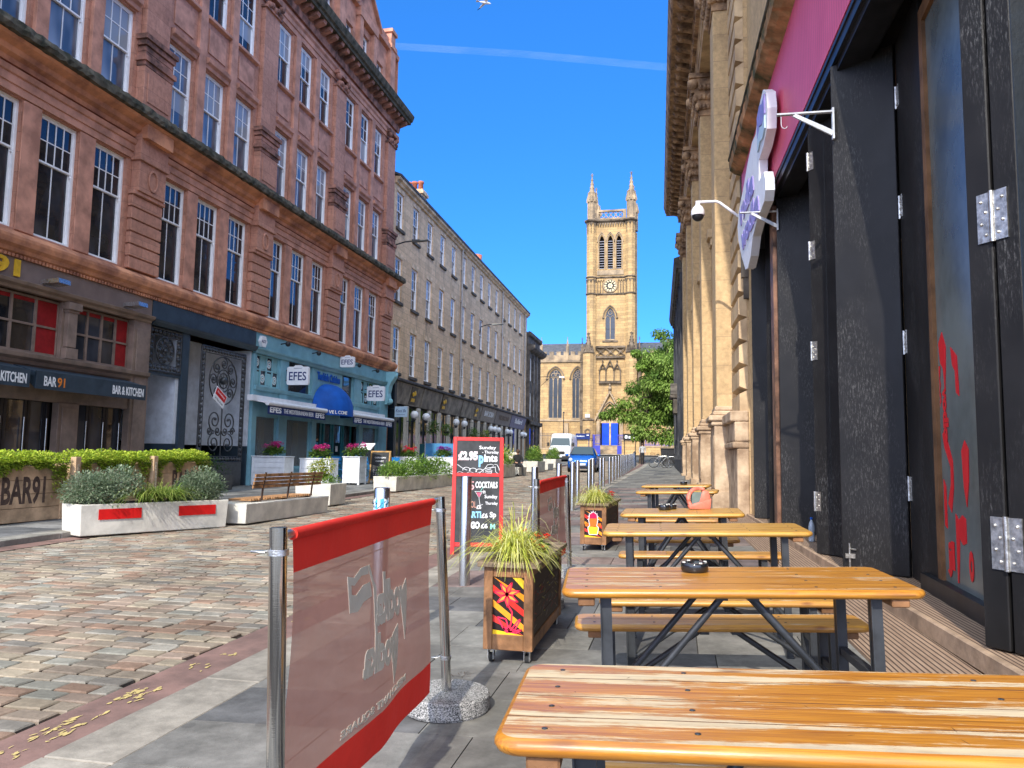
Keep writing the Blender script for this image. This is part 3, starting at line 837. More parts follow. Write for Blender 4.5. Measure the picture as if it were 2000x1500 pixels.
 for w in wins[2:9]:
  for _ in range(5):
   a = w + rnd.uniform(-0.4, 0.4); z = 7.6
   while z > 7.5 - rnd.uniform(0.8, 1.5):
    mb.box(a - 0.006, a + 0.006, -0.36, -0.348, z - 0.03, z); z -= rnd.uniform(0.06, 0.09); a += rnd.uniform(-0.012, 0.012)
    if z < 6.1: break
 mb.build('fairy_lights', MT['signwhite'], root)
 # rain pipe junction, lamp arm at the far corner
 return root
RED = build_red()

def ironwork(mb, a0, a1, z0, z1, o=0, rings=1, seed=1):
 """wrought iron: frame and running scrolls in the (a,z) plane"""
 r = 0.021
 for p, q in (((a0, z0), (a1, z0)), ((a1, z0), (a1, z1)), ((a1, z1), (a0, z1)), ((a0, z1), (a0, z0))):
  mb.tube([(p[0], o, p[1]), (q[0], o, q[1])], 0.03, 6)
 m = 0.17
 for p, q in (((a0 + m, z0 + m), (a1 - m, z0 + m)), ((a1 - m, z0 + m), (a1 - m, z1 - m)), ((a1 - m, z1 - m), (a0 + m, z1 - m)), ((a0 + m, z1 - m), (a0 + m, z0 + m))):
  mb.tube([(p[0], o, p[1]), (q[0], o, q[1])], 0.014, 5)
 def scroll(ca, cz, R0, start, turns, sg=1):
  pts = []
  k = int(16 * turns)
  for i in range(k + 1):
   t = i / k; rr = R0 * (1 - 0.82 * t); an = start + sg * t * turns * 2 * PI
   pts.append((ca + rr * math.cos(an), o, cz + rr * math.sin(an)))
  mb.tube(pts, r, 5)
  mb.sphere(pts[-1], r * 2.2, 6, 4)
 # border of small scrolls
 a = a0 + m / 2 + 0.05
 step = 0.15
 n = int((a1 - a0) / step)
 for i in range(n):
  for z in (z0 + m / 2, z1 - m / 2): scroll(a0 + (i + 0.5) * (a1 - a0) / n, z, 0.062, 0 if i % 2 else PI, 1.1, 1 if i % 2 else -1)
 n = int((z1 - z0) / step)
 for i in range(n):
  for a in (a0 + m / 2, a1 - m / 2): scroll(a, z0 + (i + 0.5) * (z1 - z0) / n, 0.062, PI / 2 if i % 2 else -PI / 2, 1.1, 1 if i % 2 else -1)
 W_, H_ = a1 - a0 - 2 * m, z1 - z0 - 2 * m
 cells = max(1, round(H_ / W_)); ch = H_ / cells
 for c in range(cells):
  ca = (a0 + a1) / 2; cz = z0 + m + ch * (c + 0.5); R_ = min(W_, ch) / 2
  if c == cells - 1:
   for q in (0.30, 0.44):
    mb.tube([(ca + math.cos(2 * PI * i / 24) * R_ * q, o, cz + math.sin(2 * PI * i / 24) * R_ * q) for i in range(25)], r, 5)
   for i in range(8):
    t = 2 * PI * i / 8
    scroll(ca + math.cos(t) * R_ * 0.68, cz + math.sin(t) * R_ * 0.68, R_ * 0.24, t, 1.5, 1 if i % 2 else -1)
    mb.tube([(ca, o, cz), (ca + math.cos(t) * R_ * 0.44, o, cz + math.sin(t) * R_ * 0.44)], 0.01, 4)
   mb.sphere((ca, o, cz), R_ * 0.16, 10, 6)
   mb.tube([(ca + math.cos(2 * PI * i / 24) * R_ * 0.95, o, cz + math.sin(2 * PI * i / 24) * R_ * 0.95) for i in range(25)], r, 5)
  else:
   mb.tube([(ca, o, cz - ch / 2), (ca, o, cz + ch / 2)], r, 5)
   for sg in (-1, 1):
    scroll(ca + sg * R_ * 0.48, cz + ch * 0.2, R_ * 0.42, -PI / 2, 1.6, sg)
    scroll(ca + sg * R_ * 0.48, cz - ch * 0.24, R_ * 0.40, PI / 2, 1.6, -sg)
    scroll(ca + sg * R_ * 0.24, cz, R_ * 0.2, PI if sg > 0 else 0, 1.3, sg)
    scroll(ca + sg * R_ * 0.78, cz, R_ * 0.18, 0, 1.3, sg)

def shops_red():
 root = RED
 F = lambda a, o, z: (XR + o, a, z)
 TX = lambda a, o, z: MF((a, o, z), (1, 0, 0), (0, 0, 1))      # text written in (a,o,z); read along +a
 # ---- taupe bar front
 mb = MB(F)
 mb.box(5.6, 17.04, -0.02, 0.10, 4.66, 5.13)
 mb.build('bar_fascia', MT['brownd'], root)
 mb = MB(F)
 mb.sweep([(0, 4.5), (0.14, 4.5), (0.16, 4.56), (0.24, 4.6), (0.27, 4.67), (0, 4.7)], 5.6, 17.0)
 mb.sweep([(0, 3.02), (0.10, 3.02), (0.14, 3.10), (0.22, 3.15), (0.24, 3.24), (0, 3.26)], 5.6, 16.95)
 mb.box(5.6, 17.02, -0.05, 0.06, 2.3, 3.02)
 for a in (6.0, 8.9, 11.55, 14.40): # upper little columns
  mb.box(a - 0.20, a + 0.20, -0.03, 0.05, 3.26, 4.5); 
  mb.box(a - 0.13, a + 0.13, 0.05, 0.16, 3.52, 4.28)
  mb.box(a - 0.17, a + 0.17, 0.05, 0.19, 3.26, 3.5); mb.box(a - 0.15, a + 0.15, 0.05, 0.18, 4.28, 4.34); mb.box(a - 0.19, a + 0.19, 0.05, 0.22, 4.34, 4.5)
 mb.box(16.4, 17.02, -0.05, 0.12, 0.2, 4.5); mb.box(16.5, 16.92, 0.12, 0.15, 0.6, 4.3)
 for a in (6.0, 8.9, 11.55, 14.5):
  mb.box(a - 0.29, a + 0.29, -0.05, 0.12, 0.18, 2.3); mb.box(a - 0.2, a + 0.2, 0.12, 0.145, 0.5, 2.2); mb.box(a - 0.33, a + 0.33, -0.05, 0.16, 0.15, 0.42)
 mb.build('bar_shopfront', MT['brown'], root, bevel=0.006)
 # upper multi-pane windows, the last column backed with red
 for (a0, a1) in ((6.2, 8.7), (9.1, 11.35), (11.75, 14.2), (14.6, 16.4)):
  mb = MB(F)
  z0, z1 = 3.28, 4.48
  nc = 4
  for i in range(nc + 1):
   a = a0 + (a1 - a0) * i / nc; mb.box(a - 0.028, a + 0.028, -0.1, -0.03, z0, z1)
  for z in (z0, (z0 + z1) / 2 - 0.02, z1 - 0.045): mb.box(a0 + 0.03, a1 - 0.03, -0.098, -0.032, z, z + 0.045)
  fr = mb.build('window', MT['brown'], root)
  mb = MB(F); mb.box(a0, a1, -0.075, -0.068, z0, z1); mb.build('pane', MT['glass'], fr)
  mb = MB(F); w = (a1 - a0) / nc; mb.box(a1 - w + 0.03, a1 - 0.03, -0.066, -0.06, z0 + 0.05, z1 - 0.05); mb.box(a0, a1 - w, -0.066, -0.06, z1 - 0.13, z1 - 0.05)
  mb.build('red_panel', MT['redpanel'], fr)
 # folding glazed doors below
 mb = MB(F); mb.box(5.6, 16.4, -0.6, -0.55, 0.15, 2.4); mb.build('bar_interior', MT['inner'], root)
 for (a0, a1) in ((6.3, 8.6), (9.2, 11.2), (11.85, 14.2), (14.8, 16.4)):
  n = 3 if a1 - a0 < 2 else 4
  for i in range(n):
   b0 = a0 + (a1 - a0) * i / n + 0.01; b1 = a0 + (a1 - a0) * (i + 1) / n - 0.01
   mb = MB(F)
   mb.box(b0, b0 + 0.07, -0.14, -0.09, 0.2, 2.5); mb.box(b1 - 0.07, b1, -0.14, -0.09, 0.2, 2.5)
   mb.box(b0 + 0.07, b1 - 0.07, -0.138, -0.092, 0.2, 0.75); mb.box(b0 + 0.07, b1 - 0.07, -0.138, -0.092, 2.42, 2.5)
   d = mb.build('door', MT['doorbrown'], root)
   mb = MB(F); mb.box(b0 + 0.07, b1 - 0.07, -0.12, -0.11, 0.75, 2.42); mb.build('pane', MT['glass'], d)
   mb = MB(F); mb.tube([(b1 - 0.1, -0.05, 1.05), (b1 - 0.1, -0.05, 1.95)], 0.014, 6); mb.build('handle', MT['steel'], d)
 # awnings with wording
 for (a0, a1) in ((6.4, 9.5), (9.75, 12.88), (13.03, 16.3)):
  mb = MB(F)
  mb.hexa([(a0, 0.05, 2.86), (a1, 0.05, 2.86), (a1, 0.62, 2.74), (a0, 0.62, 2.74)], [(a0, 0.05, 3.0), (a1, 0.05, 3.0), (a1, 0.62, 2.84), (a0, 0.62, 2.84)])
  mb.box(a0, a1, 0.60, 0.625, 2.50, 2.86)
  for a in (a0 + 0.03, a1 - 0.03): mb.poly([(a - 0.01, 0.05, 2.95), (a - 0.01, 0.6, 2.8), (a - 0.01, 0.6, 2.5)], (0.02, 0, 0))
  aw = mb.build('awning', MT['slateblue'], root)
  mb = MB(F)
  mb.mi = 0; mb.text('BAR', TX(a0 + 0.2, 0.628, 2.57), w=0.32, h=0.2, bold=0.02)
  mb.text('BAR & KITCHEN', TX(a1 - 1.12, 0.628, 2.57), w=1.04, h=0.2, bold=0.025)
  mb.mi = 1; mb.text('91', TX(a0 + 0.55, 0.628, 2.57), w=0.2, h=0.2, bold=0.02)
  mb.build('lettering', [MT['letterwhite'], MT['orangeletter']], aw)
 mb = MB(F); mb.text('BAR91', TX(10.85, 0.12, 4.74), w=2.1, h=0.36, bold=0.03, depth=0.04); mb.build('gold_lettering', MT['goldletter'], root)
 for a in (10.9, 13.6, 16.05):
  mb = MB(F); mb.hexa([(a - 0.2, 0.2, 4.72), (a + 0.2, 0.2, 4.72), (a + 0.16, 0.62, 4.74), (a - 0.16, 0.62, 4.74)], [(a - 0.2, 0.22, 4.80), (a + 0.2, 0.22, 4.80), (a + 0.16, 0.6, 4.84), (a - 0.16, 0.6, 4.84)])
  mb.box(a - 0.03, a + 0.03, 0.1, 0.3, 4.74, 4.78)
  mb.build('floodlight', MT['steel'], root)
 # ---- gated passage
 mb = MB(F)
 mb.box(17.06, 22.0, -0.02, 0.12, 4.62, 5.12); mb.sweep([(0, 4.5), (0.12, 4.5), (0.2, 4.58), (0.22, 4.64), (0, 4.66)], 17.06, 22.0)
 mb.box(18.42, 18.72, -0.3, 0.06, 0.2, 4.5)
 mb.box(17.06, 18.42, -0.02, 0.02, 3.25, 3.33)
 mb.build('passage_frame', MT['slateblue'], root)
 mb = MB(F)
 mb.box(17.05, 17.1, -3.0, -0.02, 1.55, 4.5); mb.box(17.05, 22.0, -3.1, -3.0, 1.5, 4.5); mb.box(19.2, 22.0, -0.75, -0.7, 1.5, 4.5); mb.box(21.95, 22.0, -3.0, -0.02, 1.5, 4.5); mb.box(17.05, 18.42, -1.0, -0.95, 1.5, 3.3); mb.box(18.3, 18.42, -3.0, -0.02, 1.5, 4.5)
 mb.build('passage_wall', MT['curtain'], root)
 mb = MB(F)
 mb.box(17.05, 17.12, -3.0, -0.02, 0.15, 1.55); mb.box(17.05, 22.0, -3.1, -2.99, 0.15, 1.5); mb.box(19.2, 21.94, -0.76, -0.69, 0.15, 1.0); mb.box(21.94, 22.0, -3.0, -0.02, 0.15, 1.5); mb.box(17.05, 18.42, -1.0, -0.94, 0.15, 1.5); mb.box(18.31, 18.42, -3.0, -0.02, 0.15, 1.5)
 mb.build('passage_dado', MT['slateblue'], root)
 mb = MB(F); mb.box(18.05, 18.32, -0.945, -0.93, 1.72, 2.0); pl = mb.build('number_plate', MT['blackm'], root)
 mb = MB(F); mb.text('93', TX(18.08, -0.93, 1.79), w=0.2, h=0.14, bold=0.02); mb.build('lettering', MT['letterwhite'], pl)
 mb = MB(F); ironwork(mb, 17.1, 18.40, 3.36, 4.46, 0.02); mb.build('scroll_overthrow', MT['blackm'], root)
 mb = MB(F); ironwork(mb, 19.3, 21.55, 1.0, 4.3, 0.05); mb.box(19.3, 21.55, 0.03, 0.07, 0.3, 1.0)
 g = mb.build('iron_gate', MT['blackm'], root)
 T = Matrix.Rotation(0.5, 4, 'Y')
 mb = MB(F); mb.T = Matrix.Translation((20.1, 0.10, 2.7)) @ T; mb.box(-0.3, 0.3, 0, 0.012, 0, 0.42); mb.mi = 1; mb.box(-0.27, 0.27, 0.012, 0.016, 0.18, 0.39)
 mb.mi = 0; mb.text('No Parking', MF((0, 0.017, 0.25), (1, 0, 0), (0, 0, 1)), w=0.4, h=0.08, align='C'); mb.mi = 2; mb.text('24 Hour Access', MF((0, 0.0125, 0.06), (1, 0, 0), (0, 0, 1)), w=0.45, h=0.06, align='C')
 mb.build('notice', [MT['signwhite'], MT['red2'], MT['black']], g)
 # ---- pale blue restaurant
 mb = MB(F)
 mb.box(22.02, 33.75, -0.02, 0.10, 4.62, 5.12)
 mb.sweep([(0, 4.46), (0.12, 4.46), (0.15, 4.53), (0.21, 4.58), (0.22, 4.64), (0, 4.66)], 22.02, 33.7)
 for a0, a1, z1 in ((22.02, 22.2, 4.46), (23.72, 24.28, 4.46), (26.06, 28.65, 4.46), (29.85, 30.55, 4.46), (32.65, 33.7, 4.46)):
  mb.box(a0, a1, -0.05, 0.07, 2.95, z1)
 for a0, a1 in ((22.02, 22.3), (23.72, 24.28), (26.15, 26.5), (30.45, 30.85), (32.6, 33.6)):
  mb.box(a0, a1, -0.05, 0.08, 0.25, 2.95); mb.box(a0 - 0.02, a1 + 0.02, -0.05, 0.11, 0.25, 0.55)
 mb.box(22.1, 33.6, -0.04, 0.05, 2.45, 2.95); mb.sweep([(0, 3.28), (0.1, 3.3), (0.14, 3.42), (0, 3.45)], 22.1, 26.1); mb.sweep([(0, 3.28), (0.1, 3.3), (0.14, 3.42), (0, 3.45)], 28.6, 32.6)
 mb.box(22.1, 26.2, -0.04, 0.03, 3.0, 3.3); mb.box(28.6, 32.7, -0.04, 0.03, 3.0, 3.3)
 for a0, a1 in ((22.2, 23.75), (24.2, 26.2), (30.8, 32.65)): mb.box(a0, a1, -0.05, 0.03, 0.25, 0.78)
 mb.build('restaurant_shopfront', MT['bluep'], root, bevel=0.006)
 mb = MB(F)     # scrolled end bracket
 mb.poly([(33.25, 0.08, 3.6), (33.25, 0.08, 5.1), (33.25, 0.55, 5.1), (33.25, 0.52, 4.85), (33.25, 0.3, 4.5), (33.25, 0.22, 4.1), (33.25, 0.26, 3.8), (33.25, 0.18, 3.6)], (0.4, 0, 0))
 mb.sphere((33.45, 0.26, 3.75), 0.14, 10, 6); mb.sphere((33.45, 0.44, 4.95), 0.17, 10, 6)
 mb.build('scroll_bracket', MT['bluepl'], root)
 for a0, a1, kind in ((22.2, 23.72, 'p'), (24.28, 26.06, 'd'), (28.65, 29.85, 'd'), (30.55, 32.65, 'p')):
  mb = MB(F)
  z0, z1 = 3.45, 4.46
  if kind == 'p':
   for i in range(5): a = a0 + (a1 - a0) * i / 4; mb.box(a - 0.025, a + 0.025, -0.08, -0.02, z0, z1)
   for z in (z0, (z0 + z1) / 2, z1 - 0.05): mb.box(a0, a1, -0.078, -0.022, z, z + 0.04)
  else:
   mb.box(a0, a0 + 0.06, -0.08, -0.02, z0, z1); mb.box(a1 - 0.06, a1, -0.08, -0.02, z0, z1)
  f = mb.build('transom_window', MT['bluepl'], root)
  mb = MB(F); mb.box(a0, a1, -0.07, -0.06, z0, z1); mb.build('pane', MT['glass'], f)
  if kind == 'p':
   mb = MB(F)
   for i in range(4):
    for j in range(2):
     c = a0 + (a1 - a0) * (i + 0.5) / 4; z = z0 + (z1 - z0) * (j + 0.5) / 2
     if (i + j) % 2 == 0:
      mb.mi = 0; mb.box(c - 0.15, c + 0.15, -0.058, -0.054, z - 0.2, z + 0.2)
     else:
      for rr, m_, oo in ((0.14, 1, -0.055), (0.10, 0, -0.051), (0.06, 1, -0.047), (0.025, 2, -0.043)):
       mb.mi = m_; mb.poly([(c + math.cos(t * PI / 8) * rr, oo, z + math.sin(t * PI / 8) * rr) for t in range(16)], (0, 0.003, 0))
   mb.build('glass_pattern', [MT['bluepl'], MT['letterwhite'], MT['black']], f)
 # shop windows with drapes
 for a0, a1 in ((22.3, 23.72), (24.28, 26.15), (30.85, 32.6)):
  mb = MB(F); mb.box(a0, a0 + 0.06, -0.1, -0.02, 0.78, 2.45); mb.box(a1 - 0.06, a1, -0.1, -0.02, 0.78, 2.45); mb.box(a0, a1, -0.1, -0.02, 0.78, 0.86)
  f = mb.build('shop_window', MT['bluepl'], root)
  mb = MB(F); mb.box(a0, a1, -0.07, -0.06, 0.8, 2.45); mb.build('pane', MT['shopglass'], f)
  mb = MB(F)
  for i in (0, 1, 5, 6, 10, 11, 12):
   mb.mi = 0 if i < 9 else 1
   t = a0 + 0.1 + (a1 - a0 - 0.2) * i / 14; mb.lathe([(0.05, 0.8), (0.05 - 0.015 * (i % 3), 2.4)], (t, -0.35, 0), 6)
  mb.build('drape', [MT['drape'], MT['drapey']], f)
 mb = MB(F); mb.box(22.1, 33.6, -1.5, -1.45, 0.2, 4.5); mb.build('restaurant_interior', MT['inner'], root)
 for b0, b1 in ((26.55, 27.6), (27.75, 28.5), (28.6, 29.5), (29.55, 30.4)):
  mb = MB(F); mb.box(b0, b1, -0.3, -0.24, 0.28, 1.25); mb.box(b0, b0 + 0.12, -0.3, -0.24, 1.25, 2.9); mb.box(b1 - 0.12, b1, -0.3, -0.24, 1.25, 2.9); mb.box(b0 + 0.12, b1 - 0.12, -0.298, -0.242, 2.75, 2.9)
  mb.box(b0 + 0.12, b1 - 0.12, -0.24, -0.22, 0.45, 1.1)
  d = mb.build('restaurant_door', MT['tealdoor'], root)
  mb = MB(F); mb.box(b0 + 0.12, b1 - 0.12, -0.28, -0.27, 1.25, 2.75); mb.build('pane', MT['glass'], d)
  mb = MB(F); mb.box((b0 + b1) / 2 - 0.1, (b0 + b1) / 2 + 0.1, -0.268, -0.264, 1.4, 1.62); mb.build('paper_notice', MT['signwhite'], d)
 # roller awnings
 for a0, a1, lo in ((22.0, 26.1, 1), (28.55, 32.9, 0)):
  mb = MB(F); mb.mi = 0
  mb.box(a0 - 0.3 * lo, a1, 0.08, 0.26, 2.92, 3.1)
  mb.hexa([(a0, 0.2, 2.92), (a1, 0.2, 2.92), (a1, 0.62, 2.84), (a0, 0.62, 2.84)], [(a0, 0.2, 2.96), (a1, 0.2, 2.96), (a1, 0.62, 2.89), (a0, 0.62, 2.89)])
  mb.tube([(a0 - 0.03, 0.62, 2.86), (a1 + 0.03, 0.62, 2.86)], 0.075, 12)
  mb.mi = 1; mb.box(a0 + 0.03, a1 - 0.02, 0.61, 0.62, 2.52, 2.8)
  aw = mb.build('awning', [MT['signwhite'], MT['navy']], root)
  mb = MB(F)
  mb.text('EFES', TX(a0 + 0.15, 0.623, 2.57), w=0.72, h=0.18, bold=0.03); mb.text('EFES', TX(a1 - 0.8, 0.623, 2.57), w=0.7, h=0.18, bold=0.03)
  mb.text('THE MEDITERRANEAN BEER', TX(a0 + 1.02, 0.623, 2.59), w=a1 - a0 - 1.98, h=0.14, bold=0.012)
  mb.build('lettering', MT['letterwhite'], aw)
 # domed entrance canopy
 mb = MB(F); c = 27.25; Rr = 1.22; n = 20; m = 8; mb.smooth = True
 vs = []
 for j in range(m + 1):
  ph = PI / 2 * j / m
  for i in range(n + 1):
   t = PI * i / n
   vs.append((c - math.cos(t) * Rr * math.cos(ph), 0.1 + math.sin(t) * 0.95 * math.cos(ph), 2.95 + math.sin(ph) * 1.0))
 mb.add(vs, [(j * (n + 1) + i, j * (n + 1) + i + 1, (j + 1) * (n + 1) + i + 1, (j + 1) * (n + 1) + i) for j in range(m) for i in range(n)])
 vs = [(c - math.cos(PI * i / n) * Rr, 0.1 + math.sin(PI * i / n) * 0.95, z) for z in (2.72, 2.95) for i in range(n + 1)]
 mb.add(vs, [(i, i + 1, n + 2 + i, n + 1 + i) for i in range(n)])
 mb.smooth = False
 dm = mb.build('domed_canopy', MT['royal'], root)
 mb = MB(F)
 for i, chh in enumerate('WELCOME'):
  t = PI * (0.60 - (-1) * 0.0) ; 
  an = PI * 0.20 + i * 0.115
  mb.text(chh, MF((c - math.cos(an) * (Rr + 0.012), 0.1 + math.sin(an) * 0.962, 2.77), (math.sin(an) * Rr, math.cos(an) * 0.95, 0), (0, 0, 1)), h=0.13, bold=0.02, depth=0.006)
 mb.build('lettering', MT['letterwhite'], dm)
 mb = MB(F)
 mb.text('Turkish Cuisine', TX(26.4, 0.10, 4.05), w=1.95, h=0.3, bold=0.03, depth=0.03)
 mb.build('blue_lettering', MT['royal'], root)
 for a in (23.6, 25.9, 29.6, 31.6):
  mb = MB(F); mb.tube([(a, 0.1, 4.95), (a, 0.3, 4.98)], 0.02, 6); mb.sphere((a, 0.36, 4.95), 0.09, 8, 6); mb.build('spotlight', MT['black'], root)
 # projecting signs read from down the street
 def psign(a, o0, z, w, h, label, txt='EFES', name='projecting_sign'):
  t = thing(name, label, 'sign', (XR + 0.1, a, z), group=None)
  mb = MB()
  x0, y = XR + o0, a
  pts = []
  e = 0.05
  for (px, pz) in ((0, e), (e * .3, e * .3), (e, 0), (w - e, 0), (w - e * .3, e * .3), (w, e), (w, h - e), (w - e * .3, h - e * .3), (w - e, h), (w * 0.7, h), (w * 0.62, h + 0.05), (w * 0.38, h + 0.05), (w * 0.3, h), (e, h), (e * .3, h - e * .3), (0, h - e)):
   pts.append((x0 + px, y - 0.05, z + pz))
  mb.poly(pts, (0, 0.1, 0)); mb.build('sign_board', MT['signwhite'], t)
  mb = MB(); mb.text(txt, MF((x0 + w / 2, y - 0.052, z + h * 0.24), (1, 0, 0), (0, 0, 1)), w=w * 0.8, h=h * 0.48, bold=0.012, align='C', depth=0.006)
  mb.box(x0 + w * 0.32, x0 + w * 0.68, y - 0.054, y - 0.05, z + h * 0.9, z + h * 0.92)
  mb.build('lettering', MT['navyink'], t)
  mb = MB(); mb.tube([(XR, y, z + h * 0.8), (x0 + 0.02, y, z + h * 0.8)], 0.02, 6); mb.tube([(XR, y, z + h * 0.25), (x0 + 0.02, y, z + h * 0.25)], 0.02, 6); mb.build('bracket', MT['blackm'], t)
  return t
 psign(24.1, 0.12, 3.62, 0.80, 0.62, 'white EFES sign with blue letters, left one, above the long awning')
 psign(28.3, 0.12, 4.72, 0.60, 0.42, 'small white EFES sign, highest one, on the pale blue fascia above the domed canopy')
 psign(31.1, 0.12, 3.60, 0.80, 0.62, 'white EFES sign with blue letters, right one, beyond the domed canopy')
MT['redpanel'] = mplain('red_window_panel', (0.30, 0.012, 0.016), 0.5, var=0.1)
MT['doorbrown'] = mplain('dark_door_paint', (0.035, 0.028, 0.026), 0.45, var=0.1)
MT['shopglass'] = glassmat('shop_window_glass', (0.02, 0.022, 0.024))
MT['shopglass'].node_tree.nodes['Principled BSDF'].inputs['Transmission Weight'].default_value = 0.7
MT['shopglass'].node_tree.nodes['Principled BSDF'].inputs['Base Color'].default_value = (0.45, 0.5, 0.5, 1)
MT['shopglass'].node_tree.nodes['Principled BSDF'].inputs['IOR'].default_value = 1.05
MT['drape'] = mplain('dark_drape', (0.08, 0.08, 0.08), 0.9)
MT['drapey'] = mplain('mustard_drape', (0.50, 0.28, 0.05), 0.9)
shops_red()

# alarm box on the blue fascia
t = thing('alarm_box', 'small white hexagonal alarm box at the corner of the pale blue fascia', 'alarm box', (XR + 0.1, 22.35, 4.85))
mb = MB(); mb.poly([(XR + 0.1, 22.35 + math.cos(PI / 3 * i) * 0.2, 4.85 + math.sin(PI / 3 * i) * 0.2) for i in range(6)], (0.1, 0, 0)); mb.build('casing', MT['signwhite'], t)
mb = MB(); mb.text('ADT', MF((XR + 0.202, 22.2, 4.80), (0, 1, 0), (0, 0, 1)), w=0.28, h=0.1, bold=0.01); mb.build('lettering', MT['navyink'], t)

# ================================================================ buff tenement
PH = math.atan(0.0135)
def build_buff():
 root = thing('tenement_building', 'long buff sandstone tenement with sash windows above a row of dark bars', 'building', (XR, 34, 0.4))
 F = lambda a, o, z: (XR + o * 1.0 - (a - 33.95) * 0.0135, a, z)
 A0, A1 = 33.93, 70.0
 cs = [34.78 + 2.46 * i for i in range(14)]
 cs = [c for c in cs if c < 69]
 ops = [(c - 0.49, c + 0.49, z0, z1) for c in cs for z0, z1 in ((5.27, 7.48), (8.70, 10.84), (12.26, 14.05))]
 mb = MB(F); facade(mb, A0, A1, 4.9, 14.5, ops, 0.2)
 mb.quad((A0, 0, 0), (A0, 0, 14.5), (A0, -9, 14.5), (A0, -9, 0)); mb.quad((A1, 0, 0), (A1, 0, 14.5), (A1, -9, 14.5), (A1, -9, 0)); mb.quad((A0, -9, 0), (A1, -9, 0), (A1, -9, 14.5), (A0, -9, 14.5))
 mb.mi = 1; mb.quad((A0, -0.9, 4.9), (A1, -0.9, 4.9), (A1, -0.9, 14.4), (A0, -0.9, 14.4))
 mb.build('wall', [MT['buff'], MT['inner']], root)
 mb = MB(F); mb.sweep([(0, 14.3), (0.10, 14.32), (0.14, 14.42), (0.26, 14.48), (0.28, 14.60), (0, 14.62)], A0 - 0.0, A1 + 0.2)
 mb.build('eaves', MT['buffplain'], root)
 mb = MB(F); mb.hexa([(A0, 0.32, 14.6), (A1, 0.32, 14.6), (A1, -4.5, 16.5), (A0, -4.5, 16.5)], [(A0, 0.34, 14.7), (A1, 0.34, 14.7), (A1, -4.5, 16.7), (A0, -4.5, 16.7)])
 mb.hexa([(A0, -9, 14.6), (A1, -9, 14.6), (A1, -4.5, 16.5), (A0, -4.5, 16.5)], [(A0, -9, 14.7), (A1, -9, 14.7), (A1, -4.5, 16.7), (A0, -4.5, 16.7)])
 mb.poly([(A0, 0, 14.5), (A0, -9, 14.5), (A0, -4.5, 16.5)]); mb.poly([(A1, 0, 14.5), (A1, -9, 14.5), (A1, -4.5, 16.5)])
 mb.build('roof', MT['slate'], root)
 mb = MB(); mb.box(0, 0.10, -0.58, 0.58, -0.16, -0.01); sill = mb.mesh(MT['buffdark'], bevel=0.01, name='sill')
 mb = MB(); mb.box(0, 0.012, -0.62, 0.62, 0.004, 0.26); lint = mb.mesh(MT['buffplain'], name='lintel')
 sizes = {}
 for z0, z1 in ((5.27, 7.48), (8.70, 10.84), (12.26, 14.05)):
  f, g = sash(0.98, z1 - z0, 0.5, 3, 2, 2, 2); sizes[z0] = (f, g.mesh(MT['glass'], name='pane'), g.mesh(MT['glassb'], name='pane'))
 rnd = random.Random(5)
 for c in cs:
  for z in (5.27, 8.70, 12.26):
   f, g, gb = sizes[z]
   w = inst(f, 'window', root); w.location = W(root).inverted() @ Vector(F(c, -0.10, z)); w.rotation_euler = (0, 0, PH); inst(gb if rnd.random() < 0.55 else g, 'pane', w)
   inst(sill, 'sill', w, (0.10, 0, 0)); inst(lint, 'lintel', w, (0.10, 0, {5.27: 2.21, 8.70: 2.14, 12.26: 1.79}[z]))
 # rain pipes
 for a in (46.3, 58.7, 68.6):
  mb = MB(F); mb.tube([(a, 0.09, 4.6), (a, 0.09, 14.3)], 0.055, 8)
  for z in (5, 7, 9, 11, 13): mb.box(a - 0.09, a + 0.09, 0, 0.1, z, z + 0.06)
  mb.build('rain_pipe', MT['pipe'], root)
 # chimneys
 def stack(x0, x1, y0, y1, z0, z1, n, ph=0.62):
  mb = MB(); mb.box(x0, x1, y0, y1, z0, z1 - 0.3); mb.box(x0 - 0.1, x1 + 0.1, y0 - 0.1, y1 + 0.1, z1 - 0.3, z1 - 0.12); mb.box(x0 - 0.03, x1 + 0.03, y0 - 0.03, y1 + 0.03, z1 - 0.12, z1)
  s = mb.build('chimney', MT['buffplain'], root)
  for i in range(n):
   mb = MB(); x = x1 - 0.25 - i * (x1 - x0 - 0.5) / max(1, n - 1)
   mb.lathe([(0.17, 0), (0.15, ph * 0.75), (0.19, ph * 0.8), (0.19, ph), (0.14, ph), (0.13, 0.2)], (x, (y0 + y1) / 2, z1), 12); mb.build('chimney_pot', MT['pot'], s)
 stack(-17.3, -15.2, 44.0, 44.9, 13.5, 17.65, 5)
 stack(-17.5, -16.0, 56.6, 57.4, 13.5, 17.4, 3)
 mb = MB(); mb.lathe([(0.42, 13), (0.42, 17.3), (0.5, 17.4), (0.5, 17.5), (0.44, 17.55), (0.50, 18.4), (0.42, 18.4), (0.4, 17)], (-16.6, 62.5, 0), 24); mb.build('round_brick_chimney', MT['pot'], root)
 # shopfront
 mb = MB(F)
 mb.sweep([(0, 4.86), (0.42, 4.80), (0.46, 4.86), (0.46, 4.92), (0, 5.06)], A0, A1)
 mb.build('lead_cornice', MT['slate'], root)
 mb = MB(F)
 for i, (b0, b1) in enumerate(((34.2, 38.2), (38.4, 41.8), (42.0, 46.2), (46.4, 51.5), (51.7, 56.0), (56.2, 61.8), (62.0, 68.6))):
  mb.mi = [0, 0, 0, 0, 1, 2, 3][i]
  mb.hexa([(b0, 0.10, 3.78), (b1, 0.10, 3.78), (b1, 0.02, 3.78), (b0, 0.02, 3.78)], [(b0, 0.34, 4.78), (b1, 0.34, 4.78), (b1, 0.02, 4.78), (b0, 0.02, 4.78)])
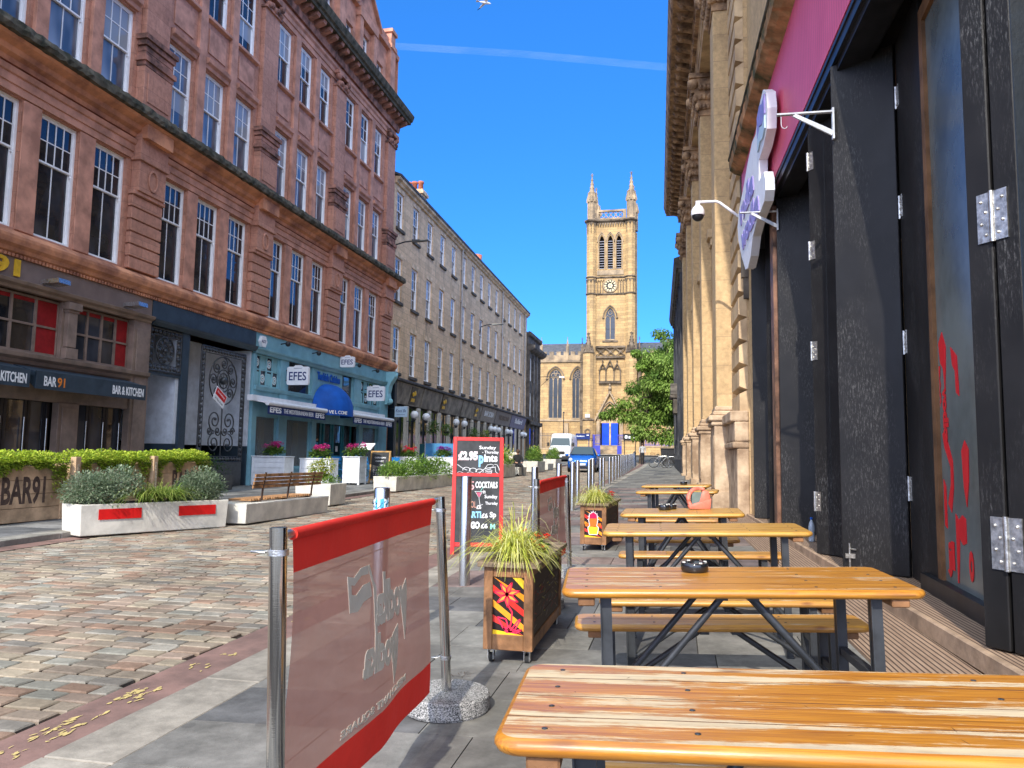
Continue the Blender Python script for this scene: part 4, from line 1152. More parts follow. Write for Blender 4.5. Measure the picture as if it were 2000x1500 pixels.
 mb.build('bar_fascia', [MT['fas1'], MT['fas2'], MT['fas3'], MT['fas4']], root)
 mb = MB(F); mb.box(A0, A1, -0.4, -0.3, 0.2, 4.85); mb.box(A0, A0 + 0.3, -0.3, 0.3, 0.3, 4.8); mb.build('dark_shopfront', MT['navydark'], root)
 a = 34.25; i = 0
 while a < 68.5:
  w = 0.55 if i == 0 else 0.42
  zb = gz(a) + 0.02
  mb = MB(F)
  mb.mi = 0
  mb.box(a, a + 0.11, -0.02, 0.1, zb, 3.74); mb.box(a + w - 0.11, a + w, -0.02, 0.1, zb, 3.74); mb.box(a + 0.11, a + w - 0.11, -0.018, 0.098, 3.6, 3.74); mb.box(a + 0.11, a + w - 0.11, -0.018, 0.098, zb, zb + 0.3)
  mb.mi = 1; mb.box(a + 0.11, a + w - 0.11, -0.02, 0.04, zb + 0.3, 3.6)
  mb.build('pilaster', [MT['cream'], MT['navydark']], root)
  mb = MB(F); mb.box(a + w, a + 1.9, -0.29, -0.27, zb + 0.2, 3.7); mb.build('shop_pane', MT['bluglass'], root)
  a += 1.9; i += 1
 mb = MB(F)
 for a_, hh in ((36.4, 0.7), (41.9, 0.7), (49.6, 0.7)):
  mb.mi = 0; mb.hexa([(a_, 0.13, 3.85), (a_ + 0.95, 0.13, 3.85), (a_ + 0.95, 0.11, 3.85), (a_, 0.11, 3.85)], [(a_, 0.34, 4.70), (a_ + 0.95, 0.34, 4.70), (a_ + 0.95, 0.32, 4.70), (a_, 0.32, 4.70)])
 mb.mi = 1
 up = Vector((0, 0.22, 0.93)).normalized()
 for a_ in (36.4, 41.9, 49.6):
  mb.poly([(a_ + 0.2, 0.17, 3.98), (a_ + 0.75, 0.17, 3.98), (a_ + 0.7, 0.21, 4.15), (a_ + 0.25, 0.21, 4.15)], (0, 0.02, 0))
  mb.sphere((a_ + 0.35, 0.27, 4.35), 0.13, 8, 6, sy=0.3); mb.sphere((a_ + 0.6, 0.29, 4.42), 0.14, 8, 6, sy=0.3)
 mb.build('fascia_panel', [MT['black'], MT['goldletter']], root)
 mb = MB(F)
 def ft(txt, a_, w, h, m_, z=4.15): mb.mi = m_; mb.text(txt, MF((a_, 0.22, z), (1, 0, 0), (0, 0.24, 1)), w=w, h=h, bold=0.02, depth=0.01)
 ft('BAR SOBA', 52.4, 2.9, 0.38, 0); ft('THE MERCHANT', 57.2, 3.8, 0.34, 1); ft('Bullard', 63.6, 3.2, 0.42, 2)
 mb.build('lettering', [MT['letterwhite'], MT['black'], MT['letterwhite']], root)
 return root, F
MT['pipe'] = mplain('painted_rain_pipe', (0.42, 0.39, 0.36), 0.6, var=0.1)
MT['pot'] = mplain('terracotta', (0.48, 0.16, 0.09), 0.8, var=0.2, scale=3)
MT['fas1'] = mplain('weathered_grey_fascia', (0.27, 0.235, 0.19), 0.65, var=0.25, scale=1.5)
MT['fas2'] = mplain('buff_fascia', (0.33, 0.28, 0.23), 0.7, var=0.1)
MT['fas3'] = mplain('stone_grey_fascia', (0.22, 0.19, 0.17), 0.7, var=0.1)
MT['fas4'] = mplain('lilac_grey_fascia', (0.20, 0.19, 0.26), 0.7, var=0.1)
MT['navydark'] = mplain('near_black_blue_paint_and_shade', (0.008, 0.014, 0.022), 0.4, var=0.15)
MT['cream'] = mplain('cream_trim', (0.68, 0.62, 0.52), 0.55, var=0.06)
MT['bluglass'] = glassmat('tinted_shop_glass', (0.004, 0.012, 0.025), 0.05)
BUFF, FB = build_buff()

# globe lamps and hanging baskets along the bars
def globe():
 t = thing('globe_lamp', 'white globe lamp, nearest of the row outside the dark bars', 'lamp', FB(36.3, 0, 3.1), group='globe lamps outside the bars')
 x, y, z = FB(36.3, 0, 3.1)
 mb = MB(); mb.sphere((x + 0.5, y, z + 0.2), 0.20, 20, 12); mb.build('globe', MT['globe'], t)
 mb = MB(); mb.tube([(x + 0.05, y, z - 0.12), (x + 0.5, y, z - 0.12)], 0.022, 6); mb.lathe([(0.05, -0.12), (0.09, -0.02), (0.07, 0.02)], (x + 0.5, y, z), 10); mb.build('bracket', MT['blackm'], t)
 return t
MT['globe'] = mplain('opal_globe', (0.80, 0.80, 0.80), 0.3, var=0.03, spec=0.5)
g0 = globe()
ords = ['second', 'third', 'fourth', 'fifth', 'sixth', 'seventh', 'eighth', 'ninth', 'tenth', 'eleventh']
for i, a in enumerate((38.2, 44.1, 46.0, 53.4, 54.6, 56.0, 59.2, 60.6, 65.6, 66.9)):
 dup(g0, FB(a, 0, 3.1), 0, 'white globe lamp, %s of the row outside the dark bars counted from the blue restaurant' % ords[i])
MT['bluesign'] = mplain('pale_blue_sign', (0.45, 0.58, 0.68), 0.5, var=0.03)
t = thing('projecting_sign', 'square pale blue sign with dark script beside the first globe lamp', 'sign', (XR + 0.1, 33.9, 3.4))
mb = MB(); mb.box(XR + 0.35, XR + 0.95, 33.86, 33.94, 3.06, 3.55); mb.build('sign_board', MT['bluesign'], t)
mb = MB(); mb.text('Kool Ba', MF((XR + 0.65, 33.858, 3.28), (1, 0, 0), (0.18, 0, 1)), w=0.5, h=0.15, align='C', bold=0.0); mb.box(XR + 0.45, XR + 0.85, 33.852, 33.86, 3.16, 3.175); mb.build('lettering', MT['navyink'], t)
mb = MB(); mb.tube([(XR, 33.9, 3.45), (XR + 0.36, 33.9, 3.45)], 0.02, 6); mb.build('bracket', MT['blackm'], t)
# lamp arms on the facades
def lamparm(x, y, z, label):
 t = thing('wall_street_lamp', label, 'street lamp', (x, y, z), group='lamps bracketed to the walls')
 mb = MB(); mb.tube([(x, y, z - 0.5), (x + 0.1, y, z), (x + 0.55, y, z + 0.12), (x + 1.0, y, z + 0.14)], 0.035, 6); mb.build('arm', MT['blackm'], t)
 mb = MB(); mb.hexa([(x + 0.9, y - 0.12, z + 0.08), (x + 1.7, y - 0.12, z + 0.12), (x + 1.7, y + 0.12, z + 0.12), (x + 0.9, y + 0.12, z + 0.08)], [(x + 0.9, y - 0.08, z + 0.2), (x + 1.65, y - 0.06, z + 0.18), (x + 1.65, y + 0.06, z + 0.18), (x + 0.9, y + 0.08, z + 0.2)]); mb.build('lamp_head', MT['blackm'], t)
lamparm(XR + 0.1, 33.8, 11.2, 'slim black lamp arm at the corner between the red and the buff building')
x_, y_, z_ = FB(51.5, 0, 10.3)
lamparm(x_, y_, z_, 'slim black lamp arm halfway along the buff tenement')

# ================================================================ dark stone building at the far corner
def build_corner():
 root = thing('corner_building', 'blackened stone corner building with stepped cornice beyond the buff tenement', 'building', (-14, 70.2, 0.9))
 F = lambda a, o, z: (-13.45 + o, a, z)
 ops = [(c - 0.6, c + 0.6, z0, z1) for c in (71.5, 73.3, 75.1) for z0, z1 in ((5.2, 7.4), (8.5, 10.7))]
 mb = MB(F); facade(mb, 70.2, 76.2, 0.8, 13.0, ops, 0.25)
 mb.quad((70.2, 0, 0), (70.2, 0, 13), (70.2, -8, 13), (70.2, -8, 0)); mb.quad((76.2, 0, 0), (76.2, 0, 13), (76.2, -8, 13), (76.2, -8, 0)); mb.quad((70.2, 0, 13), (76.2, 0, 13), (76.2, -8, 13), (70.2, -8, 13))
 for a in (70.35, 72.4, 74.2, 76.0): mb.box(a - 0.15, a + 0.15, 0, 0.14, 0.9, 11.2)
 mb.mi = 1; mb.quad((70.3, -0.6, 5), (76.1, -0.6, 5), (76.1, -0.6, 11), (70.3, -0.6, 11))
 mb.build('wall', [MT['buffdark'], MT['inner']], root)
 mb = MB(F); mb.sweep([(0, 11.2), (0.35, 11.3), (0.6, 11.5), (0.65, 11.75), (0, 11.9)], 70.2, 76.9); mb.sweep([(0, 12.6), (0.2, 12.7), (0.25, 13.0), (0, 13.1)], 70.2, 76.5); mb.sweep([(0, 4.3), (0.3, 4.4), (0.32, 4.7), (0, 4.8)], 70.2, 76.5)
 mb.build('cornice', MT['buffdark'], root)
 f, g = sash(1.2, 2.2, 0.5, 2, 1, 2); gm = g.mesh(MT['glass'], name='pane')
 for p in ops:
  w = inst(f, 'window', root); w.location = W(root).inverted() @ Vector(F((p[0] + p[1]) / 2, -0.12, p[2])); inst(gm, 'pane', w)
 mb = MB(F); mb.box(70.6, 72.2, -0.02, 0.02, 2.0, 4.0); mb.box(72.7, 74.0, -0.02, 0.02, 2.0, 4.0); mb.build('ground_floor_window', MT['glass'], root)
build_corner()
# ================================================================ church
def archpts(a0, a1, zs, zt, n=8):
 """pointed arch from left springer over the apex to the right springer"""
 h = (a1 - a0) / 2; r = zt - zs; RR = (h * h + r * r) / (2 * h)
 L = []
 a_end = math.atan2(r, h - RR) if h != RR else PI / 2
 for i in range(n + 1):
  t = PI + (a_end - PI) * i / n
  L.append((a0 + RR + RR * math.cos(t), zs + RR * math.sin(t)))
 return L + [(a0 + a1 - x, z) for x, z in L[-2::-1]]
def spandrel(mb, a0, a1, zs, zt, o=0.0, reveal=0.3):
 P = archpts(a0, a1, zs, zt)
 for (xa, za), (xb, zb) in zip(P, P[1:]):
  mb.quad((xa, o, za), (xb, o, zb), (xb, o, zt), (xa, o, zt))
  mb.quad((xa, o, za), (xb, o, zb), (xb, o - reveal, zb), (xa, o - reveal, za))
def archrib(mb, a0, a1, z0, zs, zt, o0, o1, t, legs=True, n=8):
 """moulding of width t following the arch, outwards from the given line"""
 P = archpts(a0, a1, zs, zt, n); Q = archpts(a0 - t, a1 + t, zs, zt + t * 1.25, n)
 if legs: P = [(a0, z0)] + P + [(a1, z0)]; Q = [(a0 - t, z0)] + Q + [(a1 + t, z0)]
 for i in range(len(P) - 1):
  p0, p1, q1, q0 = P[i], P[i + 1], Q[i + 1], Q[i]
  mb.hexa([(p0[0], o0, p0[1]), (p1[0], o0, p1[1]), (q1[0], o0, q1[1]), (q0[0], o0, q0[1])], [(p0[0], o1, p0[1]), (p1[0], o1, p1[1]), (q1[0], o1, q1[1]), (q0[0], o1, q0[1])])

def gothwin(root, F, a0, a1, z0, zs, zt, lights, hood=True, o=0.0, mat='goldplain', trans=()):
 w = a1 - a0
 mb = MB(F)
 archrib(mb, a0 + 0.08, a1 - 0.08, z0, zs, zt - 0.1, o - 0.32, o - 0.12, 0.08)
 lw = w / lights
 zc = zs - 0.1
 for i in range(1, lights): a = a0 + lw * i; mb.box(a - 0.05, a + 0.05, o - 0.3, o - 0.14, z0, zc + 0.1)
 for i in range(lights):
  archrib(mb, a0 + lw * i + 0.08, a0 + lw * (i + 1) - 0.08, z0, zc - lw * 0.2, zc + lw * 0.45, o - 0.29, o - 0.15, 0.05, False)
 def ring(ca, cz, r):
  for i in range(12):
   t0, t1 = 2 * PI * i / 12, 2 * PI * (i + 1) / 12
   q = lambda t, rr: (ca + math.cos(t) * rr, cz + math.sin(t) * rr)
   a, b, c, d = q(t0, r - 0.06), q(t1, r - 0.06), q(t1, r + 0.02), q(t0, r + 0.02)
   mb.hexa([(p[0], o - 0.28, p[1]) for p in (a, b, c, d)], [(p[0], o - 0.15, p[1]) for p in (a, b, c, d)])
 if lights == 3:
  ring(a0 + w * 0.33, zs + (zt - zs) * 0.32, w * 0.15); ring(a0 + w * 0.67, zs + (zt - zs) * 0.32, w * 0.15); ring(a0 + w * 0.5, zs + (zt - zs) * 0.66, w * 0.13)
 else: ring(a0 + w * 0.5, zs + (zt - zs) * 0.48, w * 0.2)
 mb.box(a0, a1, o - 0.3, o + 0.06, z0 - 0.14, z0)
 f = mb.build('window', MT[mat], root)
 mb = MB(F)
 P = [(a0, z0)] + archpts(a0, a1, zs, zt) + [(a1, z0)]
 mb.poly([(x, o - 0.25, z) for x, z in P], (0, 0.01, 0)); mb.build('pane', MT['churchglass'], f)
 mb = MB(F)
 for z in trans: mb.box(a0, a1, o - 0.27, o - 0.2, z - 0.03, z + 0.03)
 k = z0 + 0.45
 while k < zs: mb.box(a0, a1, o - 0.238, o - 0.232, k - 0.012, k + 0.012); k += 0.45
 mb.build('saddle_bars', MT['blackm'], f)
 if hood:
  mb = MB(F); archrib(mb, a0 - 0.14, a1 + 0.14, z0, zs, zt + 0.14, o - 0.02, o + 0.14, 0.14, False)
  for sg, a in ((-1, a0 - 0.2), (1, a1 + 0.2)): mb.sphere((a + sg * 0.03, o + 0.1, zs - 0.08), 0.15, 8, 6)
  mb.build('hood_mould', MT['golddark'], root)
MT['churchglass'] = glassmat('leaded_church_glass', (0.045, 0.055, 0.07), 0.25, 0.5)

def pinnacle(mb, x, y, z0, z1, r, n=8, crock=True):
 mb.lathe([(r, z0), (r * 0.92, z0 + (z1 - z0) * 0.02), (r * 0.10, z0 + (z1 - z0) * 0.9), (r * 0.08, z0 + (z1 - z0) * 0.92)], (x, y, 0), n, rot0=PI / 8)
 zz = z0 + (z1 - z0) * 0.9
 mb.sphere((x, y, zz), r * 0.24, 8, 6); mb.sphere((x, y, z1 - r * 0.1), r * 0.14, 8, 6); mb.lathe([(r * 0.07, zz), (r * 0.07, z1)], (x, y, 0), 6)
 for q in range(4):
  t = PI / 2 * q; mb.sphere((x + math.cos(t) * r * 0.25, y + math.sin(t) * r * 0.25, zz + (z1 - zz) * 0.45), r * 0.13, 6, 4)
 if crock:
  for i in range(5):
   f = 0.1 + i * 0.16; rr = r * (1 - f) + r * 0.08
   for q in range(4):
    t = PI / 4 + PI / 2 * q; mb.sphere((x + math.cos(t) * rr, y + math.sin(t) * rr, z0 + (z1 - z0) * f), r * 0.14, 6, 4)

def build_church():
 root = thing('church', 'golden gothic church with tall clock tower and blue doors at the end of the street', 'church', (-8.35, 100, 1.84))
 F = lambda a, o, z: (a, 100 - o, z)
 c = -8.35
 # tower walls
 mb = MB(F)
 ops = [(c - 0.66, c + 0.66, 16.8, 21.0)] + [(x - 0.34, x + 0.34, 26.1, 30.65) for x in (c - 1.12, c, c + 1.12)]
 facade(mb, -10.9, -5.8, 1.6, 32.6, ops + [(-9.6, -7.15, 3.0, 8.4)], 0.5)
 spandrel(mb, c - 0.66, c + 0.66, 19.7, 21.0)
 for x in (c - 1.12, c, c + 1.12): spandrel(mb, x - 0.34, x + 0.34, 29.75, 30.65, 0, 0.5)
 spandrel(mb, -9.6, -7.15, 6.0, 8.4, 0, 0.5)
 for a in (-10.9, -5.8): mb.quad((a, 0, 1.6), (a, 0, 32.6), (a, -5.6, 32.6), (a, -5.6, 1.6))
 mb.quad((-10.9, -5.6, 1.6), (-5.8, -5.6, 1.6), (-5.8, -5.6, 32.6), (-10.9, -5.6, 32.6)); mb.quad((-10.9, 0, 32.6), (-5.8, 0, 32.6), (-5.8, -5.6, 32.6), (-10.9, -5.6, 32.6))
 mb.mi = 1; mb.box(-10.5, -6.2, -0.62, -0.55, 2, 31)
 mb.build('tower_wall', [MT['gold'], MT['inner']], root)
 # corner buttresses: octagonal shafts
 for sx, x in ((-1, -10.82), (1, -5.75)):
  mb = MB()
  mb.lathe([(0.82, 1.6), (0.82, 3.4), (0.74, 3.6), (0.74, 14.9), (0.66, 15.0), (0.66, 32.4)], (x, 100.05, 0), 8, rot0=PI / 8)
  mb.lathe([(0.82, 1.6), (0.66, 4), (0.66, 32.4)], (x, 105.6, 0), 8, rot0=PI / 8)
  mb.build('buttress', MT['gold'], root)
  x2 = x - sx * -0.28 * 1
  mb = MB(); xl = -11.1 if sx < 0 else -5.55
  mb.lathe([(0.80, 1.6), (0.80, 3.6), (0.72, 3.75), (0.72, 15.0)], (xl, 99.45, 0), 8, rot0=PI / 8)
  mb.build('lower_buttress', MT['gold'], root)
  mb = MB()
  for z, r in ((3.6, 0.88), (6.2, 0.84), (14.95, 0.84)): mb.lathe([(r - 0.12, z - 0.12), (r, z), (r, z + 0.1), (r - 0.14, z + 0.26)], (xl, 99.45, 0), 8, rot0=PI / 8)
  for q in range(8):
   t = PI / 4 * q + PI / 8; 
   mb.lathe([(0.22, 15.1), (0.2, 15.3), (0.02, 15.95)], (xl + math.cos(t) * 0.56, 99.45 + math.sin(t) * 0.56, 0), 4)
  pinnacle(mb, xl, 99.45, 15.2, 17.65, 0.62)
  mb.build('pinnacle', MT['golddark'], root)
  mb = MB(); xo = xl + sx * 0.95
  mb.lathe([(0.3, 1.6), (0.3, 13.9)], (xo, 100.6, 0), 4, rot0=PI / 4); pinnacle(mb, xo, 100.6, 13.9, 17.2, 0.34)
  mb.build('side_pinnacle', MT['golddark'], root)
 # strings
 mb = MB(F)
 def string(z, h, p, m=None):
  for x in (-10.82, -5.75):
   mb.lathe([(0.6, z), (0.66 + p, z + h * 0.4), (0.66 + p, z + h * 0.7), (0.62, z + h)], (x, -0.05, 0), 8, rot0=PI / 8)
  mb.sweep([(0, z), (p, z + h * 0.4), (p, z + h * 0.7), (0, z + h)], -10.4, -6.2)
  mb.build('string_course', MT['golddark'], root); mb.v, mb.f, mb.m, mb.c, mb.sm = [], [], [], [], []
 string(22.62, 0.3, 0.14); string(24.85, 0.3, 0.14); string(32.3, 0.55, 0.34)
 mb.sweep([(0, 15.55), (0.4, 15.62), (0.42, 15.8), (0, 15.95)], -10.2, -6.35); mb.sweep([(0, 14.2), (0.34, 14.3), (0.36, 14.5), (0, 14.6)], -10.2, -6.35)
 mb.sweep([(0, 16.35), (0.12, 16.45), (0.12, 16.6), (0, 16.65)], c - 1.0, c + 1.0)
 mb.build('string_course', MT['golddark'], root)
 # lozenge balcony
 mb = MB(F)
 x0 = -10.2; w = (10.2 - 6.35) / 3
 for i in range(3):
  a = x0 + w * i
  for p, q in (((a, 14.55), (a + w, 15.6)), ((a, 15.6), (a + w, 14.55))): mb.tube([(p[0], 0.26, p[1]), (q[0], 0.26, q[1])], 0.07, 6)
  mb.sphere((a + w / 2, 0.2, 15.08), 0.2, 8, 6)
 mb.build('balcony_tracery', MT['golddark'], root)
 # belfry: louvres, mullions, hoods
 for x in (c - 1.12, c, c + 1.12):
  mb = MB(F)
  for k in range(12): z = 26.2 + k * 0.33; mb.hexa([(x - 0.33, -0.42, z + 0.12), (x + 0.33, -0.42, z + 0.12), (x + 0.33, -0.12, z), (x - 0.33, -0.12, z)], [(x - 0.33, -0.42, z + 0.17), (x + 0.33, -0.42, z + 0.17), (x + 0.33, -0.12, z + 0.05), (x - 0.33, -0.12, z + 0.05)])
  mb.build('louvres', MT['louvre'], root)
  mb = MB(F); archrib(mb, x - 0.4, x + 0.4, 26.1, 29.75, 30.8, -0.02, 0.1, 0.1); archrib(mb, x - 0.52, x + 0.52, 29, 29.75, 31.0, -0.02, 0.16, 0.08, False)
  mb.build('lancet_surround', MT['goldplain'], root)
 mb = MB(F); mb.box(c - 1.75, c + 1.75, 0, 0.1, 25.3, 25.95); mb.build('belfry_panel', MT['goldplain'], root)
 # arcaded bands
 mb = MB(F)
 for i in range(13):
  a = -10.3 + i * 0.33
  if abs(a - c) < 0.95: continue
  mb.box(a - 0.05, a + 0.05, 0, 0.1, 22.9, 24.4); mb.poly([(a - 0.05, 0.0, 24.4), (a + 0.11, 0.0, 24.75), (a + 0.28, 0.0, 24.4), (a + 0.11, 0, 24.58)], (0, 0.1, 0))
 for i in range(13): a = -10.3 + i * 0.33; mb.poly([(a - 0.12, 0, 32.3), (a + 0.12, 0, 32.3), (a, 0, 31.75)], (0, 0.18, 0))
 for x in (-10.82, -5.75):
  for q in range(8):
   t = -PI / 2 + PI / 4 * q
   if math.sin(t) > 0.5: continue
   for zb, zt in ((22.95, 24.7), (30.9, 32.3)):
    mb.T = Matrix.Translation((x, -0.05, 0)) @ Matrix.Rotation(-t + PI, 4, 'Z'); mb.box(-0.68, -0.6, -0.03, 0.03, zb, zt); mb.poly([(-0.6, -0.24, zt), (-0.6, 0.24, zt), (-0.6, 0, zt - 0.5)], (-0.1, 0, 0)); mb.T = None
 mb.build('blind_arcade', MT['golddark'], root)
 # clock
 mb = MB(F)
 def disc(r0, r1, o0, o1, n=32):
  for i in range(n):
   t0, t1 = 2 * PI * i / n, 2 * PI * (i + 1) / n
   P = [(c + math.cos(t) * r, 23.87 + math.sin(t) * r) for t, r in ((t0, r0), (t1, r0), (t1, r1), (t0, r1))]
   mb.hexa([(p[0], o0, p[1]) for p in P], [(p[0], o1, p[1]) for p in P])
 disc(0.001, 0.8, 0.02, 0.06); ck = mb.build('clock', MT['black'], root)
 mb = MB(F)
 disc(0.78, 0.92, 0.02, 0.16); mb.build('stone_ring', MT['goldplain'], ck)
 mb = MB(F)
 for i in range(12):
  t = 2 * PI * i / 12
  mb.T = Matrix.Translation((c, 0, 23.87)) @ Matrix.Rotation(t, 4, 'Y'); mb.poly([(-0.05, 0.06, 0.5), (0.05, 0.06, 0.5), (0.14, 0.06, 0.72), (0.0, 0.06, 0.78), (-0.14, 0.06, 0.72)], (0, 0.03, 0)); mb.T = None
 disc(0.12, 0.3, 0.06, 0.09, 16)
 for an, ln in ((0.5, 0.62), (2.5, 0.42)):
  mb.T = Matrix.Translation((c, 0, 23.87)) @ Matrix.Rotation(an, 4, 'Y'); mb.box(-0.035, 0.035, 0.09, 0.12, -0.1, ln); mb.T = None
 mb.build('clock_face_marks', MT['clockgold'], ck)
 # parapet and turrets
 for sgn, F3 in ((0, F), (1, lambda a, o, z: (a, 105.6 + o, z))):
  mb = MB(F3)
  mb.box(-10.3, -6.3, -0.3, 0.05, 32.7, 33.0); mb.box(-10.3, -6.3, -0.3, 0.05, 33.85, 34.1); mb.box(-10.3, -9.9, -0.3, 0.05, 33.0, 33.85); mb.box(-6.7, -6.3, -0.3, 0.05, 33.0, 33.85)
  for i in range(5):
   a = -9.9 + i * 0.64
   for p, q in (((a, 33.0), (a + 0.64, 33.85)), ((a, 33.85), (a + 0.64, 33.0))): mb.tube([(p[0], -0.12, p[1]), (q[0], -0.12, q[1])], 0.06, 5)
  mb.build('parapet', MT['goldplain'], root)
 for x in (-10.8, -5.62):
  for y in (100.1, 105.6):
   mb = MB(); mb.lathe([(0.66, 32.7), (0.62, 32.9), (0.56, 33.0), (0.56, 35.4), (0.66, 35.5)], (x, y, 0), 8, rot0=PI / 8)
   for q in range(8):
    t = PI / 4 * q; xx, yy = x + math.cos(t) * 0.5, y + math.sin(t) * 0.5
    mb.lathe([(0.06, 33), (0.06, 35.4)], (x + math.cos(t + PI / 8) * 0.58, y + math.sin(t + PI / 8) * 0.58, 0), 5)
    mb.lathe([(0.24, 35.2), (0.26, 35.5), (0.03, 36.5)], (xx, yy, 0), 4, rot0=t)
    mb.sphere((xx * 1.0, yy, 36.5), 0.09, 6, 4)
   pinnacle(mb, x, y, 35.7, 39.2, 0.5)
   mb.build('corner_turret', MT['goldplain'], root)
 # tower window, niche, door gable
 gothwin(root, F, c - 0.66, c + 0.66, 16.8, 19.7, 21.0, 2, True, 0, trans=(18.2,))
 mb = MB(F)
 mb.sweep([(0, 10.95), (0.35, 11.0), (0.36, 11.25), (0, 11.35)], -9.8, -6.9)
 for a in (-9.7, -8.87, -7.83, -7.0): mb.lathe([(0.1, 11.3), (0.07, 11.5), (0.07, 12.6), (0.12, 12.7), (0.12, 12.8)], (a, 0.24, 0), 8)
 for a0, a1, zt in ((-9.66, -8.9, 13.3), (-8.85, -7.85, 13.7), (-7.8, -7.04, 13.3)):
  archrib(mb, a0 + 0.1, a1 - 0.1, 12.7, 12.8, zt - 0.4, 0, 0.24, 0.07, False)
  m_ = (a0 + a1) / 2
  for sg in (-1, 1):
   e = (a1 - a0) / 2
   mb.hexa([(m_ + sg * e, 0, 12.75), (m_ + sg * e, 0.3, 12.75), (m_, 0.3, zt + 0.2), (m_, 0, zt + 0.2)], [(m_ + sg * (e + 0.03), 0, 12.95), (m_ + sg * (e + 0.03), 0.3, 12.95), (m_, 0.3, zt + 0.45), (m_, 0, zt + 0.45)])
  mb.sphere((m_, 0.15, zt + 0.6), 0.12, 8, 6)
 mb.build('niche_arcade', MT['golddark'], root)
 mb = MB(F)
 for sg in (-1, 1):
  mb.hexa([(c + sg * 1.85, 0, 6.1), (c + sg * 1.85, 0.45, 6.1), (c, 0.45, 9.7), (c, 0, 9.7)], [(c + sg * 1.95, 0, 6.35), (c + sg * 1.95, 0.45, 6.35), (c, 0.45, 10.05), (c, 0, 10.05)])
  for i in range(9): t = (i + 0.5) / 9; mb.sphere((c + sg * 1.98 * (1 - t), 0.3, 6.4 + 3.7 * t), 0.12, 6, 4)
  mb.box(c + sg * 1.5 - 0.2, c + sg * 1.5 + 0.2, 0, 0.4, 2.9, 6.1)
 mb.sphere((c, 0.25, 10.35), 0.25, 8, 6); mb.sphere((c, 0.25, 10.8), 0.15, 8, 6); mb.lathe([(0.07, 10), (0.07, 11.0)], (c, 0.25, 0), 6)
 for k in range(3): archrib(mb, -9.6 + 0.0 - k * 0.12, -7.15 + k * 0.12, 3.0, 6.0, 8.4 + k * 0.12, -0.3 + 0.16 * k, -0.14 + 0.16 * k, 0.12)
 mb.build('door_gable', MT['goldplain'], root)
 # doors and steps
 for a0, a1 in ((-9.36, -8.52), (-8.2, -7.38)):
  mb = MB(F); mb.box(a0, a1, -0.5, -0.42, 3.05, 5.9)
  for i in range(5): a = a0 + (a1 - a0) * i / 4; mb.box(a - 0.03, a + 0.03, -0.42, -0.39, 3.05, 5.9)
  for z in (3.3, 4.2, 4.4): mb.box(a0, a1, -0.42, -0.385, z, z + 0.06)
  mb.build('door', MT['doorblue'], root)
 mb = MB(F); mb.box(-8.46, -8.26, -0.5, -0.36, 3.0, 5.9); mb.box(-9.6, -7.15, -0.5, -0.4, 5.9, 8.2); mb.build('door_post', MT['tanplain'], root)
 mb = MB(F)
 for i in range(8): mb.box(-9.6, -7.15, -0.5, 0.35 * (8 - i) + 0.3, 1.8 + i * 0.155, 1.8 + (i + 1) * 0.155 - 0.001 * i)
 for sg in (-1, 1): pass
 mb.build('steps', MT['goldplain'], root)
 # nave left and right of the tower
 for side, x0, x1, wl in ((-1, -26.0, -11.3, ((-16.6, -14.75, 3), (-13.45, -12.0, 3), (-20.4, -18.6, 3))), (1, -5.2, 9.0, ((-3.6, -1.9, 3), (0.3, 2.1, 3), (4.4, 6.2, 3)))):
  Fn = lambda a, o, z: (a, 101.2 - o, z)
  mb = MB(Fn)
  ops = [(a, b, 6.6, 13.2) for a, b, _ in wl]
  facade(mb, x0, x1, 1.5, 14.0, ops, 0.35)
  for a, b, _ in wl: spandrel(mb, a, b, 11.85, 13.2, 0, 0.35)
  mb.quad((x0, 0, 1.5), (x0, 0, 14), (x0, -13, 14), (x0, -13, 1.5)); mb.quad((x1, 0, 1.5), (x1, 0, 14), (x1, -13, 14), (x1, -13, 1.5)); mb.quad((x0, -13, 1.5), (x1, -13, 1.5), (x1, -13, 14), (x0, -13, 14))
  mb.mi = 1; mb.box(x0 + 0.2, x1 - 0.2, -0.6, -0.5, 6, 13.5)
  mb.build('nave_wall', [MT['gold'], MT['inner']], root)
  for a, b, l in wl: gothwin(root, Fn, a, b, 6.6, 11.85, 13.2, l, trans=(9.4,))
  mb = MB(Fn)
  mb.sweep([(0, 13.9), (0.22, 14.0), (0.24, 14.25), (0, 14.3)], x0, x1); mb.sweep([(0, 6.1), (0.14, 6.15), (0.14, 6.3), (0, 6.4)], x0, x1)
  mb.box(x0, x1, -0.35, 0.02, 14.0, 14.95)
  a = x0
  while a < x1 - 0.4: mb.box(a, a + 0.55, -0.35, 0.02, 14.95, 15.35); mb.box(a - 0.02, a + 0.57, -0.38, 0.05, 15.35, 15.42); a += 0.95
  for a in ((-14.1, -17.6, -21.5) if side < 0 else (-1.0, 3.3)):
   mb.box(a - 0.25, a + 0.25, 0, 0.45, 1.6, 5.9); mb.box(a - 0.17, a + 0.17, -0.3, 0.12, 14.0, 16.2); pinnacle(mb, a, -0.1, 16.2, 17.4, 0.2, 4, False)
  mb.build('nave_parapet', MT['goldplain'], root)
  mb = MB(Fn); mb.hexa([(x0, -0.4, 14.6), (x1, -0.4, 14.6), (x1, -6.5, 17.3), (x0, -6.5, 17.3)], [(x0, -0.4, 14.75), (x1, -0.4, 14.75), (x1, -6.5, 17.45), (x0, -6.5, 17.45)])
  mb.hexa([(x0, -12.8, 14.6), (x1, -12.8, 14.6), (x1, -6.5, 17.3), (x0, -6.5, 17.3)], [(x0, -12.8, 14.75), (x1, -12.8, 14.75), (x1, -6.5, 17.45), (x0, -6.5, 17.45)])
  mb.build('roof', MT['slate'], root)
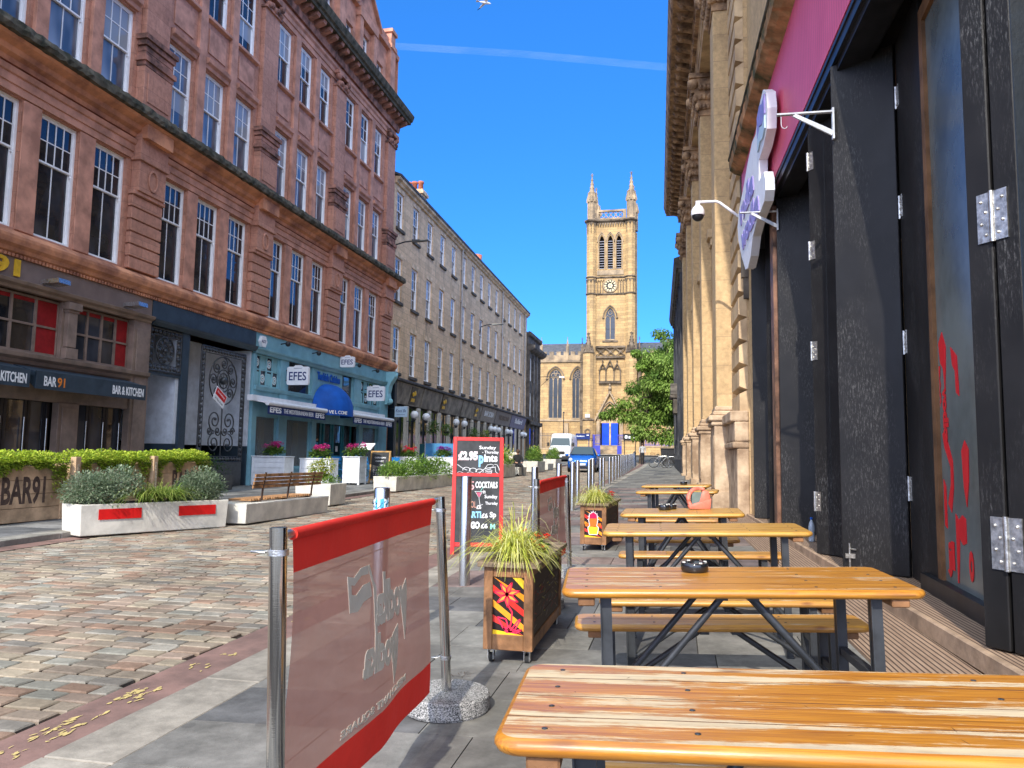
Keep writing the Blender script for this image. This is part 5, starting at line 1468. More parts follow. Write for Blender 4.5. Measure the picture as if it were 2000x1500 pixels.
 mb = MB(F); mb.box(-11.4, -10.8, 1.35, 1.37, 6.55, 6.95); mb.build('white_plaque', MT['signwhite'], root)
 mb = MB(F)
 for i in range(16):
  t0, t1 = 2 * PI * i / 16, 2 * PI * (i + 1) / 16
  q = lambda t, r: (-11.1 + math.cos(t) * r, 4.75 + math.sin(t) * r)
  P = [q(t0, 0.25), q(t1, 0.25), q(t1, 0.38), q(t0, 0.38)]
  mb.hexa([(p[0], 1.2, p[1]) for p in P], [(p[0], 1.36, p[1]) for p in P])
 mb.build('carved_roundel', MT['golddark'], root)
 return root
MT['louvre'] = mplain('slate_louvres', (0.30, 0.30, 0.34), 0.7, var=0.1)
MT['clockgold'] = mplain('gilded_clock_marks', (0.75, 0.62, 0.34), 0.5, var=0.05)
MT['doorblue'] = mplain('bright_blue_door_paint', (0.008, 0.07, 0.68), 0.4, var=0.06, scale=2)
MT['railblue'] = mplain('violet_blue_railing_paint', (0.06, 0.07, 0.42), 0.45, var=0.05)
MT['greyrail'] = mplain('grey_railing_paint', (0.10, 0.095, 0.10), 0.5, var=0.1)
build_church()

# boundary walls, railings and boards in front of the church
def stonewall(x0, x1, y, z0, z1, label):
 t = thing('boundary_wall', label, 'wall', ((x0 + x1) / 2, y, z0))
 mb = MB(); mb.box(x0, x1, y, y + 0.45, z0 - 0.3, z1); mb.build('masonry', MT['gold'], t)
 mb = MB(); mb.box(x0 - 0.04, x1 + 0.04, y - 0.06, y + 0.51, z1, z1 + 0.16); mb.build('coping', MT['goldplain'], t)
stonewall(-24, -12.6, 95, 1.75, 2.35, 'low stone wall under the grey railings behind the white van')
stonewall(-12.2, -10.2, 95, 1.75, 3.5, 'tall stone wall left of the blue church doors, below the navy board')
stonewall(-6.5, -4.4, 95, 1.75, 3.5, 'tall stone wall right of the blue church doors, below the dark board')
stonewall(-4.1, 18, 95, 1.75, 2.75, 'long low stone wall behind the bicycles and the tree')
def railing(x0, x1, y, z0, z1, mat, label, grp=None):
 t = thing('railings', label, 'railings', ((x0 + x1) / 2, y, z0), group=grp)
 mb = MB()
 x = x0; i = 0
 while x <= x1:
  mb.box(x - 0.022, x + 0.022, y - 0.022, y + 0.022, z0, z1)
  mb.lathe([(0.04, 0), (0.0, 0.14)], (x, y, z1), 4); x += 0.17; i += 1
 for z in (z0 + 0.12, z1 - 0.25): mb.box(x0 - 0.05, x1 + 0.05, y - 0.018, y + 0.018, z, z + 0.05)
 mb.build('bars', mat, t)
railing(-23.5, -12.8, 95.2, 2.5, 4.3, MT['greyrail'], 'grey spiked railings on the low wall behind the white van')
railing(-4.0, 17, 95.2, 2.9, 4.0, MT['railblue'], 'violet railings along the low wall behind the tree')
for x0, lab in ((-10.15, 'blue iron railings left of the church steps'), (-7.1, 'blue iron railings right of the church steps')):
 t = thing('step_railings', lab, 'railings', (x0 + 0.5, 96, 1.85))
 mb = MB()
 for i in range(7):
  x = x0 + i * 0.155; mb.tube([(x, 96.0, 1.85), (x, 96.0, 4.3)], 0.025, 5)
  mb.tube([(x0 + (0 if x0 < -9 else 0.95), 96 + i * 0.5, 1.9 + i * 0.17), (x0 + (0 if x0 < -9 else 0.95), 96 + i * 0.5, 4.3)], 0.025, 5)
 for z in (1.95, 2.9, 3.15, 4.2): mb.tube([(x0, 96.0, z), (x0 + 0.95, 96.0, z)], 0.03, 5)
 mb.box(x0, x0 + 0.95, 95.985, 96.015, 1.95, 2.9)
 mb.build('ironwork', MT['railblue'], t)
for x0, w, lab, txt in ((-12.1, 1.75, 'navy board with white lettering on the wall left of the blue doors', 'Ramshorn'), (-6.3, 1.6, 'dark glazed notice board on the wall right of the blue doors', None)):
 t = thing('notice_board', lab, 'notice board', (x0, 94.9, 3.5))
 mb = MB(); mb.box(x0, x0 + w, 94.80, 94.88, 3.65, 4.35); mb.box(x0 + 0.1, x0 + 0.18, 94.88, 94.95, 1.8, 4.3); mb.box(x0 + w - 0.18, x0 + w - 0.1, 94.88, 94.95, 1.8, 4.3); mb.build('board', MT['navy'] if txt else MT['black'], t)
 mb = MB()
 if txt: mb.text(txt, MF((x0 + 0.12, 94.795, 3.95), (1, 0, 0), (0, 0, 1)), w=0.95, h=0.17, bold=0.02); mb.box(x0 + 1.35, x0 + 1.62, 94.79, 94.797, 4.1, 4.2)
 else:
  for i in range(3): mb.box(x0 + 0.2 + i * 0.45, x0 + 0.5 + i * 0.45, 94.79, 94.797, 3.8, 4.15 - 0.08 * i)
 mb.build('lettering' if txt else 'pinned_notices', MT['letterwhite'], t)

# modern block far behind the church roof
t = thing('office_block', 'grey modern block showing above the church roof behind the tree', 'building', (4, 150, 1.9))
mb = MB(); mb.box(-3, 16, 150, 165, 1.6, 24.5); mb.build('wall', MT['slate'], t)
mb = MB()
for z in (14.5, 17.5, 20.5, 23): mb.box(-2.8, 15.8, 149.92, 149.98, z, z + 1.3)
mb.build('window_band', MT['glassb'], t)

# ================================================================ right side: classical stone building
PSI = R(1.55)
def build_right():
 root = thing('classical_building', 'tall yellow sandstone building with giant pilasters and a bracketed cornice', 'building', (1.3, 17, 0.2))
 cp, sp = math.cos(PSI), math.sin(PSI)
 def F(a, o, z):
  u = 1.74 + 0.0045 * (a - 17) - o; return (u * cp - a * sp, u * sp + a * cp, z)
 V0, V1, VC = 14.95, 39.6, -2.0
 pil = [17.0, 22.4, 27.8, 33.2, 38.6]
 mb = MB(F)
 ops = []
 for a, b in zip(pil, pil[1:]): ops += [(a + 1.9, b - 0.7, 2.6, 7.3), (a + 1.9, b - 0.7, 8.4, 11.0)]
 facade(mb, V0, V1, 0, 12.6, ops, 0.5)
 for p in ops:
  if p[3] < 8: 
   pass
 for a in (V0, V1): mb.quad((a, 0, 0), (a, 0, 12.6), (a, -9, 12.6), (a, -9, 0))
 mb.quad((V0, -9, 0), (V1, -9, 0), (V1, -9, 14.6), (V0, -9, 14.6)); mb.quad((V0, 0, 14.4), (V1, 0, 14.4), (V1, -9, 14.6), (V0, -9, 14.6))
 mb.mi = 1; mb.box(V0 + 0.2, V1 - 0.2, -1.1, -1.0, 2, 12)
 mb.build('wall', [MT['tan'], MT['inner']], root)
 for p in ops:
  mb = MB(F); mb.box(p[0], p[1], -0.42, -0.36, p[2], p[2] + 0.1)
  for a in (p[0], (p[0] + p[1]) / 2 - 0.04, p[1] - 0.08): mb.box(a, a + 0.08, -0.42, -0.34, p[2], p[3])
  f = mb.build('window', MT['brown'], root)
  mb = MB(F); mb.box(p[0], p[1], -0.41, -0.4, p[2], p[3]); mb.build('pane', MT['glass'], f)
 # pedestals, shafts, capitals
 for i, v in enumerate(pil):
  zg = 0.013 * v - 0.05
  e = 0.43; b = v + 0.95
  mb = MB(F); mb.box(v - 0.08, b + 0.08, 0, e + 0.06, zg, 2.0)
  mb.box(v - 0.02, b + 0.02, e + 0.06, e + 0.075, zg + 0.5, 1.8)
  mb.box(v - 0.14, b + 0.14, 0, e + 0.12, zg, 0.62)
  mb.build('pedestal', MT['tanworn'], root, bevel=0.02)
  mb = MB(F)
  for z0, z1, q in ((2.0, 2.1, 0.12), (2.1, 2.22, 0.17), (2.22, 2.32, 0.08), (2.32, 2.42, 0.04)): mb.box(v - q, b + q, 0, e + q, z0, z1)
  mb.build('pilaster_base', MT['tanworn'], root, bevel=0.025)
  mb = MB(F); mb.box(v, b, 0, e, 2.4, 11.32); mb.build('pilaster', MT['tan'], root, bevel=0.02)
  mb = MB(F)
  mb.box(v - 0.03, b + 0.03, 0, e + 0.03, 11.3, 11.38)
  mb.hexa([(v - 0.02, 0, 11.38), (b + 0.02, 0, 11.38), (b + 0.02, e + 0.02, 11.38), (v - 0.02, e + 0.02, 11.38)], [(v - 0.2, 0, 12.36), (b + 0.2, 0, 12.36), (b + 0.2, e + 0.25, 12.36), (v - 0.2, e + 0.25, 12.36)])
  mb.box(v - 0.26, b + 0.26, 0, e + 0.32, 12.36, 12.5)
  rnd = random.Random(i)
  for row in range(3):
   for k in range(7):
    a = v - 0.08 + (b - v + 0.16) * k / 6; zz = 11.55 + row * 0.27
    mb.sphere((a, e + 0.06 + row * 0.07, zz), 0.10, 6, 5, 0.8, 0.9, 1.2)
   for k in range(4): mb.sphere((v - 0.06 - row * 0.06, 0.05 + k * 0.12, 11.55 + row * 0.27), 0.09, 6, 5)
  for a in (v - 0.12, b + 0.12): mb.lathe([(0.02, -0.16), (0.16, -0.1), (0.16, 0.1), (0.02, 0.16)], (a, e + 0.2, 12.2), 10)
  mb.build('capital', MT['tandark'], root)
  mb = MB(F)        # impost beside each shaft
  if i: 
   mb.box(v - 0.55, v - 0.02, 0, 0.28, 7.5, 7.75); mb.box(v - 0.5, v - 0.02, 0, 0.2, 7.3, 7.5); mb.box(v - 0.45, v - 0.02, 0, 0.15, 2.6, 7.3)
   mb.build('impost', MT['tanplain'], root, bevel=0.015)
 # rusticated quoins beside the bar
 mb = MB(F); z = 0.3
 while z < 12.3:
  mb.hexa([(15.0, 0, z), (16.7, 0, z), (16.7, 0.01, z), (15.0, 0.01, z)], [(15.0, 0, z + 0.45), (16.7, 0, z + 0.45), (16.7, 0.01, z + 0.45), (15.0, 0.01, z + 0.45)])
  b4 = [(15.02, 0.0, z), (16.68, 0.0, z), (16.68, 0.0, z + 0.455), (15.02, 0.0, z + 0.455)]
  t4 = [(15.08, 0.15, z + 0.07), (16.6, 0.15, z + 0.07), (16.6, 0.15, z + 0.385), (15.08, 0.15, z + 0.385)]
  mb.hexa(b4, t4); z += 0.46
 mb.build('quoins', MT['tanplain'], root)
 mb = MB(F); mb.box(14.97, 16.75, 0, 0.22, 0.1, 1.5); mb.box(14.95, 16.8, 0, 0.3, 1.5, 1.62); mb.box(14.96, 16.78, 0, 0.26, 1.62, 2.0); mb.box(14.95, 16.8, 0, 0.34, 2.0, 2.2)
 mb.build('plinth', MT['tanworn'], root, bevel=0.03, bseg=2)
 # entablature
 mb = MB(F)
 mb.sweep([(0, 12.5), (0.46, 12.5), (0.46, 12.66), (0.5, 12.68), (0.5, 12.84), (0.55, 12.88), (0.46, 12.94), (0.46, 13.36), (0, 13.4)], VC, V1)
 mb.build('architrave', MT['tanplain'], root)
 mb = MB(F)
 a = VC
 while a < V1: mb.box(a, a + 0.09, 0.44, 0.62, 13.38, 13.56); a += 0.17
 a = VC + 0.1
 while a < V1:
  mb.hexa([(a, 0.5, 13.64), (a + 0.24, 0.5, 13.64), (a + 0.24, 1.0, 13.78), (a, 1.0, 13.78)], [(a, 0.5, 13.92), (a + 0.24, 0.5, 13.92), (a + 0.24, 1.12, 13.92), (a, 1.12, 13.92)]); mb.sphere((a + 0.12, 0.95, 13.8), 0.11, 8, 5, 1, 1, 0.9); a += 0.58
 mb.sweep([(0, 13.36), (0.6, 13.4), (0.6, 13.58), (0.66, 13.62), (0, 13.7)], VC, V1)
 mb.sweep([(0, 13.9), (1.22, 13.92), (1.22, 14.02), (1.26, 14.06), (1.3, 14.22), (1.34, 14.34), (0, 14.5)], VC, V1 + 0.5)
 mb.build('cornice', MT['tandark'], root)
 return root
build_right()

def build_rdark():
 root = thing('dark_office_building', 'blackened building with dentilled cornice beyond the yellow sandstone pilasters', 'building', (0.3, 49, 0.6))
 cp, sp = math.cos(PSI), math.sin(PSI)
 def F(a, o, z):
  u = 1.46 + 0.0045 * (a - 45) - o; return (u * cp - a * sp, u * sp + a * cp, z)
 V0, V1 = 40.4, 58.0
 cs = [42.4, 45.6, 48.8, 52.0, 55.2]
 ops = [(c - 0.6, c + 0.6, z0, z1) for c in cs for z0, z1 in ((2.0, 4.2), (5.4, 7.6), (8.4, 10.2))]
 mb = MB(F); facade(mb, V0, V1, 0.3, 11.2, ops, 0.25)
 for a in (V0, V1): mb.quad((a, 0, 0), (a, 0, 11.8), (a, -9, 11.8), (a, -9, 0))
 mb.quad((V0, -9, 0), (V1, -9, 0), (V1, -9, 11.8), (V0, -9, 11.8)); mb.quad((V0, 0, 11.7), (V1, 0, 11.7), (V1, -9, 11.8), (V0, -9, 11.8))
 mb.box(V0, V1, 0, 0.1, 0.3, 1.3); mb.box(V0, V1, 0, 0.08, 4.6, 4.9)
 for a in (40.6, 44, 47.2, 50.4, 53.6, 57.6): mb.box(a - 0.25, a + 0.25, 0, 0.12, 1.3, 11.0)
 mb.mi = 1; mb.box(V0 + .2, V1 - .2, -0.8, -0.7, 1.5, 11)
 mb.build('wall', [MT['wallblack'], MT['inner']], root)
 for p in ops:
  mb = MB(F); mb.box(p[0], p[0] + 0.07, -0.2, -0.12, p[2], p[3]); mb.box(p[1] - 0.07, p[1], -0.2, -0.12, p[2], p[3]); mb.box(p[0], p[1], -0.198, -0.122, (p[2] + p[3]) / 2, (p[2] + p[3]) / 2 + 0.06)
  f = mb.build('window', MT['blackm'], root); mb = MB(F); mb.box(p[0], p[1], -0.18, -0.17, p[2], p[3]); mb.build('pane', MT['glass'], f)
 mb = MB(F)
 a = V0
 while a < V1: mb.box(a, a + 0.14, 0, 0.2, 11.0, 11.2); a += 0.27
 mb.sweep([(0, 11.2), (0.3, 11.25), (0.34, 11.4), (0.4, 11.55), (0.42, 11.75), (0, 11.9)], V0, V1 + 0.4)
 mb.build('cornice', MT['buffdark'], root)
 mb = MB(F); mb.sweep([(0, 5.0), (0.5, 5.05), (0.55, 5.2), (0, 5.25)], 47.6, 50.0); mb.poly([(47.6, 0, 5.25), (50.0, 0, 5.25), (48.8, 0, 6.0)], (0, 0.5, 0)); mb.box(47.7, 47.95, 0, 0.35, 4.1, 5.0); mb.box(49.65, 49.9, 0, 0.35, 4.1, 5.0)
 mb.build('door_pediment', MT['buffdark'], root)
MT['wallblack'] = mplain('soot_black_wall', (0.06, 0.06, 0.065), 0.8, var=0.3, scale=1.0, bump=0.3, c2=(0.025, 0.028, 0.035))
build_rdark()
# ================================================================ the bar on the right
def UV(u, v, z):
 cp, sp = math.cos(PSI), math.sin(PSI)
 return (u * cp - v * sp, u * sp + v * cp, z)
MT['pink'] = None
def pinkmat():
 n = N('pink_ribbed_cladding'); tc = n.n('ShaderNodeTexCoord'); sp = n.n('ShaderNodeSeparateXYZ'); n.l(tc.outputs['Object'], sp.inputs[0])
 w = n.math('FRACT', n.math('MULTIPLY', n.math('ADD', sp.outputs['Y'], 0.0), 11.0))
 ln = n.math('LESS_THAN', w, 0.07)
 f = n.noise(tc.outputs['Object'], 1.2, 4)
 base = n.ramp(f, [(0.3, (0.66, 0.085, 0.15)), (0.7, (0.78, 0.12, 0.20))])
 n.color(n.mix(ln, base, (0.26, 0.03, 0.06)))
 n.bump(n.math('SUBTRACT', 1.0, ln), 0.5, 0.01)
 n.b.inputs['Specular IOR Level'].default_value = 0.3
 return n.set(Roughness=0.45)
MT['pink'] = pinkmat()
def doormat():
 n = N('scuffed_black_door_paint'); co = n.co()
 f = n.noise(n.co((45, 45, 9)), 2.2, 6, 0.8)
 big = n.noise(n.co((1.6, 1.6, 0.7)), 1.3, 4, 0.6)
 w = n.math('MULTIPLY', n.ramp(f, [(0.52, 0.0), (0.68, 1.0)]), n.ramp(big, [(0.46, 0.0), (0.66, 0.7)]))
 base = n.ramp(n.noise(co, 2.0, 3), [(0.3, (0.009, 0.0085, 0.0085)), (0.7, (0.017, 0.016, 0.016))])
 n.color(n.mix(w, base, (0.19, 0.185, 0.18)))
 n.bump(f, 0.15, 0.003)
 n.b.inputs['Specular IOR Level'].default_value = 0.25
 return n.set(Roughness=n.ramp(big, [(0.3, 0.42), (0.7, 0.6)]))
MT['door'] = doormat()
MT['paleglass'] = mplain('frosted_pale_glass', (0.13, 0.15, 0.14), 0.25, var=0.25, scale=0.8, bump=0, spec=0.35)
MT['redvinyl'] = mplain('red_window_vinyl', (0.75, 0.01, 0.02), 0.4, var=0.04, bump=0)
MT['deck'] = None
def deckmat():
 n = N('ribbed_deck_boards'); tc = n.n('ShaderNodeTexCoord'); sp = n.n('ShaderNodeSeparateXYZ'); n.l(tc.outputs['Object'], sp.inputs[0])
 w = n.math('FRACT', n.math('MULTIPLY', sp.outputs['X'], 34.0))
 ln = n.math('LESS_THAN', w, 0.32)
 f = n.noise(n.co((20, 1.5, 20)), 2, 5, 0.7)
 base = n.ramp(f, [(0.3, (0.24, 0.155, 0.10)), (0.7, (0.40, 0.28, 0.19))])
 n.color(n.mix(ln, base, (0.07, 0.042, 0.03)))
 n.bump(n.math('SUBTRACT', 1.0, ln), 0.8, 0.006)
 return n.set(Roughness=0.8)
MT['deck'] = deckmat()
MT['wallbrown'] = mplain('rusty_brown_soffit', (0.20, 0.10, 0.06), 0.5, var=0.35, scale=3, bump=0.4)
def orangelight():
 n = N('orange_strip_light'); n.color((0.9, 0.4, 0.05)); n.set(Emission_Color=(1, 0.42, 0.05, 1), Emission_Strength=0.7); return n.m
MT['orangelight'] = orangelight()
def violetlight():
 n = N('violet_spot_light'); n.color((0.2, 0.1, 0.9)); n.set(Emission_Color=(0.2, 0.08, 1, 1), Emission_Strength=3.0); return n.m
MT['violet'] = violetlight()

def build_bar():
 root = thing('bar_building', 'black fronted bar with pink cladding and folding doors beside the picnic tables', 'bar', UV(1.7, 8, 0.1), PSI)
 # shell
 mb = MB(UV)
 mb.box(1.80, 9, -2.0, 14.93, 6.95, 14.4)
 mb.box(1.98, 9, -2.0, 14.93, 5.32, 6.95)
 mb.box(1.75, 2.6, 14.1, 14.93, 0.0, 5.3)
 mb.build('stone_wall', MT['tan'], root)
 mb = MB(UV)
 mb.box(1.9, 9.0, 3.05, 14.1, 5.14, 5.3); mb.box(6.0, 6.1, 2.0, 14.1, 0.3, 5.2); mb.box(1.9, 6, 1.95, 2.0, 0.3, 5.2)
 mb.build('interior', MT['inner'], root)
 mb = MB(UV); mb.box(2.1, 6.0, 2.0, 14.1, 0.2, 0.29); mb.build('interior_floor', MT['gasket'], root)
 mb = MB(UV); mb.box(1.64, 1.95, 3.15, 14.78, 5.16, 6.66); mb.build('pink_fascia', MT['pink'], root)
 mb = MB(UV); mb.box(1.66, 2.0, 3.1, 14.8, 5.0, 5.155); mb.box(1.645, 1.66, 3.1, 14.8, 5.10, 5.14); mb.box(1.70, 1.95, 3.1, 14.8, 4.93, 5.0); mb.build('door_track', MT['black'], root)
 mb = MB(UV)
 rnd = random.Random(5); n = 120; prof = [(1.80, 6.66), (1.66, 6.67), (1.52, 6.74), (1.44, 6.80), (1.42, 6.95), (1.46, 7.02), (1.8, 7.12)]
 for i in range(n + 1):
  v = 2.9 + 12.0 * i / n
  for u, z in prof: mb.v.append(Vector(UV(u + rnd.uniform(-0.008, 0.008), v, z + rnd.uniform(-0.012, 0.012))))
 k = len(prof)
 mb.f = [(i * k + j, i * k + (j + 1) % k, (i + 1) * k + (j + 1) % k, (i + 1) * k + j) for i in range(n) for j in range(k)] + [tuple(range(k)), tuple(range(n * k, n * k + k))]
 mb.m = [0] * len(mb.f); mb.c = [(1, 1, 1)] * len(mb.f); mb.sm = [False] * len(mb.f)
 mb.build('stone_ledge', MT['ledge'], root)
 mb = MB(UV); mb.tube([(1.43, 2.95, 6.99), (1.43, 14.85, 6.99)], 0.035, 8); mb.build('gutter', MT['mossy'], root)
 mb = MB(UV); mb.box(1.62, 1.96, 14.8, 14.92, 4.7, 6.66); mb.box(1.66, 1.9, 14.82, 14.92, 4.3, 4.7); mb.build('end_trim', MT['buffdark'], root)
 # decking
 mb = MB(UV); mb.box(1.70, 3.0, 1.5, 14.9, 0.05, 0.30); mb.build('deck', MT['deck'], root)
 mb = MB(UV); mb.box(1.655, 1.70, 1.5, 14.9, 0.19, 0.305); mb.build('deck_nosing', MT['decklight'], root, bevel=0.008)
 mb = MB(UV); mb.hexa([(1.22, 1.5, -0.05), (1.655, 1.5, -0.05), (1.655, 14.9, -0.05), (1.22, 14.9, 0.05)], [(1.22, 1.5, 0.10), (1.655, 1.5, 0.165), (1.655, 14.9, 0.27), (1.22, 14.9, 0.23)]); mb.build('ribbed_step', MT['deck'], root)
 # folding leaves
 def leaf(p, q, z0, z1, t=0.055, mat='door', hinges=(), name='folding_door', hside=0):
  p = Vector((p[0], p[1])); q = Vector((q[0], q[1])); d = (q - p).normalized(); nn = Vector((d.y, -d.x)) * t
  mb = MB(UV); c = [(p.x, p.y), (q.x, q.y), (q.x - nn.x, q.y - nn.y), (p.x - nn.x, p.y - nn.y)]
  mb.hexa([(a, b, z0) for a, b in c], [(a, b, z1) for a, b in c])
  o = mb.build(name, MT[mat], root, bevel=0.006)
  for hz in hinges:
   mb = MB(UV); e = p if hside == 0 else q; s = 1 if hside == 0 else -1
   w = d * 0.075 * s
   off = Vector((d.y, -d.x)) * 0.006
   mb.hexa([(e.x + off.x * k2, e.y + off.y * k2, hz) for k2 in (1, 0)] + [(e.x + w.x, e.y + w.y, hz), (e.x + w.x + off.x, e.y + w.y + off.y, hz)],
     [(e.x + off.x * k2, e.y + off.y * k2, hz + 0.2) for k2 in (1, 0)] + [(e.x + w.x, e.y + w.y, hz + 0.2), (e.x + w.x + off.x, e.y + w.y + off.y, hz + 0.2)])
   mb.tube([(e.x + off.x, e.y + off.y, hz - 0.003), (e.x + off.x, e.y + off.y, hz + 0.203)], 0.014, 8)
   for j in range(6):
    ww = d * (0.022 + 0.03 * (j % 2)) * s; mb.sphere((e.x + ww.x + off.x, e.y + ww.y + off.y, hz + 0.03 + 0.028 * j), 0.0075, 6, 4)
   mb.build('hinge', MT['chrome'], o)
  return o
 # furthest pair
 leaf((1.66, 13.75), (1.98, 13.62), 0.31, 4.93)
 leaf((1.98, 13.62), (2.3, 13.2), 0.31, 4.93)
 # second pair
 leaf((1.684, 11.03), (2.198, 10.80), 0.31, 5.0)
 leaf((1.70, 12.3), (2.1, 11.9), 0.31, 5.0)
 # next pair: one edge-on with hinges, one facing the tables
 leaf((1.672, 8.70), (1.80, 8.52), 0.31, 4.93, 0.06, hinges=(0.75, 2.35, 3.45, 4.45))
 leaf((1.80, 8.52), (2.12, 8.0), 0.31, 4.93, 0.06)
 a = leaf((1.646, 7.437), (2.108, 7.11), 0.31, 5.0)
 mb = MB(UV)   # drop bolt at its foot
 mb.tube([(1.70, 7.395, 0.34), (1.70, 7.395, 0.55)], 0.010, 6); mb.box(1.66, 1.74, 7.37, 7.39, 0.42, 0.46); mb.tube([(1.70, 7.395, 0.50), (1.74, 7.34, 0.50)], 0.008, 6)
 mb.build('drop_bolt', MT['chrome'], a)
 # glazed door set back with its dark hinged stile
 s = leaf((2.13, 7.12), (2.06, 6.3), 0.31, 5.0, 0.05, hinges=(0.95, 2.2, 3.4, 4.4))
 g = Vector((2.06, 6.3)); h = Vector((1.95, 5.1)); d = (h - g).normalized()
 mb = MB(UV); q = [g + d * t_ for t_ in (0, 0.10)]
 mb.hexa([(q[0].x, q[0].y, 0.42), (q[1].x, q[1].y, 0.42), (q[1].x + 0.06, q[1].y, 0.42), (q[0].x + 0.06, q[0].y, 0.42)], [(q[0].x, q[0].y, 4.7), (q[1].x, q[1].y, 4.7), (q[1].x + 0.06, q[1].y, 4.7), (q[0].x + 0.06, q[0].y, 4.7)])
 mb.hexa([(g.x, g.y, 4.7), (h.x, h.y, 4.7), (h.x + 0.06, h.y, 4.7), (g.x + 0.06, g.y, 4.7)], [(g.x, g.y, 4.82), (h.x, h.y, 4.82), (h.x + 0.06, h.y, 4.82), (g.x + 0.06, g.y, 4.82)])
 fr = mb.build('glazed_door', MT['gasket'], root)
 mb = MB(UV); mb.hexa([(g.x + 0.03, g.y, 0.42), (h.x + 0.03, h.y, 0.42), (h.x + 0.036, h.y, 0.42), (g.x + 0.036, g.y, 0.42)], [(g.x + 0.03, g.y, 4.7), (h.x + 0.03, h.y, 4.7), (h.x + 0.036, h.y, 4.7), (g.x + 0.036, g.y, 4.7)]); mb.build('pane', MT['paleglass'], fr)
 mb = MB(UV); mb.hexa([(g.x - 0.03, g.y + .3, 0.30), (h.x - 0.03, h.y, 0.30), (h.x + 0.1, h.y, 0.30), (g.x + 0.1, g.y + .3, 0.30)], [(g.x - 0.03, g.y + .3, 0.42), (h.x - 0.03, h.y, 0.42), (h.x + 0.1, h.y, 0.42), (g.x + 0.1, g.y + .3, 0.42)]); mb.build('door_sill', MT['black'], fr)
 # red vinyl lettering up the glass
 P = lambda t, z: (g.x + d.x * t + 0.026, g.y + d.y * t, z)
 mb = MB(UV)
 def blob(pts): 
  mb.poly([P(a, b) for a, b in pts], (0.003, 0, 0))
 blob([(0.14, 2.15), (0.24, 2.22), (0.33, 2.1), (0.31, 1.95), (0.27, 1.78), (0.24, 1.95), (0.17, 2.0)])
 blob([(0.45, 2.08), (0.60, 2.0), (0.62, 1.72), (0.55, 1.75), (0.54, 1.9), (0.48, 1.95)])
 blob([(0.62, 1.35), (0.70, 1.42), (0.78, 1.36), (0.76, 1.15), (0.70, 0.98), (0.65, 1.1)])
 blob([(0.16, 1.48), (0.22, 1.5), (0.40, 1.28), (0.40, 1.10), (0.33, 0.92), (0.25, 0.98), (0.33, 1.12), (0.34, 1.24), (0.2, 1.38)])
 blob([(0.14, 1.15), (0.2, 1.1), (0.2, 0.8), (0.14, 0.82)])
 blob([(0.42, 0.92), (0.50, 0.88), (0.58, 0.92), (0.66, 0.9), (0.66, 0.74), (0.58, 0.72), (0.5, 0.76), (0.48, 0.62), (0.44, 0.45), (0.42, 0.45)])
 mb.text('vodka', MF(P(0.20, 1.82), (0.0, 0, -1), (d.x, d.y, 0)), w=0.42, h=0.13, bold=0.05, depth=0.002)
 mb.text('BAR', MF(P(0.13, 1.98), (0.0, 0, -1), (d.x, d.y, 0)), w=0.3, h=0.03, bold=0.04, depth=0.002)
 mb.text('jl', MF(P(0.18, 0.46), (d.x, d.y, 0), (0, 0, 1)), w=0.18, h=0.26, bold=0.08, depth=0.002)
 mb.text('O', MF(P(0.70, 0.5), (d.x, d.y, 0), (0, 0, 1)), w=0.1, h=0.2, bold=0.08, depth=0.002)
 mb.build('red_lettering', MT['redvinyl'], fr)
 # nearest folded pair, hinged edges towards the street
 leaf((1.705, 4.56), (1.78, 4.44), 0.31, 5.0, 0.075, name='folding_door')
 o = leaf((1.79, 4.425), (1.86, 4.31), 0.31, 5.0, 0.075)
 for hz in (0.72, 2.45, 4.02):
  mb = MB(UV)
  c = Vector((1.785, 4.43)); dd = Vector((0.53, -0.85)); off = Vector((-0.85, -0.53)) * 0.008
  A = c - dd * 0.085 + off; B = c + dd * 0.085 + off
  mb.hexa([(A.x, A.y, hz), (B.x, B.y, hz), (B.x - off.x, B.y - off.y, hz), (A.x - off.x, A.y - off.y, hz)], [(A.x, A.y, hz + 0.27), (B.x, B.y, hz + 0.27), (B.x - off.x, B.y - off.y, hz + 0.27), (A.x - off.x, A.y - off.y, hz + 0.27)])
  mb.tube([(c.x + off.x, c.y + off.y, hz - 0.004), (c.x + off.x, c.y + off.y, hz + 0.274)], 0.014, 10)
  for sg in (-1, 1):
   for j in range(4):
    w = dd * (0.035 + 0.025 * (j % 2)) * sg; mb.sphere((c.x + w.x + off.x * 1.2, c.y + w.y + off.y * 1.2, hz + 0.04 + 0.062 * j), 0.009, 8, 5)
  mb.build('hinge', MT['chrome'], o)
 leaf((1.86, 4.31), (2.5, 4.28), 0.31, 5.0, 0.06, 'navydark')  # near-black material puts the shade on this leaf into its colour
 leaf((1.78, 4.53), (2.3, 4.75), 0.31, 5.0, 0.06)
 o = leaf((2.02, 3.15), (2.8, 2.9), 0.31, 5.3, 0.06)
 mb = MB(UV); mb.box(2.0, 2.2, 3.22, 3.4, 0.31, 0.72); mb.build('brown_post', MT['wallbrown'], root)
 mb = MB(UV); mb.box(2.12, 2.30, 8.9, 9.3, 0.31, 5.14); mb.box(2.12, 2.4, 12.5, 12.9, 0.31, 5.14); mb.box(1.66, 1.78, 11.25, 11.5, 0.31, 4.9); mb.build('jamb', MT['wallbrown'], root)
 # brown curved beam and strip light inside
 mb = MB(UV); mb.tube([(2.45, 3.4, 5.3), (2.42, 5.0, 5.02), (2.4, 6.2, 4.9), (2.42, 7.3, 4.95), (2.5, 8.4, 5.2)], 0.16, 12); mb.build('curved_beam', MT['wallbrown'], root)
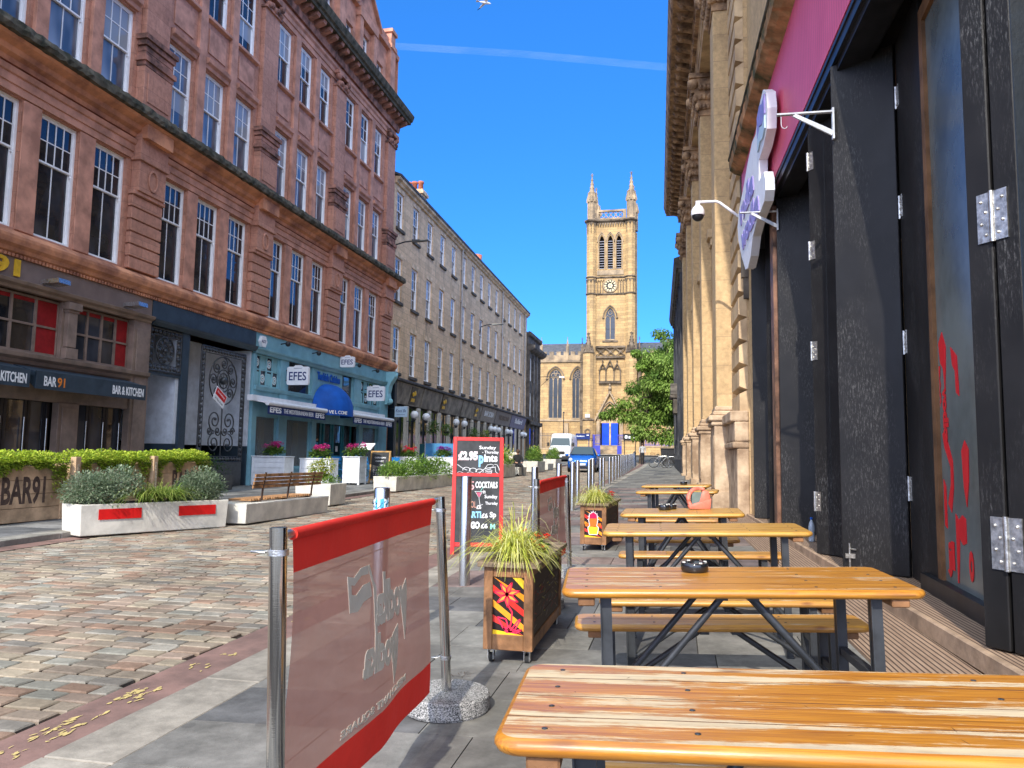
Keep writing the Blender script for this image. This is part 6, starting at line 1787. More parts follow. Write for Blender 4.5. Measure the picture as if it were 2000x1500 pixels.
 mb = MB(UV); mb.box(2.78, 2.86, 4.6, 6.4, 4.98, 5.02); mb.build('strip_light', MT['orangelight'], root)
 for v in (9.4, 12.6):
  mb = MB(UV); mb.sphere((2.0, v, 4.9), 0.05, 10, 6, sz=0.5); mb.build('spot_light', MT['violet'], root)
 # potted plant seen through the glass
 return root
MT['ledge'] = mplain('mossy_orange_ledge', (0.40, 0.20, 0.09), 0.9, var=0.4, scale=2.2, bump=0.9, c2=(0.07, 0.07, 0.03))
MT['decklight'] = mplain('deck_nosing_board', (0.42, 0.29, 0.19), 0.8, var=0.15, scale=5, bump=0.3)
build_bar()

# hanging-basket brackets on the door edges
for (u, v, z, lab) in ((1.65, 7.40, 4.30, 'white hook bracket on the nearer scuffed black door'), (1.69, 11.0, 4.50, 'white hook bracket on the farther scuffed black door')):
 t = thing('hook_bracket', lab, 'bracket', UV(u, v, z), PSI)
 mb = MB(UV)
 mb.box(u - 0.50, u + 0.01, v - 0.02, v + 0.02, z + 0.23, z + 0.245)
 mb.hexa([(u - 0.36, v - 0.02, z + 0.21), (u - 0.33, v - 0.02, z + 0.23), (u - 0.33, v + 0.0, z + 0.23), (u - 0.36, v + 0.0, z + 0.21)][::1], [(u - 0.01, v - 0.02, z), (u, v - 0.02, z + 0.05), (u, v, z + 0.05), (u - 0.01, v, z)])
 mb.box(u - 0.005, u + 0.012, v - 0.022, v + 0.022, z - 0.03, z + 0.27)
 mb.tube([(u - 0.46, v, z + 0.23)] + [(u - 0.43 + math.cos(a_) * 0.03, v, z + 0.14 - math.sin(a_) * 0.04) for a_ in [PI - i * PI / 6 for i in range(6)][::1]], 0.004, 5)
 mb.build('bracket_arm', MT['bracketwhite'], t)

# white shaped sign with lettering and flag
t = thing('bar_sign', 'white cut-out sign with lilac lettering and a flag standing off the pink cladding', 'sign', UV(1.6, 12, 5), PSI)
OUT = [(10.95, 6.22), (10.5, 6.28), (10.2, 6.1), (10.12, 5.85), (10.2, 5.6), (10.55, 5.5), (11.0, 5.5), (11.05, 5.2), (10.55, 5.15), (10.42, 5.0), (10.42, 4.85), (10.55, 4.74), (11.3, 4.72), (11.8, 4.62), (12.1, 4.40), (12.45, 4.30), (12.8, 4.36), (13.3, 4.7), (13.75, 5.1), (13.9, 5.4), (13.6, 5.62), (13.0, 5.75), (12.3, 5.95), (11.7, 6.05), (11.3, 6.0)]
mb = MB(UV); mb.poly([(1.46, v, z) for v, z in OUT], (0.12, 0, 0)); mb.build('sign_board', MT['signwhite'], t)
mb = MB(UV)
for v0, v1, z0, z1 in ((10.9, 12.9, 5.0, 5.6), ): pass
mb.text('vodka', MF((1.458, 13.45, 5.22), (0, -1, 0), (0, 0, 1)), w=1.9, h=0.42, bold=0.05, depth=0.03)
mb.text('wodka', MF((1.458, 13.2, 4.74), (0, -1, 0), (0, 0, 1)), w=2.2, h=0.4, bold=0.05, depth=0.03)
mb.build('lettering', MT['lilac'], t)
mb = MB(UV)
mb.poly([(1.458, 11.0, 6.1), (1.458, 10.75, 6.17), (1.458, 10.5, 6.08), (1.458, 10.28, 6.12), (1.458, 10.28, 5.85), (1.458, 10.5, 5.8), (1.458, 10.75, 5.88), (1.458, 11.0, 5.8)], (-0.02, 0, 0))
mb.mi = 1; mb.poly([(1.458, 11.0, 5.78), (1.458, 10.75, 5.86), (1.458, 10.5, 5.78), (1.458, 10.28, 5.83), (1.458, 10.28, 5.65), (1.458, 10.5, 5.6), (1.458, 10.75, 5.66), (1.458, 11.0, 5.6)], (-0.02, 0, 0))
mb.build('flag', [MT['lilac'], MT['bluesign']], t)

# dome camera on a white arm
t = thing('security_camera', 'white dome camera hanging from a bent white arm by the pink cladding', 'security camera', UV(0.85, 15.0, 5.9), PSI)
mb = MB(UV); mb.tube([(1.62, 15.0, 5.92), (1.25, 15.0, 6.22), (1.18, 15.0, 6.25), (0.8, 15.0, 6.25)], 0.028, 8); mb.lathe([(0.05, 0), (0.045, 0.06), (0.02, 0.07)], (0.84, 15.0, 6.16), 12); mb.build('arm', MT['signwhite'], t)
mb = MB(UV); mb.smooth = True; mb.lathe([(0.04, 0.14), (0.09, 0.1), (0.125, 0.03), (0.132, -0.06), (0.13, -0.07)], (0.84, 15.0, 6.05), 20); mb.build('housing', MT['signwhite'], t)
mb = MB(UV); mb.sphere((0.84, 15.0, 5.98), 0.112, 20, 12); mb.build('smoked_dome', MT['black'], t)

# ================================================================ beer tables and benches
def rrect(L, D, r, n=5):
 pts = []
 for cx, cy, a0 in ((L / 2 - r, D / 2 - r, 0), (-L / 2 + r, D / 2 - r, 90), (-L / 2 + r, -D / 2 + r, 180), (L / 2 - r, -D / 2 + r, 270)):
  for i in range(n + 1):
   a = R(a0 + 90 * i / n); pts.append((cx + r * math.cos(a), cy + r * math.sin(a)))
 return pts
def slabtop(L, D, z, t, r=0.05):
 """rounded board with a rolled edge"""
 mb = MB(); k = None; rings = []
 b = t * 0.42
 prof = [(b, -t / 2), (b * 0.35, -t / 2 + b * 0.35), (0, -t / 2 + b), (0, t / 2 - b), (b * 0.35, t / 2 - b * 0.35), (b, t / 2)]
 for ins, dz in prof:
  rings.append([(x, y, z - t / 2 + dz) for x, y in rrect(L - 2 * ins, D - 2 * ins, max(0.005, r - ins))])
 k = len(rings[0])
 vs = [p for g in rings for p in g]
 mb.smooth = True
 mb.add(vs, [(i * k + j, i * k + (j + 1) % k, (i + 1) * k + (j + 1) % k, (i + 1) * k + j) for i in range(len(rings) - 1) for j in range(k)])
 mb.smooth = False
 n = len(rings)
 mb.add(rings[0], [tuple(range(k))[::-1]]); mb.add(rings[-1], [tuple(range(k))])
 return mb
def make_table(L, D, H, mat, label, loc, rot, name='beer_table', cat='table', group='folding beer tables', boards=4):
 t = thing(name, label, cat, loc, rot, group)
 M4 = WM[t.name]
 def b(mb, n, m, parent=t, **k):
  inv = None
  me = mb.mesh(m, None, k.get('bevel', 0), 1, n)
  return inst(me, n, parent)
 mb = slabtop(L, D, H, 0.032)
 b(mb, 'tabletop' if cat == 'table' else 'seat', MT[mat])
 # board joints and screw heads
 mb = MB()
 for i in range(1, boards): y = -D / 2 + D * i / boards; mb.box(-L / 2 + 0.012, L / 2 - 0.012, y - 0.0011, y + 0.0011, H - 0.012, H + 0.0006)
 b(mb, 'board_joints', MT['knot'])
 mb = MB()
 for sx in (-1, 1):
  for xo in (0.09, 0.36):
   for i in range(boards):
    y = -D / 2 + D * (i + 0.5) / boards; mb.lathe([(0.006, 0), (0.0055, 0.0012)], (sx * (L / 2 - xo), y, H), 10)
 b(mb, 'screws', MT['blackm'])
 for sx in (-1, 1):
  mb = MB(); mb.box(sx * (L / 2 - 0.09) - 0.03, sx * (L / 2 - 0.09) + 0.03, -D / 2 + 0.02, D / 2 - 0.02, H - 0.062, H - 0.0325)
  b(mb, 'batten', MT['timber'], bevel=0.004)
 ys = D / 2 - 0.07 if D > 0.4 else D / 2 - 0.04
 for sx in (-1, 1):
  x = sx * (L / 2 - 0.16)
  for sy in (-1, 1):
   mb = MB(); mb.box(x - 0.021, x + 0.021, sy * ys - 0.006, sy * ys + 0.006, 0, H - 0.033); mb.box(x - 0.021 * 1, x - 0.017, sy * ys - 0.02, sy * ys + 0.02, 0, H - 0.04); mb.box(x - 0.021, x + 0.021, sy * ys - 0.02, sy * ys + 0.02, 0, 0.008)
   b(mb, 'leg', MT['blackm'])
  for za, zb_ in ((0.12, 0.15), (H * 0.55, H * 0.55 + 0.03)):
   mb = MB(); mb.box(x - 0.0145, x + 0.0145, -ys + 0.006, ys - 0.006, za, zb_); b(mb, 'cross_bar', MT['blackm'])
  xi = sx * (L / 2 - 0.16 - min(0.42, L * 0.34))
  for sy in ((-1, 1) if D > 0.4 else (0,)):
   y = sy * (ys - 0.03)
   mb = MB(); mb.tube([(x, y, H * 0.30), (xi, y, H - 0.045)], 0.013, 8)
   mb.tube([(x + (xi - x) * 0.12, y, H * 0.30 + (H * 0.7 - 0.045) * 0.12), (x + (xi - x) * 0.3, y, H * 0.30 + (H * 0.7 - 0.045) * 0.3)], 0.0165, 8)
   b(mb, 'brace', MT['blackm'])
  mb = MB(); mb.box(xi - 0.02, xi + 0.02, -ys, ys, H - 0.05, H - 0.033); b(mb, 'brace_plate', MT['blackm'])
 return t
MT['knot'] = mplain('dark_joint', (0.10, 0.045, 0.02), 0.8, var=0.2, scale=20)
TILT = -math.atan(0.03)
def tplace(fl, ang, L, D, h):
 a = R(ang); cx = fl[0] + math.cos(a) * L / 2 - math.sin(a) * D / 2; cy = fl[1] + math.sin(a) * L / 2 + math.cos(a) * D / 2
 return (cx, cy, S(cx, cy)), (R(0.74), TILT, a)
tabs = [((-0.30, 1.375), 3.2, 1.32, 0.50, 't1', 'heavily worn beer table nearest the viewer, varnish scraped to pale streaks'),
  ((-0.39, 2.845), 5.6, 1.27, 0.56, 't2', 'scuffed orange beer table with one large black ashtray, second from the viewer'),
  ((-0.43, 4.87), 2.2, 1.25, 0.57, 't3', 'bare honey coloured beer table ending beside the blue-capped bottle'),
  ((-0.42, 6.25), 0.0, 0.96, 0.60, 't3', 'short beer table carrying two ashtrays and the coral bag'),
  ((-0.47, 9.58), -5.0, 0.97, 0.55, 't3', 'short pale beer table with a dark blue cloth on it'),
  ((-0.47, 11.12), -6.0, 0.94, 0.55, 't3', 'short beer table farthest from the viewer with one small ashtray')]
for i, (fl, ang, L, D, m, lab) in enumerate(tabs):
 loc, rot = tplace(fl, ang, L, D, 0.75)
 t = make_table(L, D, 0.75, m, lab, loc, rot)
 if i < 2:       # knife scores in the worn tops
  mb = MB(); rnd = random.Random(40 + i)
  for k in range(34):
   x, y = rnd.uniform(-L / 2 + 0.05, L / 2 - 0.05), rnd.uniform(-D / 2 + 0.04, D / 2 - 0.04); a = rnd.gauss(-0.9, 0.5); l = rnd.uniform(0.008, 0.035)
   if k == 0: x, y, a, l = 0.02, 0.22, -0.85, 0.2
   dx, dy = math.cos(a) * l, math.sin(a) * l; w = 0.0009
   mb.add([(x, y - w, 0.7504), (x + dx * .5 + w, y + dy * .5, 0.7504), (x + dx, y + dy, 0.7504), (x + dx * .5 - w, y + dy * .5 + w, 0.7504)], [(0, 1, 2, 3)])
  inst(mb.mesh(MT['knot']), 'knife_scores', t)
bens = [((-0.22, 2.02), 3.0, 1.25, 'bench glimpsed under the front edge of the nearest worn table'),
  ((-0.44, 3.56), 6.5, 1.30, 'long bench between the ashtray table and the next, its front edge in shade'),
  ((-0.385, 4.14), 5.0, 1.24, 'bench with scratched honey top on the near side of the bare honey table'),
  ((-0.42, 5.95), 1.5, 1.22, 'bench just behind the bare honey coloured table'),
  ((-0.37, 6.98), 0.0, 0.92, 'short bench behind the table carrying the coral bag'),
  ((-0.45, 8.95), -3.0, 0.95, 'short bench on the near side of the table with the dark blue cloth')]
for fl, ang, L, lab in bens:
 loc, rot = tplace(fl, ang, L, 0.25, 0.45)
 make_table(L, 0.25, 0.47, 'bt', lab, loc, rot, 'bench', 'bench', 'folding beer benches', 2)

def ashtray(loc, r, h, lab):
 t = thing('ashtray', lab, 'ashtray', loc, 0, 'black ashtrays on the tables')
 mb = MB(); mb.smooth = True
 mb.lathe([(r * 0.9, 0), (r, h * 0.2), (r, h * 0.85), (r * 0.94, h), (r * 0.82, h), (r * 0.72, h * 0.6), (r * 0.66, h * 0.25), (0.001, h * 0.22)], (0, 0, 0), 28, False)
 inst(mb.mesh(MT['ash']), 'bowl', t)
 mb = MB()
 for i in range(4): a = PI / 2 * i + 0.5; mb.box(math.cos(a) * r * 0.88 - 0.006, math.cos(a) * r * 0.88 + 0.006, math.sin(a) * r * 0.88 - 0.006, math.sin(a) * r * 0.88 + 0.006, h, h + 0.004)
 mb.tube([(r * 0.2, 0, h * 0.3), (-r * 0.4, r * 0.2, h * 0.36)], 0.004, 6)
 inst(mb.mesh(MT['conc']), 'stub', t)
MT['ash'] = mplain('black_glass', (0.012, 0.014, 0.016), 0.12, var=0.1, bump=0, spec=0.7)
def tz(x, y, h=0.753): return (x, y, S(x, y) + h)
ashtray(tz(0.07, 3.30), 0.055, 0.036, 'large round black ashtray on the scuffed orange table')
ashtray(tz(-0.10, 6.62), 0.050, 0.042, 'black ashtray at the front of the pair on the short table')
ashtray(tz(-0.045, 6.72), 0.045, 0.038, 'black ashtray tucked behind the other on the short table')
ashtray(tz(0.10, 11.35), 0.05, 0.045, 'small black ashtray on the farthest table')

# coral bag on the fourth table
bx, by, bz = tz(0.18, 6.70)
t = thing('bag', 'coral coloured bag with curved handle on the short beer table', 'bag', (bx, by, bz), 0.2)
mb = MB(); mb.smooth = True
def arcband(mb, cx, r0, r1, a0, a1, y0, y1, z0, n=14):
 for i in range(n):
  t0, t1 = R(a0 + (a1 - a0) * i / n), R(a0 + (a1 - a0) * (i + 1) / n)
  q = lambda t, r, y: (cx + math.cos(t) * r, y, z0 + math.sin(t) * r)
  mb.hexa([q(t0, r0, y0), q(t1, r0, y0), q(t1, r1, y0), q(t0, r1, y0)], [q(t0, r0, y1), q(t1, r0, y1), q(t1, r1, y1), q(t0, r1, y1)])
arcband(mb, 0, 0.075, 0.10, 60, 225, -0.03, 0.03, 0.085)
mb.hexa([(-0.08, -0.035, 0), (0.09, -0.035, 0), (0.09, 0.035, 0), (-0.08, 0.035, 0)], [(-0.09, -0.03, 0.03), (0.10, -0.03, 0.09), (0.10, 0.03, 0.09), (-0.09, 0.03, 0.03)])
mb.hexa([(0.0, -0.03, 0.05), (0.10, -0.03, 0.05), (0.10, 0.03, 0.05), (0.0, 0.03, 0.05)], [(0.03, -0.025, 0.16), (0.08, -0.025, 0.15), (0.08, 0.025, 0.15), (0.03, 0.025, 0.16)])
inst(mb.mesh(MT['coral'], bevel=0.004), 'body', t)
mb = MB(); mb.box(-0.06, 0.05, -0.02, 0.02, 0.04, 0.14); inst(mb.mesh(mplain('grey_green_lining', (0.17, 0.22, 0.20), 0.8)), 'lining', t)
bx, by, bz = tz(0.12, 9.85)
t = thing('cloth', 'small dark blue cloth crumpled on the short pale table', 'cloth', (bx, by, bz), 0.4)
mb = MB(); rnd = random.Random(3); G = 9
vs = [(-0.12 + 0.24 * i / G, -0.06 + 0.12 * j / G, 0.004 + 0.028 * abs(math.sin(i * 1.1 + j * 0.7)) * rnd.uniform(0.5, 1)) for j in range(G + 1) for i in range(G + 1)]
mb.smooth = True; mb.add(vs, [(j * (G + 1) + i, j * (G + 1) + i + 1, (j + 1) * (G + 1) + i + 1, (j + 1) * (G + 1) + i) for j in range(G) for i in range(G)])
inst(mb.mesh(mplain('dark_blue_fabric', (0.03, 0.05, 0.10), 0.9)), 'fabric', t)
# water bottle on the deck
p = UV(1.87, 10.0, 0.305)
t = thing('water_bottle', 'clear plastic bottle with blue cap standing on the deck', 'bottle', p)
mb = MB(); mb.smooth = True; mb.lathe([(0.034, 0), (0.037, 0.01), (0.036, 0.07), (0.033, 0.1), (0.037, 0.13), (0.036, 0.18), (0.028, 0.22), (0.014, 0.25), (0.013, 0.265)], (0, 0, 0), 18); inst(mb.mesh(MT['bottle']), 'body', t)
mb = MB(); mb.lathe([(0.016, 0.262), (0.016, 0.285), (0.014, 0.288)], (0, 0, 0), 14); inst(mb.mesh(MT['royal']), 'cap', t)

# ================================================================ café barrier
def bannermat(name, col, alpha, tr=0.25):
 n = N(name); co = n.co()
 f = n.noise(n.co((1, 1, 1)), 3.0, 4)
 cc = n.ramp(f, [(0.3, tuple(x * 0.85 for x in col)), (0.7, col)])
 n.color(cc); n.set(Roughness=0.75)
 n.bump(n.noise(co, 7, 3), 0.5, 0.02)
 t = n.n('ShaderNodeBsdfTranslucent'); n.l(cc, t.inputs[0])
 m1 = n.n('ShaderNodeMixShader'); m1.inputs[0].default_value = tr; n.l(n.b.outputs[0], m1.inputs[1]); n.l(t.outputs[0], m1.inputs[2])
 if alpha < 1:
  tp = n.n('ShaderNodeBsdfTransparent'); m2 = n.n('ShaderNodeMixShader'); m2.inputs[0].default_value = alpha
  n.l(tp.outputs[0], m2.inputs[1]); n.l(m1.outputs[0], m2.inputs[2]); n.l(m2.outputs[0], n.o.inputs[0])
 else: n.l(m1.outputs[0], n.o.inputs[0])
 return n.m
MT['mesh'] = bannermat('red_brown_mesh_fabric', (0.52, 0.25, 0.175), 0.83, 0.35)
MT['band'] = bannermat('red_banner_fabric', (0.80, 0.04, 0.025), 1.0, 0.2)
MT['ink'] = bannermat('pale_print_on_mesh', (0.80, 0.73, 0.57), 1.0, 0.12)
def post(x, y, z, tx=None, ty=None, H=1.03, lab='', grp='steel posts of the café barriers', r=0.0245):
 t = thing('barrier_post', lab, 'barrier post', (x, y, z), 0, grp)
 tx = x if tx is None else tx; ty = y if ty is None else ty
 mb = MB(); mb.lathe([(0.205, 0.0), (0.212, 0.012), (0.212, 0.076), (0.205, 0.086), (0.03, 0.088)], (x, y, z), 48, True, flat=True); mb.build('granite_base', MT['granite'], t)
 mb = MB(); mb.tube([(x, y, z + 0.085), (tx, ty, z + H)], r, 20); mb.build('tube', MT['polish'], t)
 mb = MB(); d = Vector((tx - x, ty - y, H - 0.085))
 for f in (0.93, 0.17):
  c = Vector((x, y, z + 0.085)) + d * f; mb.tube([c - Vector((0, 0, 0.008)), c + Vector((0, 0, 0.008))], r + 0.004, 16); mb.tube([c + Vector((-0.03, -0.02, 0)), c + Vector((-0.06, -0.035, 0.004)), c + Vector((-0.05, 0.0, 0)), c + Vector((-0.03, 0.01, 0))], 0.004, 6)
 mb.build('clip', MT['chrome'], t)
 return t
post(-1.045, 1.985, 0.01, -1.072, 1.976, 1.05, 'polished steel barrier post nearest the viewer, cut by the picture edge')
post(-1.110, 3.775, 0.03, -1.163, 3.762, 1.03, 'polished steel post on a round granite base at the far end of the large banner')
post(-1.10, 6.28, 0.06, -1.12, 6.27, 1.03, 'steel barrier post behind the nearer wooden planter')
post(-1.06, 7.89, 0.083, -1.095, 7.884, 1.01, 'steel barrier post at the far end of the small banner')

def banner(A, B, zt, zb, lab, text, sag=0.0, tail=0.06, writing=True):
 """fabric panel between two points; local a runs A->B; printed side faces the road"""
 A = Vector((A[0], A[1])); B = Vector((B[0], B[1])); L = (B - A).length; d = (B - A) / L; nrm = Vector((-d.y, d.x))   # towards the road
 t = thing('banner', lab, 'banner', (A.x, A.y, 0.03), 0, 'red fabric banners between the steel posts')
 H = zt - zb
 NA, NZ = 34, 24
 def P(s, q, off=0.0):
  """s along 0..1, q height 0..1"""
  w = 0.010 * math.sin(s * 9 + q * 2) * (1 - q) + 0.012 * math.sin(s * 3.3 + 1 + q * 5) + 0.006 * (1 - q) * math.sin(s * 17 + 2) * (1 if s > 0.5 else 0.3)
  edge = 0.028 * math.sin(q * PI) * (1 if s < 0.5 else -1) * (abs(s - 0.5) * 2) ** 3
  ss = s + edge / L * 0.6
  z = zb + H * q + (B_z - 0) * s
  p = A + d * (ss * L) + nrm * (w + off)
  return (p.x, p.y, z)
 B_z = sag
 def strip(q0, q1, nz, off=0.0):
  mb = MB(); mb.smooth = True
  vs = [P(i / NA, q0 + (q1 - q0) * j / nz, off) for j in range(nz + 1) for i in range(NA + 1)]
  mb.add(vs, [(j * (NA + 1) + i, j * (NA + 1) + i + 1, (j + 1) * (NA + 1) + i + 1, (j + 1) * (NA + 1) + i) for j in range(nz) for i in range(NA)])
  return mb
 mb = strip(0.16, 0.875, NZ); mb.build('mesh_panel', MT['mesh'], t)
 mb = strip(0.875, 1.0, 4)
 mb2 = strip(0.0, 0.16, 4); n0 = len(mb.v); mb.v += mb2.v; mb.f += [tuple(i + n0 for i in f) for f in mb2.f]; mb.m += mb2.m; mb.c += mb2.c; mb.sm += mb2.sm
 mb.build('red_border', MT['band'], t)
 a3 = Vector(P(-0.05, 1.0)); b3 = Vector(P(1.05, 1.0))
 mb = MB(); mb.tube([P(0.0, 0.997), P(0.25, 0.997), P(0.5, 0.997), P(0.75, 0.997), P(1.0, 0.997)], 0.017, 10); mb.build('top_hem', MT['band'], t)
 mb = MB(); mb.tube([(A.x - d.x * tail, A.y - d.y * tail, zt), (A.x + d.x * 0.03, A.y + d.y * 0.03, zt)], 0.013, 10); mb.tube([(B.x - d.x * 0.03, B.y - d.y * 0.03, zt + sag), (B.x + d.x * tail, B.y + d.y * tail, zt + sag)], 0.013, 10); mb.build('rail', MT['chrome'], t)
 # printing shows reversed from the pavement side
 if writing:
  mb = MB()
  def put(txt, s0, s1, q0, q1, bold, shear=0.0, dep=0.001):
   vs, fs = glyphs(txt, bold, 3)
   x0 = min(p[0] for p in vs); x1 = max(p[0] for p in vs); y0 = min(p[1] for p in vs); y1 = max(p[1] for p in vs)
   out = []
   for p in vs:
    u = (p[0] - x0) / (x1 - x0); w = (p[1] - y0) / (y1 - y0)
    s = s1 + (s0 - s1) * u; q = q0 + (q1 - q0) * w + shear * (u - 0.5)
    out.append(P(s, q, (0.0022 if p[2] > 0 else -0.0022)))
   mb.add(out, fs)
  put('vodka', 0.47, 0.75, 0.52, 0.70, 0.05, 0.03)
  put('wodka', 0.385, 0.665, 0.34, 0.50, 0.05, 0.03)
  put('MERCHANT SQUARE', 0.29, 0.75, 0.178, 0.216, 0.02, 0.0)
  pl_ = [P(i / 20, 0.84 + 0.004 * (j), 0.002) for j in (0, 1) for i in range(21)]; mb.add(pl_, [(i, i + 1, 22 + i, 21 + i) for i in range(20)])
  def pl(pts): 
   c = [P(s, q, 0.002) for s, q in pts]; e = [P(s, q, -0.002) for s, q in pts]; n = len(pts)
   mb.add(c + e, [tuple(range(n)), tuple(range(n, 2 * n))[::-1]] + [(i, (i + 1) % n, n + (i + 1) % n, n + i) for i in range(n)])
  pl([(0.46, 0.50), (0.475, 0.5), (0.475, 0.70), (0.46, 0.72), (0.43, 0.80), (0.42, 0.79), (0.455, 0.70)])
  pl([(0.42, 0.80), (0.37, 0.80), (0.32, 0.775), (0.28, 0.79), (0.28, 0.76), (0.32, 0.745), (0.37, 0.77), (0.42, 0.765)])
  pl([(0.43, 0.73), (0.38, 0.73), (0.33, 0.705), (0.29, 0.72), (0.30, 0.65), (0.34, 0.64), (0.38, 0.665), (0.44, 0.67)])
  pl([(0.30, 0.765), (0.28, 0.765), (0.29, 0.65), (0.305, 0.65)])
  pl([(0.70, 0.60), (0.755, 0.66), (0.76, 0.60), (0.75, 0.48), (0.735, 0.38), (0.72, 0.46), (0.705, 0.54)])
  pl([(0.60, 0.45), (0.665, 0.48), (0.665, 0.40), (0.65, 0.30), (0.625, 0.23), (0.61, 0.30), (0.60, 0.38)])
  pl([(0.53, 0.62), (0.55, 0.62), (0.555, 0.74), (0.535, 0.745)])
  mb.build('print', MT['ink'], t)
 return t
banner((-1.082, 2.07), (-1.153, 3.615), 1.035, 0.14, 'large red mesh banner in the foreground, its printing seen in reverse', True, 0.01)
banner((-1.12, 6.36), (-1.095, 7.80), 1.06, 0.30, 'smaller red mesh banner behind the nearer wooden planter', True, 0.02)

# ================================================================ bollards
def bollard():
 t = thing('bollard', 'brushed steel bollard standing in front of the red framed chalkboard', 'bollard', (0, 0, 0), 0, 'brushed steel bollards along the kerb')
 mb = MB(); mb.smooth = True; mb.lathe([(0.053, 0), (0.053, 1.02), (0.051, 1.028), (0.046, 1.031), (0.001, 1.033)], (0, 0, 0), 28, False); inst(mb.mesh(MT['steel']), 'tube', t)
 mb = MB(); mb.sphere((-0.050, -0.02, 0.93), 0.012, 8, 6); inst(mb.mesh(MT['blackm']), 'lock', t)
 return t
b0 = bollard()
YB = [(4.93, 0), (7.24, 0), (11.45, 0), (14.3, 0), (16.6, 0), (19.0, -0.14), (20.6, 0), (23.2, -0.12), (24.6, 0), (27.4, -0.1), (29.2, 0)] + [(31.4 + 2.25 * i, 0) for i in range(13)]
ordn = ['first', 'second', 'third', 'fourth', 'fifth', 'sixth', 'seventh', 'eighth', 'ninth', 'tenth', 'eleventh', 'twelfth', 'thirteenth', 'fourteenth', 'fifteenth', 'sixteenth', 'seventeenth', 'eighteenth', 'nineteenth', 'twentieth', 'twenty-first', 'twenty-second', 'twenty-third', 'twenty-fourth']
bl = {0: 'steel bollard with a torn blue and white sticker behind the large banner', 2: 'steel bollard just left of the small red banner', 3: 'steel bollard showing its top above the small red banner, left one'}
for i, (y, dx) in enumerate(YB):
 x = -1.93 - 0.0215 * (y - 5) + dx
 loc = (x, y, S(x, y))
 if i == 1: place(b0, loc); continue
 o = dup(b0, loc, 0, bl.get(i, 'steel bollard by the kerb, %s counted from the stickered one' % ordn[i]))
 if i == 0:
  mb = MB(); rnd = random.Random(4); n = 16
  for j in range(n):
   a0, a1 = R(195 + 150 * j / n), R(195 + 150 * (j + 1) / n)
   z0, z1 = 0.84 + rnd.uniform(-0.012, 0.01), 0.955 + rnd.uniform(-0.008, 0.012)
   mb.col = rnd.choice([(0.7, 0.75, 0.78), (0.08, 0.42, 0.62), (0.75, 0.78, 0.8)])
   mb.quad((math.cos(a0) * 0.0545, math.sin(a0) * 0.0545, z0), (math.cos(a1) * 0.0545, math.sin(a1) * 0.0545, z0), (math.cos(a1) * 0.0545, math.sin(a1) * 0.0545, z1), (math.cos(a0) * 0.0545, math.sin(a0) * 0.0545, z1))
   for k in range(3):
    zz = z0 + 0.02 + rnd.uniform(0, 0.07); mb.col = (0.03, 0.1, 0.2)
    mb.quad((math.cos(a0) * 0.0552, math.sin(a0) * 0.0552, zz), (math.cos(a1) * 0.0552, math.sin(a1) * 0.0552, zz + 0.008), (math.cos(a1) * 0.0552, math.sin(a1) * 0.0552, zz + 0.016), (math.cos(a0) * 0.0552, math.sin(a0) * 0.0552, zz + 0.008))
  inst(mb.mesh(MT['attr']), 'sticker', o)
# ================================================================ plants
def rv(r): return Vector((r.uniform(-1, 1), r.uniform(-1, 1), r.uniform(-1, 1)))
def leafq(mb, p, d, size, col, w=0.55, droop=0.2):
 """one pointed leaf: two folded faces"""
 d = d.normalized(); s = d.cross(Vector((0.3, 0.2, 1))); 
 if s.length < 1e-3: s = Vector((1, 0, 0))
 s.normalize(); n = s.cross(d)
 a = p; m = p + d * size * 0.5; b = p + d * size - Vector((0, 0, droop * size))
 mb.col = col
 mb.add([a, m + s * size * w / 2 + n * size * 0.05, b, m - s * size * w / 2 + n * size * 0.05], [(0, 1, 2), (0, 2, 3)])
def shrub(mb, c, rx, ry, rz, n, size, cols, seed=0, w=0.55, lo=-0.2, shell=0.5):
 r = random.Random(seed); c = Vector(c)
 lob = [Vector((r.uniform(-1, 1) * rx, r.uniform(-1, 1) * ry, r.uniform(-0.3, 0.9) * rz)) * 0.45 for _ in range(6)]
 while n > 0:
  v = rv(r)
  if v.length > 1 or v.z < lo: continue
  k = v.length
  if k < shell and r.random() < 0.7: continue
  bump = 0.82 + 0.25 * noise.noise(v * 2.2 + Vector((seed, 0, 0)))
  p = c + Vector((v.x * rx, v.y * ry, v.z * rz)) * bump
  if n % 3: p = p * 1.0 + (r.choice(lob) + Vector((v.x * rx, v.y * ry, v.z * rz)) * 0.72 + c - p)
  d = v.normalized() + rv(r) * 0.8 + Vector((0, 0, 0.3))
  q = r.uniform(0.75, 1.15); co = r.choice(cols)
  leafq(mb, p, d, size * r.uniform(0.7, 1.3), tuple(x * q for x in co), w)
  n -= 1
